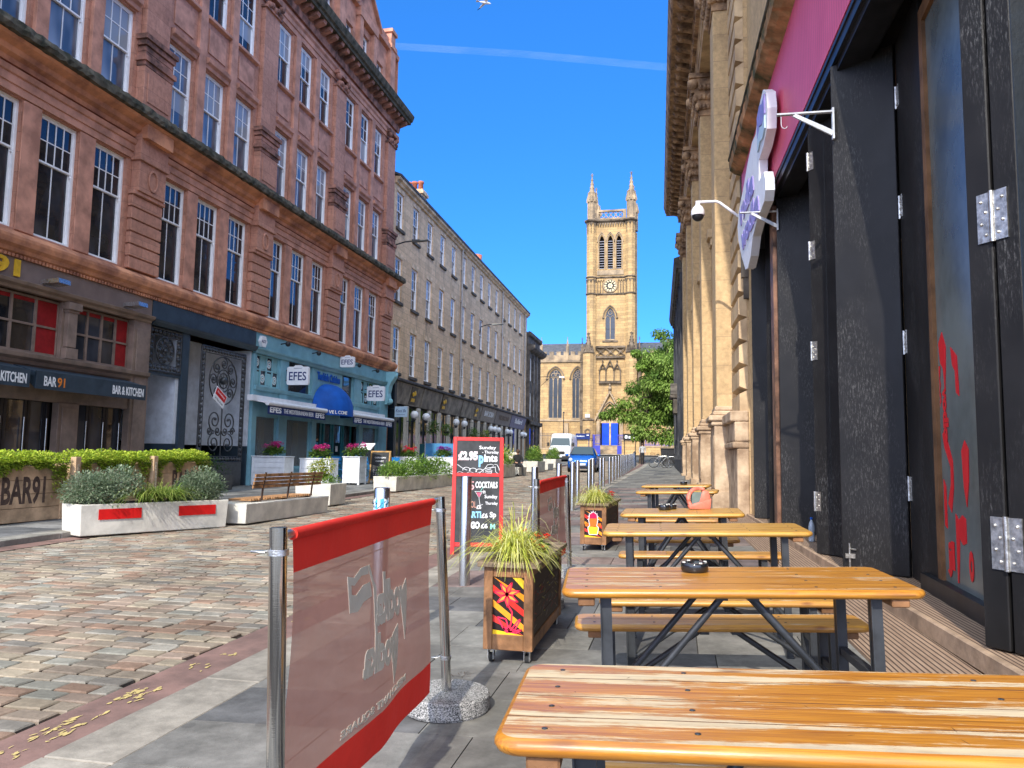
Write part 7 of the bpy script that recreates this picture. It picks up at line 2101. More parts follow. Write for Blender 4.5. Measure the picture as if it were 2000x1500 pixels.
def grass(mb, c, n, L, spread, cols, seed=0, w=0.006, lean=(0, 0), tall=1.0):
 r = random.Random(seed)
 for _ in range(n):
  a = r.uniform(0, 2 * PI); k = r.uniform(0.15, 1) * spread; ll = L * r.uniform(0.6, 1.15)
  b = Vector(c) + Vector((r.uniform(-0.05, 0.05), r.uniform(-0.05, 0.05), 0))
  dx, dy = math.cos(a) * k + lean[0], math.sin(a) * k + lean[1]
  up = tall * r.uniform(0.55, 1.0); pts = []
  for i in range(7):
   t = i / 6; pts.append(b + Vector((dx * t * ll / 0.5, dy * t * ll / 0.5, (up * (1.7 * t - 1.65 * t * t * (0.5 + k / spread * 0.55))) * ll)))
  q = r.uniform(0.8, 1.15); co = r.choice(cols); mb.col = tuple(x * q for x in co)
  sd = Vector((-math.sin(a), math.cos(a), 0)); vs = []
  for i, p in enumerate(pts): ww = w * (1 - (i / 6) ** 2 * 0.85); vs += [p - sd * ww, p + sd * ww]
  mb.add(vs, [(2 * i, 2 * i + 1, 2 * i + 3, 2 * i + 2) for i in range(6)])
YG = [(0.62, 0.62, 0.10), (0.70, 0.68, 0.18), (0.46, 0.52, 0.08), (0.76, 0.74, 0.32)]
GR = [(0.10, 0.19, 0.035), (0.14, 0.26, 0.05), (0.07, 0.14, 0.03), (0.20, 0.32, 0.07)]
IV = [(0.44, 0.56, 0.05), (0.32, 0.46, 0.05), (0.58, 0.66, 0.09), (0.16, 0.26, 0.04)]
PG = [(0.24, 0.31, 0.19), (0.15, 0.22, 0.12), (0.36, 0.42, 0.28)]
LG = [(0.16, 0.30, 0.04), (0.24, 0.40, 0.07), (0.10, 0.20, 0.03), (0.34, 0.48, 0.12)]
PK = [(0.62, 0.04, 0.24), (0.75, 0.08, 0.32), (0.50, 0.02, 0.20)]
PU = [(0.32, 0.03, 0.42), (0.45, 0.05, 0.45), (0.22, 0.02, 0.34)]
RD = [(0.75, 0.03, 0.01), (0.65, 0.01, 0.01)]

# ---- wooden planters on castors with painted panels
def wplanter(x0, y0, W_, L_, H_, ang, label, art, seed):
 z = S(x0, y0)
 t = thing('wooden_planter', label, 'planter', (x0, y0, z), ang, 'wooden planters on castors')
 def b(mb, n, m, bevel=0): return inst(mb.mesh(m, None, bevel, 1, n), n, t)
 zb = 0.085
 mb = MB()
 p = 0.055
 for x in (0, W_ - p):
  for y in (0, L_ - p): mb.box(x, x + p, y, y + p, zb, H_ - 0.03)
 mb.box(p, W_ - p, 0.004, 0.03, zb, zb + 0.09); mb.box(p, W_ - p, 0.004, 0.03, H_ - 0.09, H_ - 0.03)
 mb.box(p, W_ - p, L_ - 0.03, L_ - 0.004, zb, zb + 0.09)
 for x in (0.004, W_ - 0.03): mb.box(x, x + 0.026, p, L_ - p, zb, zb + 0.07); mb.box(x, x + 0.026, p, L_ - p, H_ - 0.08, H_ - 0.03)
 b(mb, 'frame', MT['timber'], 0.003)
 mb = MB()
 o = 0.035
 mb.box(-o, W_ + o, -o, 0.06, H_ - 0.03, H_); mb.box(-o, W_ + o, L_ - 0.06, L_ + o, H_ - 0.03, H_); mb.box(-o, 0.055, 0.061, L_ - 0.061, H_ - 0.0295, H_ - 0.0005); mb.box(W_ - 0.055, W_ + o, 0.061, L_ - 0.061, H_ - 0.0295, H_ - 0.0005)
 b(mb, 'rim', MT['rim'], 0.003)
 mb = MB(); mb.box(0.05, W_ - 0.05, 0.05, L_ - 0.05, H_ - 0.14, H_ - 0.05); b(mb, 'soil', MT['soil'])
 # front panel boards with graffiti
 mb = MB(); zp0, zp1 = zb + 0.09, H_ - 0.09; n = 3
 for i in range(n):
  mb.box(p + 0.001, W_ - p - 0.001, 0.012, 0.03, zp0 + (zp1 - zp0) * i / n + 0.001, zp0 + (zp1 - zp0) * (i + 1) / n - 0.001)
 mb.col = (0.02, 0.012, 0.012)
 mb.c = [(0.02, 0.012, 0.012)] * len(mb.f)
 w, h = W_ - 2 * p, zp1 - zp0; yy = 0.0115
 def Q(pts, col, k=0):
  mb.col = col; mb.poly([(p + a * w, yy - 0.0006 * k, zp0 + c * h) for a, c in pts], (0, -0.0004, 0))
 rnd = random.Random(seed)
 for i, c in enumerate([(0.75, 0.25, 0.01), (0.70, 0.03, 0.02), (0.8, 0.30, 0.02), (0.65, 0.04, 0.03), (0.85, 0.5, 0.02)]):
  c0 = 1.12 - i * 0.26
  pts = [(0, c0), (1, c0 - 0.42), (1, c0 - 0.54), (0, c0 - 0.12)]
  pts = [(a, min(1, max(0, q))) for a, q in pts]
  Q(pts, c, 0)
 def line(pts, col, th, k=2):
  for (a, b_), (c, d) in zip(pts, pts[1:]):
   L2 = math.hypot((c - a) * w, (d - b_) * h) or 1e-6; nx, nz = -(d - b_) * h / L2 * th / w, (c - a) * w / L2 * th / h
   Q([(a - nx, b_ - nz), (a + nx, b_ + nz), (c + nx, d + nz), (c - nx, d - nz)], col, k)
 if art == 'flower':
  cx, cy = 0.45, 0.70
  Q([(0.42, 1), (0.62, 1), (0.98, 0.8), (0.98, 0.95), (0.9, 1)], (0.85, 0.55, 0.03), 1)
  for k in range(7):
   t_ = 2 * PI * k / 7 + 0.3; 
   Q([(cx, cy), (cx + 0.16 * math.cos(t_ - 0.35), cy + 0.10 * math.sin(t_ - 0.35)), (cx + 0.42 * math.cos(t_), cy + 0.22 * math.sin(t_)), (cx + 0.16 * math.cos(t_ + 0.35), cy + 0.10 * math.sin(t_ + 0.35))], (0.62, 0.12, 0.03) if k % 2 else (0.8, 0.35, 0.05), 2)
   line([(cx, cy), (cx + 0.18 * math.cos(t_ - 0.35), cy + 0.11 * math.sin(t_ - 0.35)), (cx + 0.44 * math.cos(t_), cy + 0.23 * math.sin(t_)), (cx + 0.18 * math.cos(t_ + 0.35), cy + 0.11 * math.sin(t_ + 0.35)), (cx, cy)], (0.85, 0.03, 0.07), 0.004, 3)
  line([(cx + 0.05, cy - 0.2), (0.62, 0.4), (0.6, 0.22), (0.52, 0.05)], (0.85, 0.03, 0.07), 0.005, 3)
  for a, c in ((0.15, 0.3), (0.9, 0.28), (0.35, 0.12), (0.95, 0.1)): line([(0.55, 0.05), ((0.55 + a) / 2 + 0.08, c * 0.9), (a, c), ((0.55 + a) / 2, c * 0.35), (0.55, 0.05)], (0.9, 0.03, 0.1), 0.004, 3)
 else:
  Q([(0.3, 0.42), (0.7, 0.42), (0.76, 0.62), (0.72, 0.85), (0.5, 0.95), (0.28, 0.85), (0.24, 0.62)], (0.85, 0.15, 0.02), 1)
  Q([(0.3, 0.70), (0.7, 0.70), (0.72, 0.85), (0.5, 0.94), (0.28, 0.85)], (0.75, 0.01, 0.08), 2)
  Q([(0.2, 0.3), (0.8, 0.3), (0.8, 0.38), (0.2, 0.38)], (0.9, 0.6, 0.03), 2); Q([(0.27, 0.1), (0.73, 0.1), (0.78, 0.3), (0.22, 0.3)], (0.9, 0.6, 0.03), 1)
  Q([(0.05, 0.4), (0.95, 0.4), (0.95, 0.52), (0.05, 0.52)], (0.85, 0.2, 0.02), 0)
  line([(0.27, 0.1), (0.2, 0.3), (0.2, 0.38), (0.3, 0.42), (0.24, 0.62), (0.28, 0.85), (0.5, 0.95), (0.72, 0.85), (0.76, 0.62), (0.7, 0.42), (0.8, 0.38), (0.8, 0.3), (0.73, 0.1), (0.27, 0.1)], (0.85, 0.72, 0.72), 0.004, 3)
  for k in range(9):
   t_ = PI * k / 8; line([(0.5 + 0.26 * math.cos(t_), 0.66 + 0.27 * math.sin(t_)), (0.5 + 0.34 * math.cos(t_), 0.66 + 0.33 * math.sin(t_))], (0.85, 0.72, 0.72), 0.003, 3)
 b(mb, 'painted_panel', MT['attr'])
 # side boards with dull graffiti
 mb = MB()
 for i in range(4): mb.box(W_ - 0.03, W_ - 0.012, p, L_ - p, zb + 0.07 + (H_ - zb - 0.15) * i / 4 + 0.0015, zb + 0.07 + (H_ - zb - 0.15) * (i + 1) / 4 - 0.0015); mb.box(0.012, 0.03, p, L_ - p, zb + 0.07 + (H_ - zb - 0.15) * i / 4 + 0.0015, zb + 0.07 + (H_ - zb - 0.15) * (i + 1) / 4 - 0.0015)
 mb.c = [(0.055, 0.035, 0.025)] * len(mb.f)
 for i in range(60):
  yy_ = rnd.uniform(p + 0.03, L_ - p - 0.12); zz = rnd.uniform(zb + 0.1, H_ - 0.16); l1 = rnd.uniform(0.03, 0.12)
  mb.col = rnd.choice([(0.25, 0.02, 0.02), (0.18, 0.12, 0.06), (0.05, 0.10, 0.10), (0.20, 0.18, 0.14), (0.22, 0.05, 0.02), (0.30, 0.26, 0.03)])
  a = rnd.uniform(-1, 1); mb.poly([(W_ - 0.0115, yy_, zz), (W_ - 0.0115, yy_ + l1, zz + l1 * a * 0.4), (W_ - 0.0115, yy_ + l1, zz + l1 * a * 0.4 + 0.006), (W_ - 0.0115, yy_, zz + 0.006)], (0.0005, 0, 0))
 b(mb, 'side_panel', MT['attr'])
 for x in (0.04, W_ - 0.04):
  for y in (0.05, L_ - 0.05):
   mb = MB(); mb.box(x - 0.028, x + 0.028, y - 0.028, y + 0.028, zb - 0.006, zb); mb.box(x - 0.018, x - 0.014, y - 0.016, y + 0.03, 0.02, zb - 0.006); mb.box(x + 0.014, x + 0.018, y - 0.016, y + 0.03, 0.02, zb - 0.006)
   mb.mi = 1; mb.tube([(x - 0.012, y + 0.015, 0.028), (x + 0.012, y + 0.015, 0.028)], 0.028, 14); mb.mi = 0; mb.tube([(x - 0.02, y + 0.015, 0.028), (x + 0.02, y + 0.015, 0.028)], 0.007, 8)
   b(mb, 'castor', [MT['chrome'], MT['rubber']])
 return t
MT['rim'] = mplain('weathered_rim_boards', (0.22, 0.16, 0.10), 0.8, var=0.25, scale=9, bump=0.5)
def pplant(t, name, kind, mb, mat='leaf'):
 inst(mb.mesh(MT[mat]), name, t); return t
P1 = wplanter(-1.135, 4.60, 0.30, 1.17, 0.60, 0.0, 'wooden planter with a red flower painted on black, nearer of the two on castors', 'flower', 1)
P2 = wplanter(-1.195, 9.86, 0.33, 1.35, 0.60, -0.04, 'wooden planter with an orange cactus painted on its end, farther of the two on castors', 'cactus', 2)
for (x, y, z, lab, seed, sc) in ((-0.985, 4.78, 0.59, 'yellow green ornamental grass spilling over the nearer wooden planter', 1, 1.0), (-1.02, 10.05, 0.66, 'yellow green ornamental grass in the farther wooden planter', 2, 0.92)):
 t = thing('ornamental_grass', lab, 'plant', (x, y, z), 0, 'grasses in the wooden planters')
 mb = MB(); grass(mb, (0, 0, 0), 520, 0.40 * sc, 0.58, YG, seed, 0.0036, (0, -0.05), 1.0); grass(mb, (0, 0.05, 0.0), 90, 0.50 * sc, 0.5, YG, seed + 5, 0.0030, (0, 0), 1.15); inst(mb.mesh(MT['leaf']), 'blades', t)
 t = thing('flowering_plant', 'red flowers behind the grass in the %s wooden planter' % ('nearer' if seed == 1 else 'farther'), 'plant', (x + 0.02, y + 0.36, z - 0.03), 0, 'red flowers in the wooden planters')
 mb = MB(); shrub(mb, (0, 0, 0.05), 0.15, 0.28, 0.14, 420, 0.05, GR, seed); inst(mb.mesh(MT['leaf']), 'leaves', t)
 mb = MB(); r = random.Random(seed)
 for k in range(16): c = Vector((r.uniform(-0.15, 0.15), r.uniform(-0.28, 0.28), 0.13 + r.uniform(0, 0.06))); shrub(mb, c, 0.028, 0.028, 0.022, 14, 0.022, RD, k, 0.9)
 inst(mb.mesh(MT['flower']), 'blooms', t)
# a few stray grass blades fallen by the castors
mb = MB(); grass(mb, (-0.55, 4.28, S(-0.55, 4.28) + 0.004), 14, 0.10, 0.7, [(0.05, 0.05, 0.03)], 3, 0.0018, (0.05, 0), 0.12)
grass(mb, (-1.2, 4.35, S(-1.2, 4.35) + 0.004), 12, 0.07, 0.7, [(0.10, 0.07, 0.05)], 8, 0.002, (0, 0), 0.12)
o = mb.build('fallen_leaves', MT['leaf']); meta(o, 'dry blades of grass dropped on the paving by the nearer planter', 'leaves', kind='stuff')

# ---- red framed chalkboard
def chalkboard(x, y, ang, W_, H_, lean, label, frame, woodside, name='chalkboard'):
 z = S(x, y)
 t = thing(name, label, 'chalkboard', (x, y, z), R(ang))
 T = Matrix.Rotation(-R(lean), 4, 'X')
 def P(mb, T_=T): mb.T = T_
 f = 0.05
 mb = MB(); P(mb); mb.box(0, f, 0, 0.022, 0, H_); mb.box(W_ - f, W_, 0, 0.022, 0, H_); mb.box(f, W_ - f, 0.0005, 0.0215, H_ - f, H_); mb.box(f, W_ - f, 0.0005, 0.0215, 0.10, 0.10 + f)
 if H_ > 1.3: mb.box(f, W_ - f, 0.0005, 0.0215, H_ * 0.655, H_ * 0.655 + 0.045)
 fr = inst(mb.mesh(MT[frame], None, 0.003), 'frame', t)
 mb = MB(); P(mb); mb.box(f - 0.005, W_ - f + 0.005, 0.006, 0.016, 0.11, H_ - f + 0.005); inst(mb.mesh(MT['chalk']), 'board', t)
 # rear leg frame
 ap = T @ Vector((0, 0.022, H_)); Hs = ap.z
 T2 = Matrix.Translation((0, ap.y + 0.03 + math.tan(R(lean)) * Hs, 0)) @ Matrix.Rotation(R(lean), 4, 'X')
 mb = MB(); mb.T = T2; hh = Hs / math.cos(R(lean)); mb.box(0, f, 0, 0.022, 0, hh); mb.box(W_ - f, W_, 0, 0.022, 0, hh); mb.box(f, W_ - f, 0.001, 0.02, hh - f, hh); mb.box(f, W_ - f, 0.001, 0.02, 0.1, 0.16); mb.box(f, W_ - f, 0.004, 0.014, 0.16, hh - f)
 inst(mb.mesh(MT[woodside], None, 0.003), 'rear_frame', t)
 return t, T, f
MT['chalk'] = mplain('chalkboard_slate', (0.045, 0.047, 0.050), 0.75, var=0.18, scale=6, bump=0.1)
MT['chalkpink'] = mplain('pink_chalk', (0.75, 0.38, 0.38), 0.9, var=0.1, scale=60, bump=0)
MT['chalkblue'] = mplain('blue_chalk', (0.25, 0.52, 0.72), 0.9, var=0.1, scale=60, bump=0)
MT['chalkmint'] = mplain('mint_chalk', (0.30, 0.70, 0.60), 0.9, var=0.1, scale=60, bump=0)
MT['chalkrust'] = mplain('rust_chalk', (0.60, 0.30, 0.22), 0.9, var=0.1, scale=60, bump=0)
t, T, f = chalkboard(-2.78, 9.47, 14, 0.66, 1.52, 13, 'tall red framed chalkboard advertising pints and cocktails', 'red2', 'gasket')
mb = MB()
def chalk(txt, x, z, w, h, m, b=0.02):
 mb.mi = m; mb.text(txt, T @ MF((x, 0.0055 - 0.0005 * m, z), (1, 0, 0), (0, 0, 1)), w=w, h=h, bold=b, depth=0.0015)
chalk('\u00a32.95', 0.065, 1.205, 0.26, 0.125, 0, 0.055); chalk('\u00a32.95', 0.067, 1.210, 0.255, 0.115, 1, 0.0)
chalk('Sunday', 0.34, 1.345, 0.22, 0.06, 0, 0.01); chalk('- Thursday', 0.38, 1.29, 0.215, 0.05, 0, 0.01)
chalk('p', 0.335, 1.12, 0.065, 0.155, 2, 0.05); chalk('ints', 0.405, 1.19, 0.175, 0.10, 0, 0.035)
chalk('5', 0.215, 0.82, 0.07, 0.11, 1, 0.0); chalk('COCKTAILS', 0.30, 0.845, 0.285, 0.085, 0, 0.03)
chalk('Sunday', 0.42, 0.70, 0.165, 0.06, 0, 0.012); chalk('Thursday', 0.43, 0.62, 0.16, 0.05, 0, 0.012); chalk('in', 0.40, 0.775, 0.03, 0.05, 0, 0.01)
chalk('ROL', 0.215, 0.59, 0.10, 0.085, 4, 0.0); chalk('\u00a36', 0.32, 0.575, 0.06, 0.05, 0, 0.02)
chalk('ARTI', 0.20, 0.46, 0.18, 0.085, 2, 0.05); chalk('\u00a36', 0.385, 0.46, 0.08, 0.06, 0, 0.025); chalk('Sp', 0.49, 0.45, 0.08, 0.09, 0, 0.03)
chalk('UGO', 0.20, 0.325, 0.165, 0.09, 0, 0.055); chalk('\u00a36', 0.38, 0.33, 0.085, 0.06, 0, 0.025); chalk('M', 0.50, 0.32, 0.06, 0.07, 3, 0.03)
def stroke(pts, m, th=0.004):
 mb.mi = m
 mb.T = T; mb.tube([(a, 0.005, b) for a, b in pts], th, 4); mb.T = None
def curve(fx, n=14): return [fx(i / n) for i in range(n + 1)]
stroke(curve(lambda s: (0.06 + 0.13 * s, 1.15 - 0.07 * s ** 1.5 - 0.02 * math.sin(s * 3))), 0)
for k in range(3): stroke(curve(lambda s: (0.17 + 0.085 * k + 0.04 * math.cos(3.6 - 4.2 * s) + 0.02 * s, 1.085 - 0.01 * k + 0.03 * math.sin(3.6 - 4.2 * s))), 0)
stroke(curve(lambda s: (0.06 + 0.3 * s, 1.045 + 0.012 * math.sin(s * 14))), 0, 0.002)
stroke([(0.34, 1.03), (0.38, 1.07), (0.42, 1.10), (0.45, 1.15), (0.50, 1.16), (0.53, 1.15), (0.52, 1.12), (0.47, 1.11)], 0)
for k in range(4): stroke([(0.42, 1.03 + k * 0.022), (0.46, 1.045 + k * 0.022), (0.50, 1.04 + k * 0.022)], 0)
stroke([(0.54, 1.16), (0.575, 1.155), (0.60, 1.11), (0.605, 1.08)], 0); stroke([(0.55, 1.13), (0.56, 1.06), (0.605, 1.02)], 0); stroke([(0.50, 1.115), (0.545, 1.12)], 0); stroke([(0.43, 1.02), (0.50, 1.02), (0.51, 1.08)], 0)
# cocktail glass
stroke([(0.30, 0.80), (0.35, 0.71), (0.39, 0.80)], 0, 0.003); stroke([(0.29, 0.80), (0.40, 0.80)], 0, 0.003); stroke([(0.35, 0.71), (0.365, 0.62)], 0, 0.003); stroke([(0.335, 0.61), (0.40, 0.635)], 0, 0.003); stroke([(0.36, 0.79), (0.40, 0.86)], 3, 0.004)
mb.mi = 5; mb.T = T; mb.poly([(0.315, 0.0052, 0.785), (0.35, 0.0052, 0.725), (0.378, 0.0052, 0.785)], (0, -0.0008, 0)); mb.T = None
inst(mb.mesh([MT['letterwhite'], MT['chalkpink'], MT['chalkblue'], MT['chalkmint'], MT['chalkrust'], MT['coralred']]), 'chalk_writing', t)
# oak framed board by the restaurant
t, T, f = chalkboard(-10.30, 25.0, 0, 0.72, 1.12, 9, 'wooden framed black menu board standing right of the white flower boxes', 'oak', 'oak')
mb = MB(); chalk('CARDIGAN', 0.16, 0.86, 0.4, 0.05, 0); chalk('CANDY', 0.2, 0.74, 0.3, 0.05, 0); chalk('MENU', 0.38, 0.6, 0.2, 0.05, 0)
for k in range(4): chalk('- - - -', 0.14, 0.45 - 0.07 * k, 0.3, 0.012, 0)
inst(mb.mesh([MT['letterwhite']] * 6), 'chalk_writing', t)

# ---- concrete planters and seats in the road
def cbox(name, label, cat, x, y, ang, L, D, H, group, z=None, chamfer=0.03, feet=True):
 """box running along local +y from the origin corner, depth towards local -x"""
 z = S(x, y) if z is None else z
 t = thing(name, label, cat, (x, y, z), R(-ang), group)
 mb = MB(); e = 0.03
 mb.hexa([(-D + 0.02, 0.02, e), (-0.02, 0.02, e), (-0.02, L - 0.02, e), (-D + 0.02, L - 0.02, e)], [(-D, 0, H), (0, 0, H), (0, L, H), (-D, L, H)])
 inst(mb.mesh(MT['conc'], None, 0.012, 2), 'tub' if 'planter' in name else 'base', t)
 if feet:
  for yy in (0.25, L - 0.45): mb = MB(); mb.box(-D + 0.08, -0.08, yy, yy + 0.2, 0, 0.035); inst(mb.mesh(MT['buffdark']), 'foot', t)
 return t
CP = cbox('concrete_planter', 'long white concrete planter with two red panels on its side', 'planter', -8.16, 9.45, 26.0, 2.30, 0.62, 0.47, 'concrete planters along the road')
for y0 in (0.25, 1.45):
 mb = MB(); mb.box(0.0, 0.004, y0, y0 + 0.62, 0.25, 0.40); inst(mb.mesh(MT['red2']), 'red_panel', CP)
mb = MB(); mb.box(-0.55, -0.07, 0.07, 2.23, 0.40, 0.474); inst(mb.mesh(MT['soil']), 'soil', CP)
def loc_in(t, x, y, z): 
 v = WM[t.name] @ Vector((x, y, z)); return (v.x, v.y, v.z)
for (lx, ly, r, h, cols, lab, k) in ((-0.3, 0.42, 0.42, 0.50, PG, 'grey green shrub at the near end of the concrete planter with red panels', 'shrub'), (-0.3, 1.98, 0.36, 0.46, PG, 'grey green shrub at the far end of the concrete planter with red panels', 'shrub')):
 t = thing('shrub', lab, 'shrub', loc_in(CP, lx, ly, 0.45), 0, 'shrubs in the concrete planters')
 mb = MB(); shrub(mb, (0, 0, 0.16), r * 1.1, r * 1.1, h - 0.1, 6000, 0.05, cols, int(ly * 10), 0.45, -0.45); inst(mb.mesh(MT['leaf']), 'foliage', t)
t = thing('ornamental_grass', 'trailing green grass between the two shrubs of the concrete planter with red panels', 'plant', loc_in(CP, -0.25, 1.2, 0.46))
mb = MB(); 
for yy in (-0.28, 0, 0.28): grass(mb, (0.2 * yy + 0.05, yy * 0.9, 0), 230, 0.55, 0.62, [(0.22, 0.32, 0.05), (0.34, 0.40, 0.09), (0.14, 0.24, 0.04)], int(yy * 10) + 9, 0.005, (0.12, -0.1), 0.85)
inst(mb.mesh(MT['leaf']), 'blades', t)
SEAT = cbox('street_bench', 'wooden slatted bench with backrest on a long white concrete base', 'bench', -6.98, 11.77, -1.4 * -1, 2.98, 0.62, 0.36, 'slatted benches on concrete bases')
mb = MB()
for i in range(26): y = 0.35 + i * 0.085; mb.box(-0.58, -0.14, y, y + 0.045, 0.385, 0.42)
inst(mb.mesh(MT['bench'], None, 0.003), 'seat_slats', SEAT)
mb = MB()
for i in range(4): z = 0.60 + i * 0.065; mb.box(-0.10 + 0.015 * i, -0.075 + 0.015 * i, 0.3, 2.75, z, z + 0.052)
inst(mb.mesh(MT['bench'], None, 0.003), 'backrest', SEAT)
for y in (0.62, 1.5, 2.4):
 mb = MB(); mb.tube([(-0.34, y, 0.375), (-0.13, y, 0.375), (-0.105, y, 0.40), (-0.085, y, 0.60), (-0.035, y, 0.87)], 0.018, 8); inst(mb.mesh(MT['rail']), 'back_support', SEAT)
t = cbox('concrete_planter', 'small white concrete planter with yellow shrub behind the slatted bench', 'planter', -7.42, 15.9, 0, 0.85, 0.85, 0.50, 'concrete planters along the road')
tp = thing('shrub', 'yellow topped shrub in the small white concrete planter', 'shrub', loc_in(t, -0.42, 0.42, 0.5), 0, 'shrubs in the concrete planters')
mb = MB(); shrub(mb, (0, 0, 0.05), 0.42, 0.42, 0.16, 700, 0.07, LG, 3); shrub(mb, (-0.02, 0, 0.32), 0.26, 0.26, 0.24, 900, 0.06, [(0.42, 0.46, 0.04), (0.5, 0.5, 0.08), (0.2, 0.3, 0.04)], 4, 0.5, -0.8); inst(mb.mesh(MT['leaf']), 'foliage', tp)
t = cbox('concrete_planter', 'long concrete planter full of pale green leaves left of the red chalkboard', 'planter', -7.98, 21.5, 4.0, 4.9, 0.75, 0.46, 'concrete planters along the road')
for i, (ly, hh) in enumerate(((0.6, 0.34), (1.7, 0.50), (2.9, 0.62), (4.2, 0.5))):
 tp = thing('shrub', '%s leafy clump in the long concrete planter left of the red chalkboard' % ('first', 'second', 'third', 'fourth')[i], 'shrub', loc_in(t, -0.35, ly, 0.44), 0, 'shrubs in the concrete planters')
 mb = MB(); shrub(mb, (0, 0, 0.08), 0.5, 0.68, hh, 1500, 0.085, LG if i != 2 else LG + GR, i + 11, 0.5, -0.35, 0.6); inst(mb.mesh(MT['leaf']), 'foliage', tp)
for i, (x, y, L, H, D, kind) in enumerate(((-7.45, 33.4, 2.3, 0.62, 0.85, 'p'), (-7.35, 36.4, 1.7, 0.42, 0.7, 's'), (-7.45, 42.0, 2.2, 0.62, 0.85, 'p'), (-7.6, 46.5, 1.8, 0.42, 0.7, 's'), (-7.9, 51.5, 2.2, 0.62, 0.85, 'p'))):
 w = ('nearest', 'middle', 'farthest')[i // 2]
 if kind == 'p':
  t = cbox('concrete_planter', '%s of the three leafy concrete planters seen just right of the red chalkboard' % w, 'planter', x, y, 1.5, L, D, H, 'concrete planters along the road')
  tp = thing('shrub', 'green clump in the %s planter right of the red chalkboard' % w, 'shrub', loc_in(t, -0.42, L / 2, H), 0, 'shrubs in the concrete planters')
  mb = MB(); shrub(mb, (0, -0.4, 0.1), 0.5, 0.75, 0.6, 700, 0.13, LG, i + 31, 0.45, -0.3); shrub(mb, (0, 0.6, 0.15), 0.45, 0.6, 0.75, 600, 0.13, LG + YG, i + 41, 0.45, -0.3); inst(mb.mesh(MT['leaf']), 'foliage', tp)
 else:
  cbox('concrete_block', 'low concrete block %s' % ('where a person in black sits' if i == 1 else 'without anyone on it, farther up the road'), 'bench', x, y, 1.5, L, D, H, 'concrete seat blocks')

# ---- bar planter boxes with ivy
def barbox(y0, y1, label, first):
 x = -10.0; z = gz(y0); H = 0.90; L = y1 - y0
 t = thing('planter_box', label, 'planter', (x, y0, z), 0, 'plank planter boxes of the bar')
 mb = MB()
 for i in range(4): mb.box(-0.03, 0, 0.06, L - 0.06, 0.03 + i * 0.217, 0.03 + i * 0.217 + 0.21); mb.box(-0.5, -0.47, 0.06, L - 0.06, 0.03 + i * 0.217, 0.03 + i * 0.217 + 0.21)
 for yy in (0, L - 0.06): mb.box(-0.5, 0.0, yy, yy + 0.03, 0.03, H)
 mb.box(-0.04, 0.012, 0, 0.09, 0.0, H + 0.02); mb.box(-0.04, 0.012, L - 0.09, L, 0, H + 0.02)
 inst(mb.mesh(MT['plank'], None, 0.004), 'boards', t)
 mb = MB(); mb.text('BAR91', MF((0.001, 0.9 if first else 0.6, 0.30), (0, 1, 0), (0, 0, 1)), w=0.84, h=0.44, bold=0.03, depth=0.002); inst(mb.mesh(MT['stencil']), 'lettering', t)
 mb = MB(); mb.box(-0.46, -0.04, 0.06, L - 0.06, H - 0.1, H - 0.04); inst(mb.mesh(MT['soil']), 'soil', t)
 tp = thing('ivy', 'clipped yellow green ivy on the %s' % ('box at the left edge' if first else ('left plank box behind the concrete planter' if y0 < 12 else 'right plank box behind the concrete planter')), 'plant', (x - 0.25, y0 + L / 2, z + H), 0, 'ivy on the bar planter boxes')
 mb = MB(); r = random.Random(int(y0 * 7)); base = Vector((0, 0, 0))
 for _ in range(int(3000 * L)):
  yy = r.uniform(-L / 2, L / 2); q = r.random()
  edge = 1.0 - 0.3 * (abs(yy) / (L / 2)) ** 8
  if q < 0.5: p = Vector((r.uniform(-0.28, 0.29), yy, (r.uniform(0.03, 0.22) + 0.05 * noise.noise(Vector((yy * 5, y0, 3)))) * edge)); d = Vector((r.uniform(-0.5, 0.8), r.uniform(-1, 1), r.uniform(0.2, 1)))
  else:
   drop = 0.06 + 0.42 * max(0, noise.noise(Vector((yy * 3.3, y0 * 3, 0))) + 0.15) + (0.42 if yy > L / 2 - 0.32 else 0) * r.random() + (0.3 if yy < -L / 2 + 0.2 else 0) * r.random()
   p = Vector((0.25 + r.uniform(0.0, 0.06), yy, 0.1 - drop * r.random())); d = Vector((1, r.uniform(-0.8, 0.8), r.uniform(-1, 0.3)))
  c = r.choice(IV[:3]) if p.z > 0.05 else r.choice(IV); k = r.uniform(0.8, 1.15)
  leafq(mb, p, d, r.uniform(0.035, 0.062), tuple(a * k for a in c), 0.8, 0.1)
 inst(mb.mesh(MT['leaf']), 'leaves', tp)
 return t
MT['plank'] = mplain('scaffold_planks', (0.56, 0.38, 0.23), 0.8, var=0.2, scale=3, bump=0.4)
MT['stencil'] = mplain('burnt_stencil', (0.10, 0.065, 0.05), 0.85, var=0.2, scale=10, bump=0)
barbox(9.05, 11.2, 'plank box lettered BAR91 at the left edge of the picture', True)
barbox(11.5, 13.25, 'plank box lettered BAR91 behind the concrete planter, left one', False)
barbox(13.42, 15.25, 'plank box lettered BAR91 behind the concrete planter, right one', False)
for (y, lab) in ((11.33, 'timber post with a steel stay left of the second plank box'), (13.33, 'timber post between the second and third plank boxes')):
 t = thing('timber_post', lab, 'post', (-9.94, y, gz(y)), 0, 'timber posts of the bar terrace')
 mb = MB(); mb.box(-0.05, 0.06, -0.06, 0.06, 0, 1.02); inst(mb.mesh(MT['plank'], None, 0.004), 'post', t)
 mb = MB(); mb.box(0.06, 0.075, -0.02, 0.02, 0.1, 0.9); inst(mb.mesh(MT['chrome']), 'strap', t)
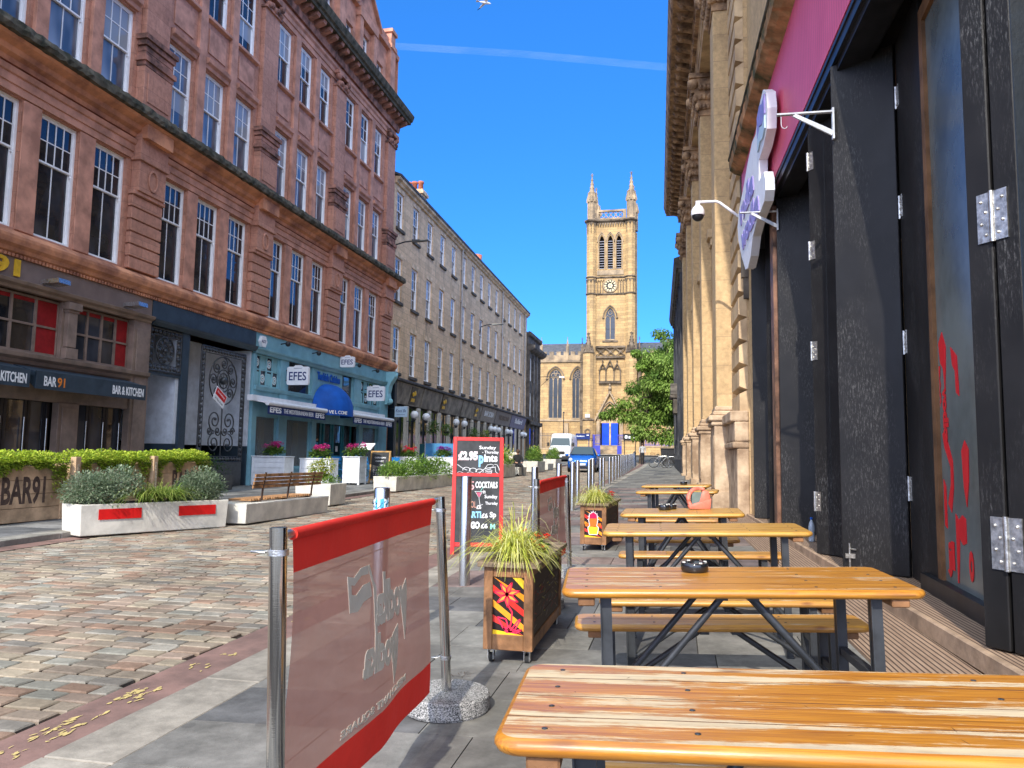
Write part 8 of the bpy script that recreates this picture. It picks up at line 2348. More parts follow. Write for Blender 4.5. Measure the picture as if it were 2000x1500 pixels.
# dark tables and hedge inside the terrace
t = thing('hedge', 'dark green hedge at the back of the bar terrace before the gated passage', 'hedge', (-12.4, 17.2, gz(17)))
mb = MB(); shrub(mb, (0, 0, 0.62), 0.3, 2.6, 0.42, 3500, 0.07, [(0.04, 0.09, 0.02), (0.06, 0.12, 0.03)], 5, 0.5, -0.9); inst(mb.mesh(MT['leaf']), 'foliage', t)
mb = MB(); mb.box(-0.25, 0.25, -2.5, 2.5, 0, 0.45); inst(mb.mesh(MT['blackm']), 'trough', t)
def bistro(x, y, lab):
 t = thing('bistro_table', lab, 'table', (x, y, gz(y)), 0, 'dark tables on the bar terrace')
 mb = MB(); mb.lathe([(0.34, 0.72), (0.34, 0.745)], (0, 0, 0), 20); inst(mb.mesh(MT['rail']), 'tabletop', t)
 mb = MB(); mb.tube([(0, 0, 0.02), (0, 0, 0.72)], 0.03, 8); mb.lathe([(0.22, 0), (0.2, 0.03)], (0, 0, 0), 16); inst(mb.mesh(MT['blackm']), 'pedestal', t)
bistro(-11.3, 11.4, 'dark round table seen in the gap right of the leftmost plank box'); bistro(-11.5, 14.6, 'dark round table behind the third plank box')

# ---- white flower boxes and blue chairs of the restaurant
def flowerbox(x0, y0, W_, D, H, label, bloom, blab, seed, wide=1):
 z = gz(y0)
 t = thing('flower_box', label, 'planter', (x0, y0, z), 0, 'white boarded flower boxes')
 mb = MB()
 n = 5
 for i in range(n): zz = 0.06 + (H - 0.1) * i / n; mb.box(0.03, W_ - 0.03, 0.01, 0.03, zz + 0.006, zz + (H - 0.1) / n - 0.004); mb.box(W_ - 0.03, W_ - 0.01, 0.03, D - 0.03, zz + 0.006, zz + (H - 0.1) / n - 0.004); mb.box(0.01, 0.03, 0.03, D - 0.03, zz + 0.006, zz + (H - 0.1) / n - 0.004)
 mb.box(0.035, W_ - 0.035, 0.03, 0.036, 0.06, H - 0.04); mb.box(W_ - 0.038, W_ - 0.032, 0.03, D - 0.03, 0.06, H - 0.04); mb.box(0.01, W_ - 0.01, D - 0.03, D - 0.01, 0.06, H - 0.04)
 for x in (0, W_ - 0.06):
  for y in (0, D - 0.06): mb.box(x, x + 0.06, y, y + 0.06, 0, H - 0.03)
 mb.box(-0.02, W_ + 0.02, -0.02, 0.07, H - 0.03, H); mb.box(-0.02, W_ + 0.02, D - 0.07, D + 0.02, H - 0.03, H); mb.box(-0.02, 0.07, 0.071, D - 0.071, H - 0.03, H); mb.box(W_ - 0.07, W_ + 0.02, 0.071, D - 0.071, H - 0.03, H)
 inst(mb.mesh(MT['whitewood'], None, 0.003), 'boards', t)
 mb = MB(); mb.box(0.05, W_ - 0.05, 0.05, D - 0.05, H - 0.12, H - 0.05); inst(mb.mesh(MT['soil']), 'soil', t)
 for i in range(wide):
  tp = thing('hydrangea', blab, 'plant', (x0 + W_ * (i + 0.5) / wide, y0 + D / 2, z + H - 0.04), 0, 'hydrangeas in the white boxes')
  mb = MB(); shrub(mb, (0, 0, 0.12), 0.36, 0.26, 0.2, 500, 0.11, GR, seed + i, 0.6); inst(mb.mesh(MT['leaf']), 'leaves', tp)
  mb = MB(); r = random.Random(seed + i)
  for k in range(9): shrub(mb, (r.uniform(-0.24, 0.24), r.uniform(-0.16, 0.16), 0.24 + r.uniform(0, 0.18)), 0.11, 0.11, 0.09, 90, 0.04, bloom, k, 0.9, -0.4, 0.7)
  inst(mb.mesh(MT['flower']), 'blooms', tp)
flowerbox(-13.0, 22.1, 1.12, 0.6, 0.92, 'white boarded flower box nearest the iron gate', PK, 'pink hydrangea in the box nearest the iron gate', 51)
flowerbox(-11.78, 22.9, 1.05, 0.6, 0.86, 'white boarded flower box in the middle, behind the slatted bench', PK, 'pink hydrangea in the middle white box', 61)
flowerbox(-10.62, 23.6, 0.58, 0.6, 0.92, 'tall narrow white flower box left of the oak framed board', PK, 'deep pink hydrangea in the narrow white box', 71)
flowerbox(-11.05, 29.5, 0.9, 0.6, 0.85, 'white flower box with crimson blooms behind the oak framed board', [(0.7, 0.02, 0.05), (0.8, 0.06, 0.1)], 'crimson hydrangea behind the oak framed board', 81)
flowerbox(-10.15, 30.8, 1.3, 0.6, 0.85, 'white flower box with purple blooms left of the blue screen', PU, 'purple hydrangea left of the blue screen', 91)
def chair():
 t = thing('bistro_chair', 'blue folding chair between the first and the middle white flower boxes', 'chair', (0, 0, 0), 0, 'blue folding chairs')
 def b(mb, n): inst(mb.mesh(MT['chairblue']), n, t)
 mb = MB()
 for i in range(5): mb.box(-0.2, 0.2, -0.18 + i * 0.075, -0.18 + i * 0.075 + 0.05, 0.44, 0.455)
 b(mb, 'seat')
 mb = MB(); mb.box(-0.2, 0.2, 0.2, 0.215, 0.72, 0.86); mb.box(-0.2, 0.2, 0.2, 0.215, 0.6, 0.66); b(mb, 'backrest')
 for x in (-0.2, 0.2):
  mb = MB(); mb.tube([(x, 0.22, 0.88), (x, 0.16, 0.45), (x, -0.22, 0.0)], 0.011, 6); b(mb, 'leg')
  mb = MB(); mb.tube([(x * 0.9, -0.18, 0.45), (x * 0.9, 0.24, 0.0)], 0.011, 6); b(mb, 'leg')
 return t
MT['chairblue'] = mplain('blue_chair_paint', (0.02, 0.20, 0.52), 0.4, var=0.06)
c0 = chair(); place(c0, (-11.95, 24.4, gz(24.4)), 0.5)
for (x, y, rz, lab) in ((-11.2, 24.9, -0.5, 'blue folding chair behind the middle white flower box'), (-10.75, 26.4, 2.2, 'blue folding chair right of the tall narrow flower box'), (-10.1, 27.2, 0.8, 'blue folding chair half hidden by the oak framed board'), (-12.2, 26.8, 3.0, 'blue folding chair close to the teal doors')):
 dup(c0, (x, y, gz(y)), rz, lab)
t = thing('menu_stand', 'slim stand holding an open menu beside the narrow white flower box', 'menu stand', (-10.25, 24.6, gz(24.6)), -0.3)
mb = MB(); mb.tube([(0, 0, 0), (0, 0, 1.15)], 0.02, 6); mb.box(-0.15, 0.15, -0.1, 0.1, 0, 0.02); inst(mb.mesh(MT['blackm']), 'stand', t)
mb = MB(); mb.hexa([(-0.3, -0.12, 1.12), (0.3, -0.12, 1.12), (0.3, 0.14, 1.34), (-0.3, 0.14, 1.34)], [(-0.3, -0.14, 1.14), (0.3, -0.14, 1.14), (0.3, 0.12, 1.36), (-0.3, 0.12, 1.36)]); inst(mb.mesh(MT['signwhite']), 'menu', t)
# blue canvas screens further up
t = thing('canvas_screen', 'mid blue canvas screen on posts left of the red chalkboard', 'windbreak', (-10.7, 33.5, gz(33.5)))
mb = MB(); mb.box(-11.1, -9.3, 33.5, 33.53, gz(33.5) + 0.25, gz(33.5) + 1.42); mb.build('canvas', MT['canvasblue'], t)
for x in (-11.12, -9.28): mb = MB(); mb.tube([(x, 33.51, gz(33.5)), (x, 33.51, gz(33.5) + 1.5)], 0.03, 8); mb.build('post', MT['steel'], t)
t = thing('canvas_screen', 'dark teal canvas screen adjoining the mid blue one', 'windbreak', (-11.6, 33.6, gz(33.5)))
mb = MB(); mb.hexa([(-11.75, 34.6, gz(34) + 0.25), (-11.15, 33.6, gz(34) + 0.25), (-11.13, 33.62, gz(34) + 0.25), (-11.73, 34.62, gz(34) + 0.25)], [(-11.75, 34.6, gz(34) + 1.4), (-11.15, 33.6, gz(34) + 1.4), (-11.13, 33.62, gz(34) + 1.4), (-11.73, 34.62, gz(34) + 1.4)]); mb.build('canvas', MT['tealdoor'], t)
# beige poster board beside the sitting person
t = thing('poster_board', 'beige poster board with a dark round motif behind the sitting person', 'board', (-8.3, 37.6, gz(37.6)))
mb = MB(); mb.box(-8.75, -7.75, 38.3, 38.34, gz(38) + 0.3, gz(38) + 1.05); mb.build('panel', MT['cream'], t)
mb = MB(); mb.poly([(-8.1 + 0.2 * math.cos(2 * PI * i / 18), 38.29, gz(38) + 0.5 + 0.19 * math.sin(2 * PI * i / 18)) for i in range(18)], (0, -0.01, 0)); mb.build('round_motif', MT['black'], t)
mb = MB(); mb.tube([(-8.7, 38.32, gz(38)), (-8.7, 38.32, gz(38) + 0.5)], 0.02, 6); mb.tube([(-7.8, 38.32, gz(38)), (-7.8, 38.32, gz(38) + 0.5)], 0.02, 6); mb.build('feet', MT['blackm'], t)
# hanging baskets on the dark bars
for i, (a, cols) in enumerate(((39.6, GR), (42.2, GR + LG), (48.6, GR + LG), (51.8, YG + GR))):
 x, y, z = FB(a, 0.45, 2.75)
 t = thing('hanging_basket', '%s hanging flower basket along the dark bar fronts' % ('nearest', 'second', 'third', 'farthest')[i], 'plant', (x, y, z), 0, 'hanging baskets on the bars')
 mb = MB(); shrub(mb, (0, 0, 0), 0.34, 0.34, 0.42, 420, 0.11, cols, i + 101, 0.5, -0.95); inst(mb.mesh(MT['leaf']), 'foliage', t)
 mb = MB(); mb.tube([(-0.42, 0, 0.75), (0, 0, 0.75), (0, 0, 0.3)], 0.014, 5); mb.lathe([(0.05, -0.16), (0.2, 0), (0.21, 0.03)], (0, 0, -0.1), 12); inst(mb.mesh(MT['blackm']), 'basket', t)
# ================================================================ vehicles
MT['vanwhite'] = mplain('white_van_paint', (0.78, 0.79, 0.80), 0.25, var=0.02, scale=1, bump=0, spec=0.5)
MT['carblue'] = mplain('metallic_blue_car_paint', (0.010, 0.115, 0.50), 0.22, 0.35, var=0.05, scale=1, bump=0, spec=0.6)
MT['darkplastic'] = mplain('dark_plastic', (0.03, 0.03, 0.032), 0.5, var=0.1)
MT['screen'] = glassmat('windscreen_glass', (0.025, 0.045, 0.055), 0.04)
MT['lens'] = mplain('headlamp_lens', (0.62, 0.68, 0.72), 0.12, var=0.05, bump=0, spec=0.7)
def section_body(secs, n_mid=None):
 """skin a list of cross-sections [(y, [(x,z)...])] each given for half width, mirrored"""
 mb = MB(); mb.smooth = True; rings = []
 for y, pr in secs:
  full = [(x, y, z) for x, z in pr] + [(-x, y, z) for x, z in pr[::-1]]
  rings.append(full)
 k = len(rings[0])
 mb.add([p for g in rings for p in g], [(i * k + j, i * k + (j + 1) % k, (i + 1) * k + (j + 1) % k, (i + 1) * k + j) for i in range(len(rings) - 1) for j in range(k)] + [tuple(range(k))[::-1], tuple(range((len(rings) - 1) * k, len(rings) * k))])
 return mb
def wheels(t, xs, ys, r, w, M_):
 for x in xs:
  for y in ys:
   mb = MB(); mb.tube([(x - w / 2, y, r), (x + w / 2, y, r)], r, 24); wh = inst(mb.mesh(MT['rubber'], None, 0.015), 'wheel', t)
   mb = MB(); e = 0.006
   mb.tube([(x - w / 2 - e, y, r), (x + w / 2 + e, y, r)], r * 0.62, 18); inst(mb.mesh(MT['chrome']), 'rim', wh)
# white van: front at local y=0, length along +y
VZ = gz(66) - 0.02
van = thing('van', 'white high-roofed van parked facing the viewer at the end of the street', 'van', (-9.86, 66.0, VZ), 0.02)
w = 0.97
def vsec(y, zb, zs, zt, wx=w, top=None):
 tx = top if top else wx - 0.12
 return (y, [(wx - 0.06, zb), (wx, zb + 0.12), (wx, zs), (wx - 0.05, zs + (zt - zs) * 0.55), (tx, zt - 0.06), (tx - 0.12, zt)])
mb = section_body([vsec(0.0, 0.32, 0.72, 0.95, 0.80), vsec(0.10, 0.26, 0.80, 1.12, 0.93), vsec(0.45, 0.25, 0.95, 1.28), vsec(0.85, 0.25, 1.05, 1.42, w), vsec(1.35, 0.25, 1.2, 2.05), vsec(1.62, 0.25, 1.35, 2.38), vsec(2.1, 0.25, 1.5, 2.50), vsec(5.6, 0.25, 1.5, 2.50), vsec(5.9, 0.3, 1.5, 2.44, w - 0.02)])
inst(mb.mesh(MT['vanwhite']), 'body', van)
mb = MB(); mb.hexa([(-0.82, 0.80, 1.38), (0.82, 0.80, 1.38), (0.86, 0.83, 1.38), (-0.86, 0.83, 1.38)], [(-0.76, 1.36, 2.08), (0.76, 1.36, 2.08), (0.76, 1.42, 2.08), (-0.76, 1.42, 2.08)])
inst(mb.mesh(MT['screen'], None, 0.01), 'windscreen', van)
for sx in (-1, 1):
 mb = MB(); x = sx * 0.972; mb.poly([(x, 1.05, 1.42), (x * 0.95, 1.5, 1.95), (x * 0.955, 2.15, 1.98), (x, 2.15, 1.42)], (sx * 0.006, 0, 0)); inst(mb.mesh(MT['screen']), 'side_window', van)
 mb = MB(); mb.box(min(sx * 1.0, sx * 1.2), max(sx * 1.0, sx * 1.2), 1.12, 1.2, 1.35, 1.68); inst(mb.mesh(MT['darkplastic'], None, 0.03), 'mirror', van)
 mb = MB(); mb.hexa([(sx * 0.55, 0.0, 0.72), (sx * 0.90, 0.10, 0.74), (sx * 0.90, 0.14, 0.74), (sx * 0.55, 0.05, 0.72)], [(sx * 0.62, 0.05, 0.98), (sx * 0.92, 0.22, 1.05), (sx * 0.92, 0.26, 1.05), (sx * 0.62, 0.12, 0.98)]); inst(mb.mesh(MT['lens']), 'headlight', van)
mb = MB(); mb.box(-0.5, 0.5, -0.03, 0.02, 0.66, 0.92)
for i in range(3): mb.box(-0.5, 0.5, -0.045, -0.03, 0.69 + i * 0.08, 0.71 + i * 0.08)
inst(mb.mesh(MT['darkplastic']), 'grille', van)
mb = MB(); mb.box(-0.9, 0.9, -0.04, 0.1, 0.25, 0.5); inst(mb.mesh(MT['darkplastic'], None, 0.03), 'bumper', van)
mb = MB(); mb.box(-0.26, 0.26, -0.05, -0.04, 0.40, 0.51); inst(mb.mesh(MT['signwhite']), 'number_plate', van)
mb = MB()
for sx in (-1, 1): mb.tube([(sx * 0.1 - 0.3, 0.78, 1.36), (sx * 0.1 + 0.35, 0.87, 1.46)], 0.012, 5)
inst(mb.mesh(MT['darkplastic']), 'wipers', van)
mb = MB(); mb.poly([(-0.05, 1.62, 2.27), (0.05, 1.62, 2.27), (0, 1.66, 2.36)], (0, -0.02, 0)); inst(mb.mesh(MT['darkplastic']), 'badge', van)
wheels(van, (-0.86, 0.86), (0.95, 4.6), 0.35, 0.22, None)

# blue hatchback facing the viewer
CZ = gz(44) - 0.08
car = thing('car', 'bright metallic blue small hatchback facing the viewer', 'car', (-5.29, 43.9, CZ), 0.03)
def csec(y, zb, zm, zt, wx, tx):
 return (y, [(wx - 0.10, zb), (wx - 0.01, zb + 0.1), (wx, zm - 0.12), (wx - 0.03, zm), (tx + 0.02, zt - 0.10), (tx - 0.06, zt - 0.02), (tx - 0.25, zt)])
mb = section_body([csec(0.0, 0.32, 0.52, 0.62, 0.62, 0.55), csec(0.05, 0.22, 0.60, 0.72, 0.72, 0.62), csec(0.25, 0.20, 0.70, 0.86, 0.79, 0.68), csec(0.6, 0.2, 0.78, 0.95, 0.81, 0.70), csec(0.95, 0.2, 0.84, 1.02, 0.815, 0.70)])
mb2 = section_body([csec(0.94, 0.2, 0.86, 1.02, 0.815, 0.70), csec(1.25, 0.2, 0.90, 1.28, 0.815, 0.60), csec(1.6, 0.2, 0.92, 1.46, 0.815, 0.56), csec(2.1, 0.2, 0.93, 1.49, 0.815, 0.55), csec(2.8, 0.2, 0.94, 1.42, 0.81, 0.54), csec(3.3, 0.22, 0.92, 1.15, 0.78, 0.55), csec(3.55, 0.3, 0.8, 0.95, 0.72, 0.55)])
n0 = len(mb.v); mb.v += mb2.v; mb.f += [tuple(i + n0 for i in f) for f in mb2.f]; mb.m += mb2.m; mb.c += mb2.c; mb.sm += mb2.sm
inst(mb.mesh(MT['carblue']), 'body', car)
mb = MB(); mb.hexa([(-0.66, 0.90, 1.03), (0.66, 0.90, 1.03), (0.66, 0.97, 1.0), (-0.66, 0.97, 1.0)], [(-0.53, 1.44, 1.475), (0.53, 1.44, 1.475), (0.5, 1.56, 1.42), (-0.5, 1.56, 1.42)])
inst(mb.mesh(MT['screen'], None, 0.01), 'windscreen', car)
for sx in (-1, 1):
 mb = MB(); mb.poly([(sx * 0.795, 1.2, 0.98), (sx * 0.62, 1.6, 1.38), (sx * 0.61, 2.2, 1.40), (sx * 0.80, 2.3, 0.98)], (sx * 0.008, 0, 0.004)); inst(mb.mesh(MT['screen']), 'side_window', car)
 mb = MB(); mb.sphere((sx * 0.93, 1.15, 0.98), 0.10, 12, 8, 1.1, 0.7, 0.8); inst(mb.mesh(MT['carblue']), 'mirror', car)
 mb = MB(); mb.sphere((sx * 0.60, 0.07, 0.70), 0.115, 16, 10, 1, 0.8, 1); inst(mb.mesh(MT['lens']), 'headlight', car)
 mb = MB(); mb.sphere((sx * 0.58, -0.0, 0.50), 0.06, 12, 8, 1, 0.7, 1); inst(mb.mesh(MT['lens']), 'fog_light', car)
mb = MB(); mb.box(-0.55, 0.55, -0.05, 0.04, 0.26, 0.36); mb.box(-0.2, 0.2, -0.012, 0.02, 0.60, 0.625); inst(mb.mesh(MT['darkplastic'], None, 0.015), 'lower_grille', car)
mb = MB(); mb.box(-0.26, 0.26, -0.045, -0.025, 0.40, 0.51); inst(mb.mesh(MT['signwhite']), 'number_plate', car)
mb = MB(); mb.lathe([(0.001, 0), (0.05, 0.0), (0.05, 0.01)], (0, 0, 0), 14); m_ = mb.mesh(MT['chrome']); o = inst(m_, 'badge', car, (0, 0.035, 0.66), (R(90), 0, 0))
wheels(car, (-0.72, 0.72), (0.62, 2.92), 0.29, 0.18, None)

# ================================================================ tree
def tree(x, y, z0, label, crown, trunk_r=0.16, seed=1, n=26000, cols=None, leaf=0.24, lobes=()):
 t = thing('street_tree', label, 'tree', (x, y, z0))
 r = random.Random(seed)
 (cx, cy, cz), (rx, ry, rz) = crown
 mb = MB(); top = Vector((cx, cy, cz))
 base = Vector((x, y, z0 - 0.1)); fork = Vector((x + 0.15, y, z0 + (cz - z0) * 0.42))
 mb.tube([base, base.lerp(fork, 0.5) + Vector((0.06, 0, 0)), fork], [trunk_r * 1.25, trunk_r, trunk_r * 0.8], 10)
 tips = []
 for i in range(11):
  a = 2 * PI * i / 11 + r.uniform(-0.3, 0.3); e = r.uniform(-0.35, 0.95)
  tip = Vector((cx + math.cos(a) * rx * 0.75 * math.cos(e), cy + math.sin(a) * ry * 0.75 * math.cos(e), cz + math.sin(e) * rz * 0.8))
  mid = fork.lerp(tip, 0.5) + Vector((0, 0, 0.5))
  mb.tube([fork, mid, tip], [trunk_r * 0.55, trunk_r * 0.3, 0.03], 7); tips.append(tip)
  for k in range(3):
   tt = mid.lerp(tip, r.random()) + rv(r) * 1.3; mb.tube([mid, mid.lerp(tt, 0.5) + Vector((0, 0, 0.15)), tt], [0.05, 0.03, 0.01], 5)
 inst(mb.mesh(MT['bark'], WM[t.name].inverted()), 'trunk', t)
 # crown: many clumps of leaves filling an uneven volume, gaps between
 mb = MB(); cl = []
 while len(cl) < 130:
  v = rv(r)
  if v.length > 1 or v.length < 0.35: continue
  q = 0.80 + 0.35 * noise.noise(v * 1.7 + Vector((seed * 3.1, 0, 0)))
  cl.append((Vector((cx + v.x * rx * q, cy + v.y * ry * q, cz + v.z * rz * q)), r.uniform(0.55, 1.05)))
 cl += [(Vector(c_), s_) for c_, s_ in lobes]
 per = n // len(cl)
 for c, s in cl:
  base_c = r.choice(cols)
  for _ in range(per):
   v = rv(r)
   if v.length > 1: v = v.normalized() * r.random()
   p = c + Vector((v.x * s * 1.15, v.y * s * 1.15, v.z * s * 0.62))
   k = r.uniform(0.75, 1.25)
   leafq(mb, p, v + rv(r) * 0.6 + Vector((0, 0, -0.35)), leaf * r.uniform(0.6, 1.2), tuple(q * k for q in base_c), 0.6, 0.35)
 inst(mb.mesh(MT['leaf'], WM[t.name].inverted()), 'crown', t)
MT['bark'] = mplain('tree_bark', (0.10, 0.075, 0.055), 0.9, var=0.3, scale=5, bump=0.7)
TC = [(0.19, 0.30, 0.055), (0.24, 0.37, 0.07), (0.12, 0.21, 0.04), (0.30, 0.43, 0.10)]
tree(-2.95, 66.5, gz(66.5), 'broad green street tree standing on the right pavement before the church', ((0.1, 67.0, 7.7), (4.0, 3.6, 5.2)), 0.16, 4, 52000, TC, 0.25, [((-5.5, 66.5, 5.1), 0.7), ((-6.0, 66.8, 5.0), 0.45), ((-4.9, 66.6, 5.5), 0.8), ((-4.2, 66.4, 4.9), 0.8), ((-4.1, 66.2, 6.1), 0.8), ((-3.2, 66, 4.0), 0.8), ((-3.5, 66.5, 5.4), 0.9), ((-3.6, 66.4, 7.2), 0.6), ((-3.1, 66.2, 3.3), 0.7), ((-2.4, 66, 3.6), 0.9), ((-3.3, 66, 10.3), 0.35), ((-2.8, 66, 9.2), 0.5), ((-1.2, 66.4, 12.0), 0.7), ((-2.5, 66.2, 5.0), 1.0), ((-2.6, 66.4, 6.6), 1.0), ((-1.9, 66, 4.6), 1.0), ((-3.3, 66.6, 4.8), 0.8), ((-1.6, 66, 3.2), 0.8), ((-0.6, 66, 3.0), 0.8), ((-1.8, 66, 8.2), 1.0)])
tree(3.5, 80.0, gz(80), 'second green street tree behind the first, near the low wall', ((2.2, 81, 7.2), (3.8, 3.4, 4.4)), 0.18, 9, 9000, TC, 0.34)

# ================================================================ bicycles, stands, black bin
def bicycle(label, col, loc, rz):
 t = thing('bicycle', label, 'bicycle', loc, rz, 'bicycles locked to the stands')
 for x in (-0.52, 0.52):
  mb = MB(); mb.tube([(x + 0.33 * math.cos(2 * PI * i / 24), 0, 0.34 + 0.33 * math.sin(2 * PI * i / 24)) for i in range(25)], 0.02, 6, False); wh = inst(mb.mesh(MT['rubber']), 'wheel', t)
  mb = MB()
  for i in range(10): a = PI * i / 10; mb.tube([(x + 0.31 * math.cos(a), 0, 0.34 + 0.31 * math.sin(a)), (x - 0.31 * math.cos(a), 0, 0.34 - 0.31 * math.sin(a))], 0.003, 3, False)
  inst(mb.mesh(MT['chrome']), 'spokes', wh)
 mb = MB()
 A, B_, C_, D_ = (-0.05, 0, 0.32), (-0.18, 0, 0.80), (0.36, 0, 0.86), (0.38, 0, 0.76)
 for p, q in ((A, B_), (B_, C_), (A, D_), (B_, (-0.52, 0, 0.34)), (A, (-0.52, 0, 0.34)), (C_, (0.52, 0, 0.34))): mb.tube([p, q], 0.018, 8)
 inst(mb.mesh(MT[col]), 'frame', t)
 mb = MB(); mb.tube([(0.36, 0, 0.86), (0.35, 0, 0.97)], 0.014, 6); mb.tube([(0.36, -0.27, 1.0), (0.38, 0, 0.98), (0.36, 0.27, 1.0)], 0.014, 6); inst(mb.mesh(MT['blackm']), 'handlebar', t)
 mb = MB(); mb.tube([(-0.18, 0, 0.8), (-0.2, 0, 0.92)], 0.013, 6); mb.sphere((-0.22, 0, 0.94), 0.1, 10, 6, 1.3, 0.7, 0.35); inst(mb.mesh(MT['rubber']), 'saddle', t)
 return t
bz = S(-1, 55.5)
bicycle('silver framed bicycle with a front basket, leaning at the nearer stand', 'chrome', (-1.05, 55.6, bz), 0.06)
b2 = bicycle('black bicycle behind the silver one, closest to the dark wall', 'blackm', (-0.30, 56.3, bz + 0.01), 2.9)
t = thing('bicycle_basket', 'round wire basket on the handlebar of the silver bicycle', 'basket', (-1.62, 55.5, bz + 0.85))
mb = MB()
for k in range(3): mb.tube([(0.16 * math.cos(2 * PI * i / 16), 0.13 * math.sin(2 * PI * i / 16), 0.1 * k) for i in range(17)], 0.008, 5, False)
for i in range(12): a = 2 * PI * i / 12; mb.tube([(0.16 * math.cos(a), 0.13 * math.sin(a), 0), (0.16 * math.cos(a), 0.13 * math.sin(a), 0.2)], 0.006, 4)
inst(mb.mesh(MT['timber']), 'wire', t)
for i, (x, y) in enumerate(((-0.85, 55.2), (-0.35, 56.9))):
 t = thing('cycle_stand', 'steel hoop stand %s' % ('in front of the bicycles' if i == 0 else 'behind the bicycles'), 'cycle stand', (x, y, bz), 0, 'steel hoop cycle stands')
 mb = MB(); mb.tube([(-0.35, 0, 0), (-0.35, 0, 0.6), (-0.28, 0, 0.74), (-0.12, 0, 0.8), (0.12, 0, 0.8), (0.28, 0, 0.74), (0.35, 0, 0.6), (0.35, 0, 0)], 0.028, 8); inst(mb.mesh(MT['steel']), 'hoop', t)
t = thing('bin_store', 'large black wheeled bin beyond the bicycles', 'bin', (-0.5, 61.5, S(-0.5, 61.5)))
mb = MB(); mb.hexa([(-0.62, 0, 0.12), (0.62, 0, 0.12), (0.62, 0.8, 0.12), (-0.62, 0.8, 0.12)], [(-0.7, -0.05, 1.25), (0.7, -0.05, 1.25), (0.7, 0.9, 1.25), (-0.7, 0.9, 1.25)]); mb.box(-0.72, 0.72, -0.08, 0.92, 1.25, 1.35); inst(mb.mesh(MT['darkplastic'], None, 0.03), 'container', t)
for x in (-0.5, 0.5): mb = MB(); mb.tube([(x - 0.03, 0.15, 0.09), (x + 0.03, 0.15, 0.09)], 0.09, 12); inst(mb.mesh(MT['rubber']), 'wheel', t)
for i, (x, y) in enumerate(((-3.20, 60.8), (-3.28, 63.5))):
 t = thing('iron_bollard', '%s black iron bollard at the end of the row of steel ones' % ('nearer' if i == 0 else 'farther'), 'bollard', (x, y, S(x, y)), 0, 'black iron bollards')
 mb = MB(); mb.lathe([(0.13, 0), (0.13, 0.1), (0.09, 0.14), (0.08, 0.9), (0.11, 0.94), (0.11, 1.0), (0.06, 1.1), (0.001, 1.14)], (0, 0, 0), 16, False); inst(mb.mesh(MT['blackm']), 'casting', t)
# thin lamp column near the van and slender signpost
t = thing('lamp_column', 'thin black lamp column behind the white van', 'street lamp', (-11.2, 78, gz(78)))
mb = MB(); mb.tube([(0, 0, 0), (0, 0, 4.4)], [0.06, 0.04], 8); mb.sphere((0, 0, 4.5), 0.09, 8, 6); inst(mb.mesh(MT['blackm']), 'column', t)
t = thing('lamp_arm', 'long thin lamp arm reaching over the street in front of the church window', 'street lamp', (-13.2, 76.3, 9.4))
mb = MB(); mb.tube([(-0.2, 0, 0), (1.9, 0, 0.05)], 0.035, 6); mb.tube([(-0.2, 0, -1.0), (0.9, 0, 0)], 0.025, 6); inst(mb.mesh(MT['blackm']), 'arm', t)
mb = MB(); mb.hexa([(1.8, -0.1, -0.1), (2.3, -0.1, -0.08), (2.3, 0.1, -0.08), (1.8, 0.1, -0.1)], [(1.8, -0.06, 0.06), (2.25, -0.05, 0.03), (2.25, 0.05, 0.03), (1.8, 0.06, 0.06)]); inst(mb.mesh(MT['signwhite']), 'lamp_head', t)

# ================================================================ people
def figure(t, J, E_, rad, zones, hair=None, name='body'):
 """continuous skinned body; zones(p) -> material index"""
 me = bpy.data.meshes.new(name); keys = list(J); idx = {k: i for i, k in enumerate(keys)}
 me.from_pydata([J[k] for k in keys], [(idx[a], idx[b]) for a, b in E_], [])
 ob = bpy.data.objects.new(name, me); COL.objects.link(ob)
 sk = ob.modifiers.new('s', 'SKIN'); sub = ob.modifiers.new('u', 'SUBSURF'); sub.levels = 2; sub.render_levels = 2
 lay = me.skin_vertices[0].data
 for k in keys:
  rr = rad[k]; lay[idx[k]].radius = (rr, rr) if not isinstance(rr, tuple) else rr
  lay[idx[k]].use_root = (k == 'pelvis')
 dg = bpy.context.evaluated_depsgraph_get(); m2 = bpy.data.meshes.new_from_object(ob.evaluated_get(dg))
 bpy.data.objects.remove(ob)
 for m in zones[0]: m2.materials.append(m)
 for p in m2.polygons: p.material_index = zones[1](p.center); p.use_smooth = True
 m2.name = name
 inst(m2, name, t)
 h = Vector(J['head'])
 mb = MB(); mb.smooth = True; mb.sphere((h.x, h.y + 0.012, h.z + 0.025), 0.105, 16, 12, 0.92, 1.05, 1.08)
 inst(mb.mesh(hair), 'hair', t)
MT['skin'] = mplain('skin', (0.52, 0.30, 0.21), 0.6, var=0.05, bump=0)
MT['clblack'] = mplain('black_clothes', (0.025, 0.025, 0.028), 0.85, var=0.2)
MT['clgrey'] = mplain('pale_grey_top', (0.46, 0.46, 0.46), 0.85, var=0.08)
MT['hairbrown'] = mplain('brown_hair', (0.09, 0.05, 0.03), 0.7, var=0.2, scale=40)
MT['hairdark'] = mplain('dark_hair', (0.02, 0.015, 0.012), 0.7, var=0.2, scale=40)
EDG = [('pelvis', 'waist'), ('waist', 'chest'), ('chest', 'neck'), ('neck', 'head'), ('chest', 'shL'), ('shL', 'elL'), ('elL', 'wrL'), ('wrL', 'haL'), ('chest', 'shR'), ('shR', 'elR'), ('elR', 'wrR'), ('wrR', 'haR'),
       ('pelvis', 'hiL'), ('hiL', 'knL'), ('knL', 'anL'), ('anL', 'toL'), ('pelvis', 'hiR'), ('hiR', 'knR'), ('knR', 'anR'), ('anR', 'toR')]
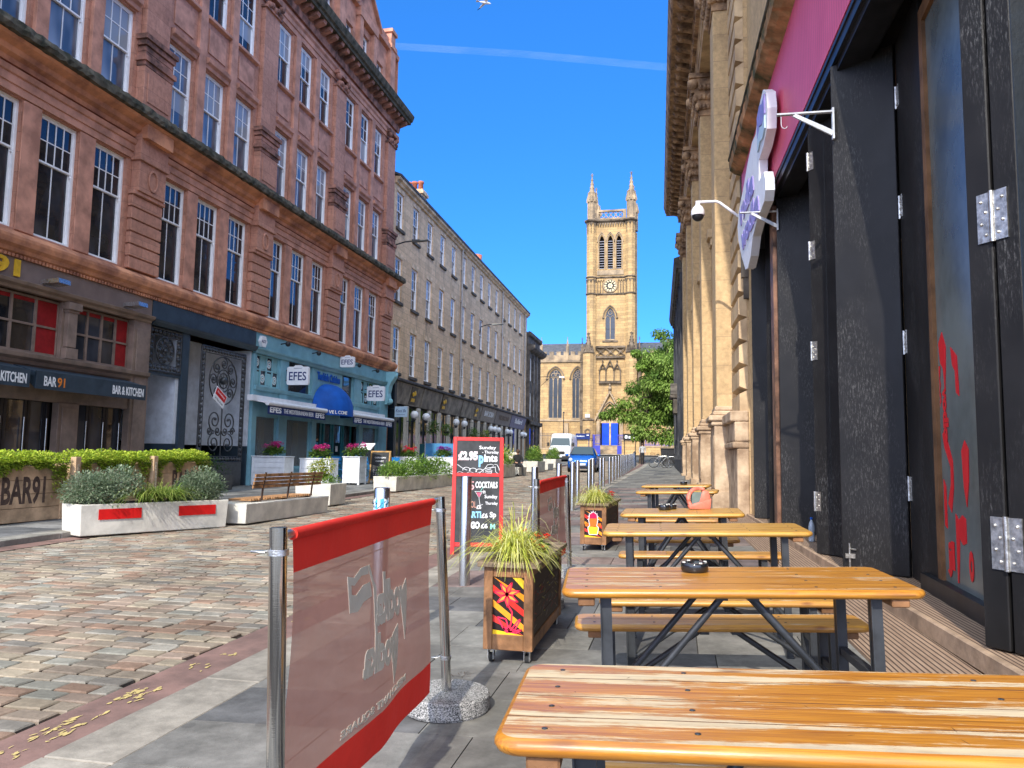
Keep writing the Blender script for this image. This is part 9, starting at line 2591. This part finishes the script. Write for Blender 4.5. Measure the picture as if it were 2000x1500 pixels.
RAD = dict(pelvis=0.13, waist=(0.135, 0.105), chest=(0.155, 0.11), neck=0.055, head=0.098, shL=0.07, elL=0.045, wrL=0.032, haL=0.036, shR=0.07, elR=0.045, wrR=0.032, haR=0.036, hiL=0.10, knL=0.062, anL=0.042, toL=0.04, hiR=0.10, knR=0.062, anR=0.042, toR=0.04)
stand = dict(pelvis=(0, 0, 0.95), waist=(0, 0, 1.10), chest=(0, 0, 1.34), neck=(0, -0.01, 1.50), head=(0, -0.03, 1.63), shL=(-0.19, 0, 1.42), elL=(-0.25, 0.03, 1.14), wrL=(-0.24, -0.04, 0.90), haL=(-0.24, -0.06, 0.82), shR=(0.19, 0, 1.42), elR=(0.25, 0.02, 1.14), wrR=(0.22, -0.08, 0.91), haR=(0.21, -0.11, 0.84),
             hiL=(-0.09, 0, 0.88), knL=(-0.10, -0.06, 0.49), anL=(-0.10, -0.10, 0.07), toL=(-0.11, -0.22, 0.04), hiR=(0.09, 0, 0.88), knR=(0.10, 0.03, 0.48), anR=(0.10, 0.16, 0.08), toR=(0.11, 0.05, 0.04))
sit = dict(pelvis=(0, 0, 0.50), waist=(0.0, 0.0, 0.64), chest=(0.0, -0.06, 0.87), neck=(0, -0.09, 1.02), head=(0, -0.12, 1.15), shL=(-0.18, -0.05, 0.95), elL=(-0.24, -0.15, 0.70), wrL=(-0.14, -0.34, 0.62), haL=(-0.10, -0.40, 0.63), shR=(0.18, -0.05, 0.95), elR=(0.24, -0.14, 0.70), wrR=(0.12, -0.34, 0.62), haR=(0.08, -0.40, 0.63),
           hiL=(-0.09, -0.04, 0.49), knL=(-0.12, -0.44, 0.48), anL=(-0.12, -0.42, 0.07), toL=(-0.12, -0.56, 0.04), hiR=(0.09, -0.04, 0.49), knR=(0.13, -0.44, 0.48), anR=(0.14, -0.46, 0.07), toR=(0.15, -0.60, 0.04))
t = thing('person', 'person in pale top and dark trousers walking near the tree trunk', 'person', (-2.72, 64.5, S(-2.7, 64.5)), 0.2)
figure(t, stand, EDG, RAD, ([MT['skin'], MT['clgrey'], MT['clblack']], lambda p: 0 if p.z > 1.5 or (abs(p.x) > 0.17 and p.z < 1.0 and p.z > 0.7) else (1 if p.z > 0.98 else 2)), MT['hairbrown'])
t = thing('person', 'person in black with brown hair tied up, sitting on a concrete block', 'person', (-7.55, 36.9, S(-7.5, 36.9)), 0.5)
figure(t, sit, EDG, RAD, ([MT['skin'], MT['clblack']], lambda p: 0 if p.z > 1.02 or (p.y < -0.3 and p.z > 0.56) else 1), MT['hairbrown'])
t = thing('person', 'dark haired person showing above the blue canvas screen', 'person', (-9.75, 34.7, gz(34.7)), 1.2)
figure(t, stand, EDG, RAD, ([MT['skin'], MT['clblack']], lambda p: 0 if p.z > 1.5 else 1), MT['hairdark'])

# ================================================================ gull and vapour trail
t = thing('gull', 'white gull gliding at the top edge of the sky', 'bird', (-8.85, 34.0, 22.92), 0.5)
mb = MB(); mb.smooth = True
mb.lathe([(0.004, -0.30), (0.04, -0.18), (0.07, -0.02), (0.065, 0.1), (0.045, 0.18), (0.04, 0.22), (0.03, 0.26), (0.006, 0.31)], (0, 0, 0), 12)
bod = mb; m1 = MB(); m1.v = [Matrix.Rotation(R(90), 4, 'Y') @ v for v in bod.v]; m1.f = bod.f; m1.m = bod.m; m1.c = bod.c; m1.sm = bod.sm
inst(m1.mesh(MT['signwhite']), 'body', t)
for sg in (-1, 1):
 mb = MB(); mb.mi = 0
 mb.hexa([(0.10, sg * 0.05, 0.02), (-0.06, sg * 0.05, 0.02), (-0.02, sg * 0.34, 0.14), (0.13, sg * 0.34, 0.15)], [(0.10, sg * 0.05, 0.035), (-0.06, sg * 0.05, 0.025), (-0.02, sg * 0.34, 0.147), (0.13, sg * 0.34, 0.163)])
 mb.hexa([(0.13, sg * 0.34, 0.15), (-0.02, sg * 0.34, 0.14), (-0.12, sg * 0.60, 0.05), (-0.05, sg * 0.60, 0.055)], [(0.13, sg * 0.34, 0.163), (-0.02, sg * 0.34, 0.147), (-0.12, sg * 0.60, 0.057), (-0.05, sg * 0.60, 0.063)])
 mb.mi = 1; mb.hexa([(-0.05, sg * 0.60, 0.055), (-0.12, sg * 0.60, 0.05), (-0.20, sg * 0.72, -0.01), (-0.18, sg * 0.72, -0.008)], [(-0.05, sg * 0.60, 0.063), (-0.12, sg * 0.60, 0.057), (-0.20, sg * 0.72, -0.004), (-0.18, sg * 0.72, -0.002)])
 inst(mb.mesh([MT['signwhite'], MT['black']]), 'wing', t)
mb = MB(); mb.hexa([(-0.25, -0.02, 0), (-0.42, -0.09, 0), (-0.42, 0.09, 0), (-0.25, 0.02, 0)], [(-0.25, -0.02, 0.012), (-0.42, -0.09, 0.006), (-0.42, 0.09, 0.006), (-0.25, 0.02, 0.012)]); inst(mb.mesh(MT['signwhite']), 'tail', t)

def trailmat():
 n = N('vapour_trail'); n.t.nodes.remove(n.b)
 co = n.co((1, 1, 1)); f = n.noise(n.co((0.0016, 0.004, 0.006)), 1.0, 5, 0.7)
 lw = n.n('ShaderNodeLayerWeight', Blend=0.25); face = n.math('SUBTRACT', 1.0, lw.outputs['Facing'])
 a = n.math('MULTIPLY', n.math('MULTIPLY', n.math('POWER', face, 1.5), n.ramp(f, [(0.38, 0.12), (0.62, 1.0)])), 0.055)
 e = n.n('ShaderNodeBsdfDiffuse'); e.inputs[0].default_value = (0.9, 0.93, 1, 1)
 e2 = n.n('ShaderNodeBsdfTranslucent'); e2.inputs[0].default_value = (0.9, 0.93, 1, 1)
 m0 = n.n('ShaderNodeMixShader'); n.l(e.outputs[0], m0.inputs[1]); n.l(e2.outputs[0], m0.inputs[2])
 tp = n.n('ShaderNodeBsdfTransparent'); m = n.n('ShaderNodeMixShader'); n.l(a, m.inputs[0]); n.l(tp.outputs[0], m.inputs[1]); n.l(m0.outputs[0], m.inputs[2]); n.l(m.outputs[0], n.o.inputs[0])
 return n.m
mb = MB(); mb.smooth = True
TA, TB = Vector((-1967, 5000, 2933)), Vector((-89, 5000, 2601))
mb.tube([TA + (TA - TB) * 0.2, TA, TA.lerp(TB, 0.5) + Vector((0, 0, 14)), TB, TB + (TB - TA) * 0.3], 24, 24, True)
o = mb.build('vapour_trail', trailmat()); meta(o, 'faint white vapour trail crossing the blue sky', 'vapour trail', kind='stuff')
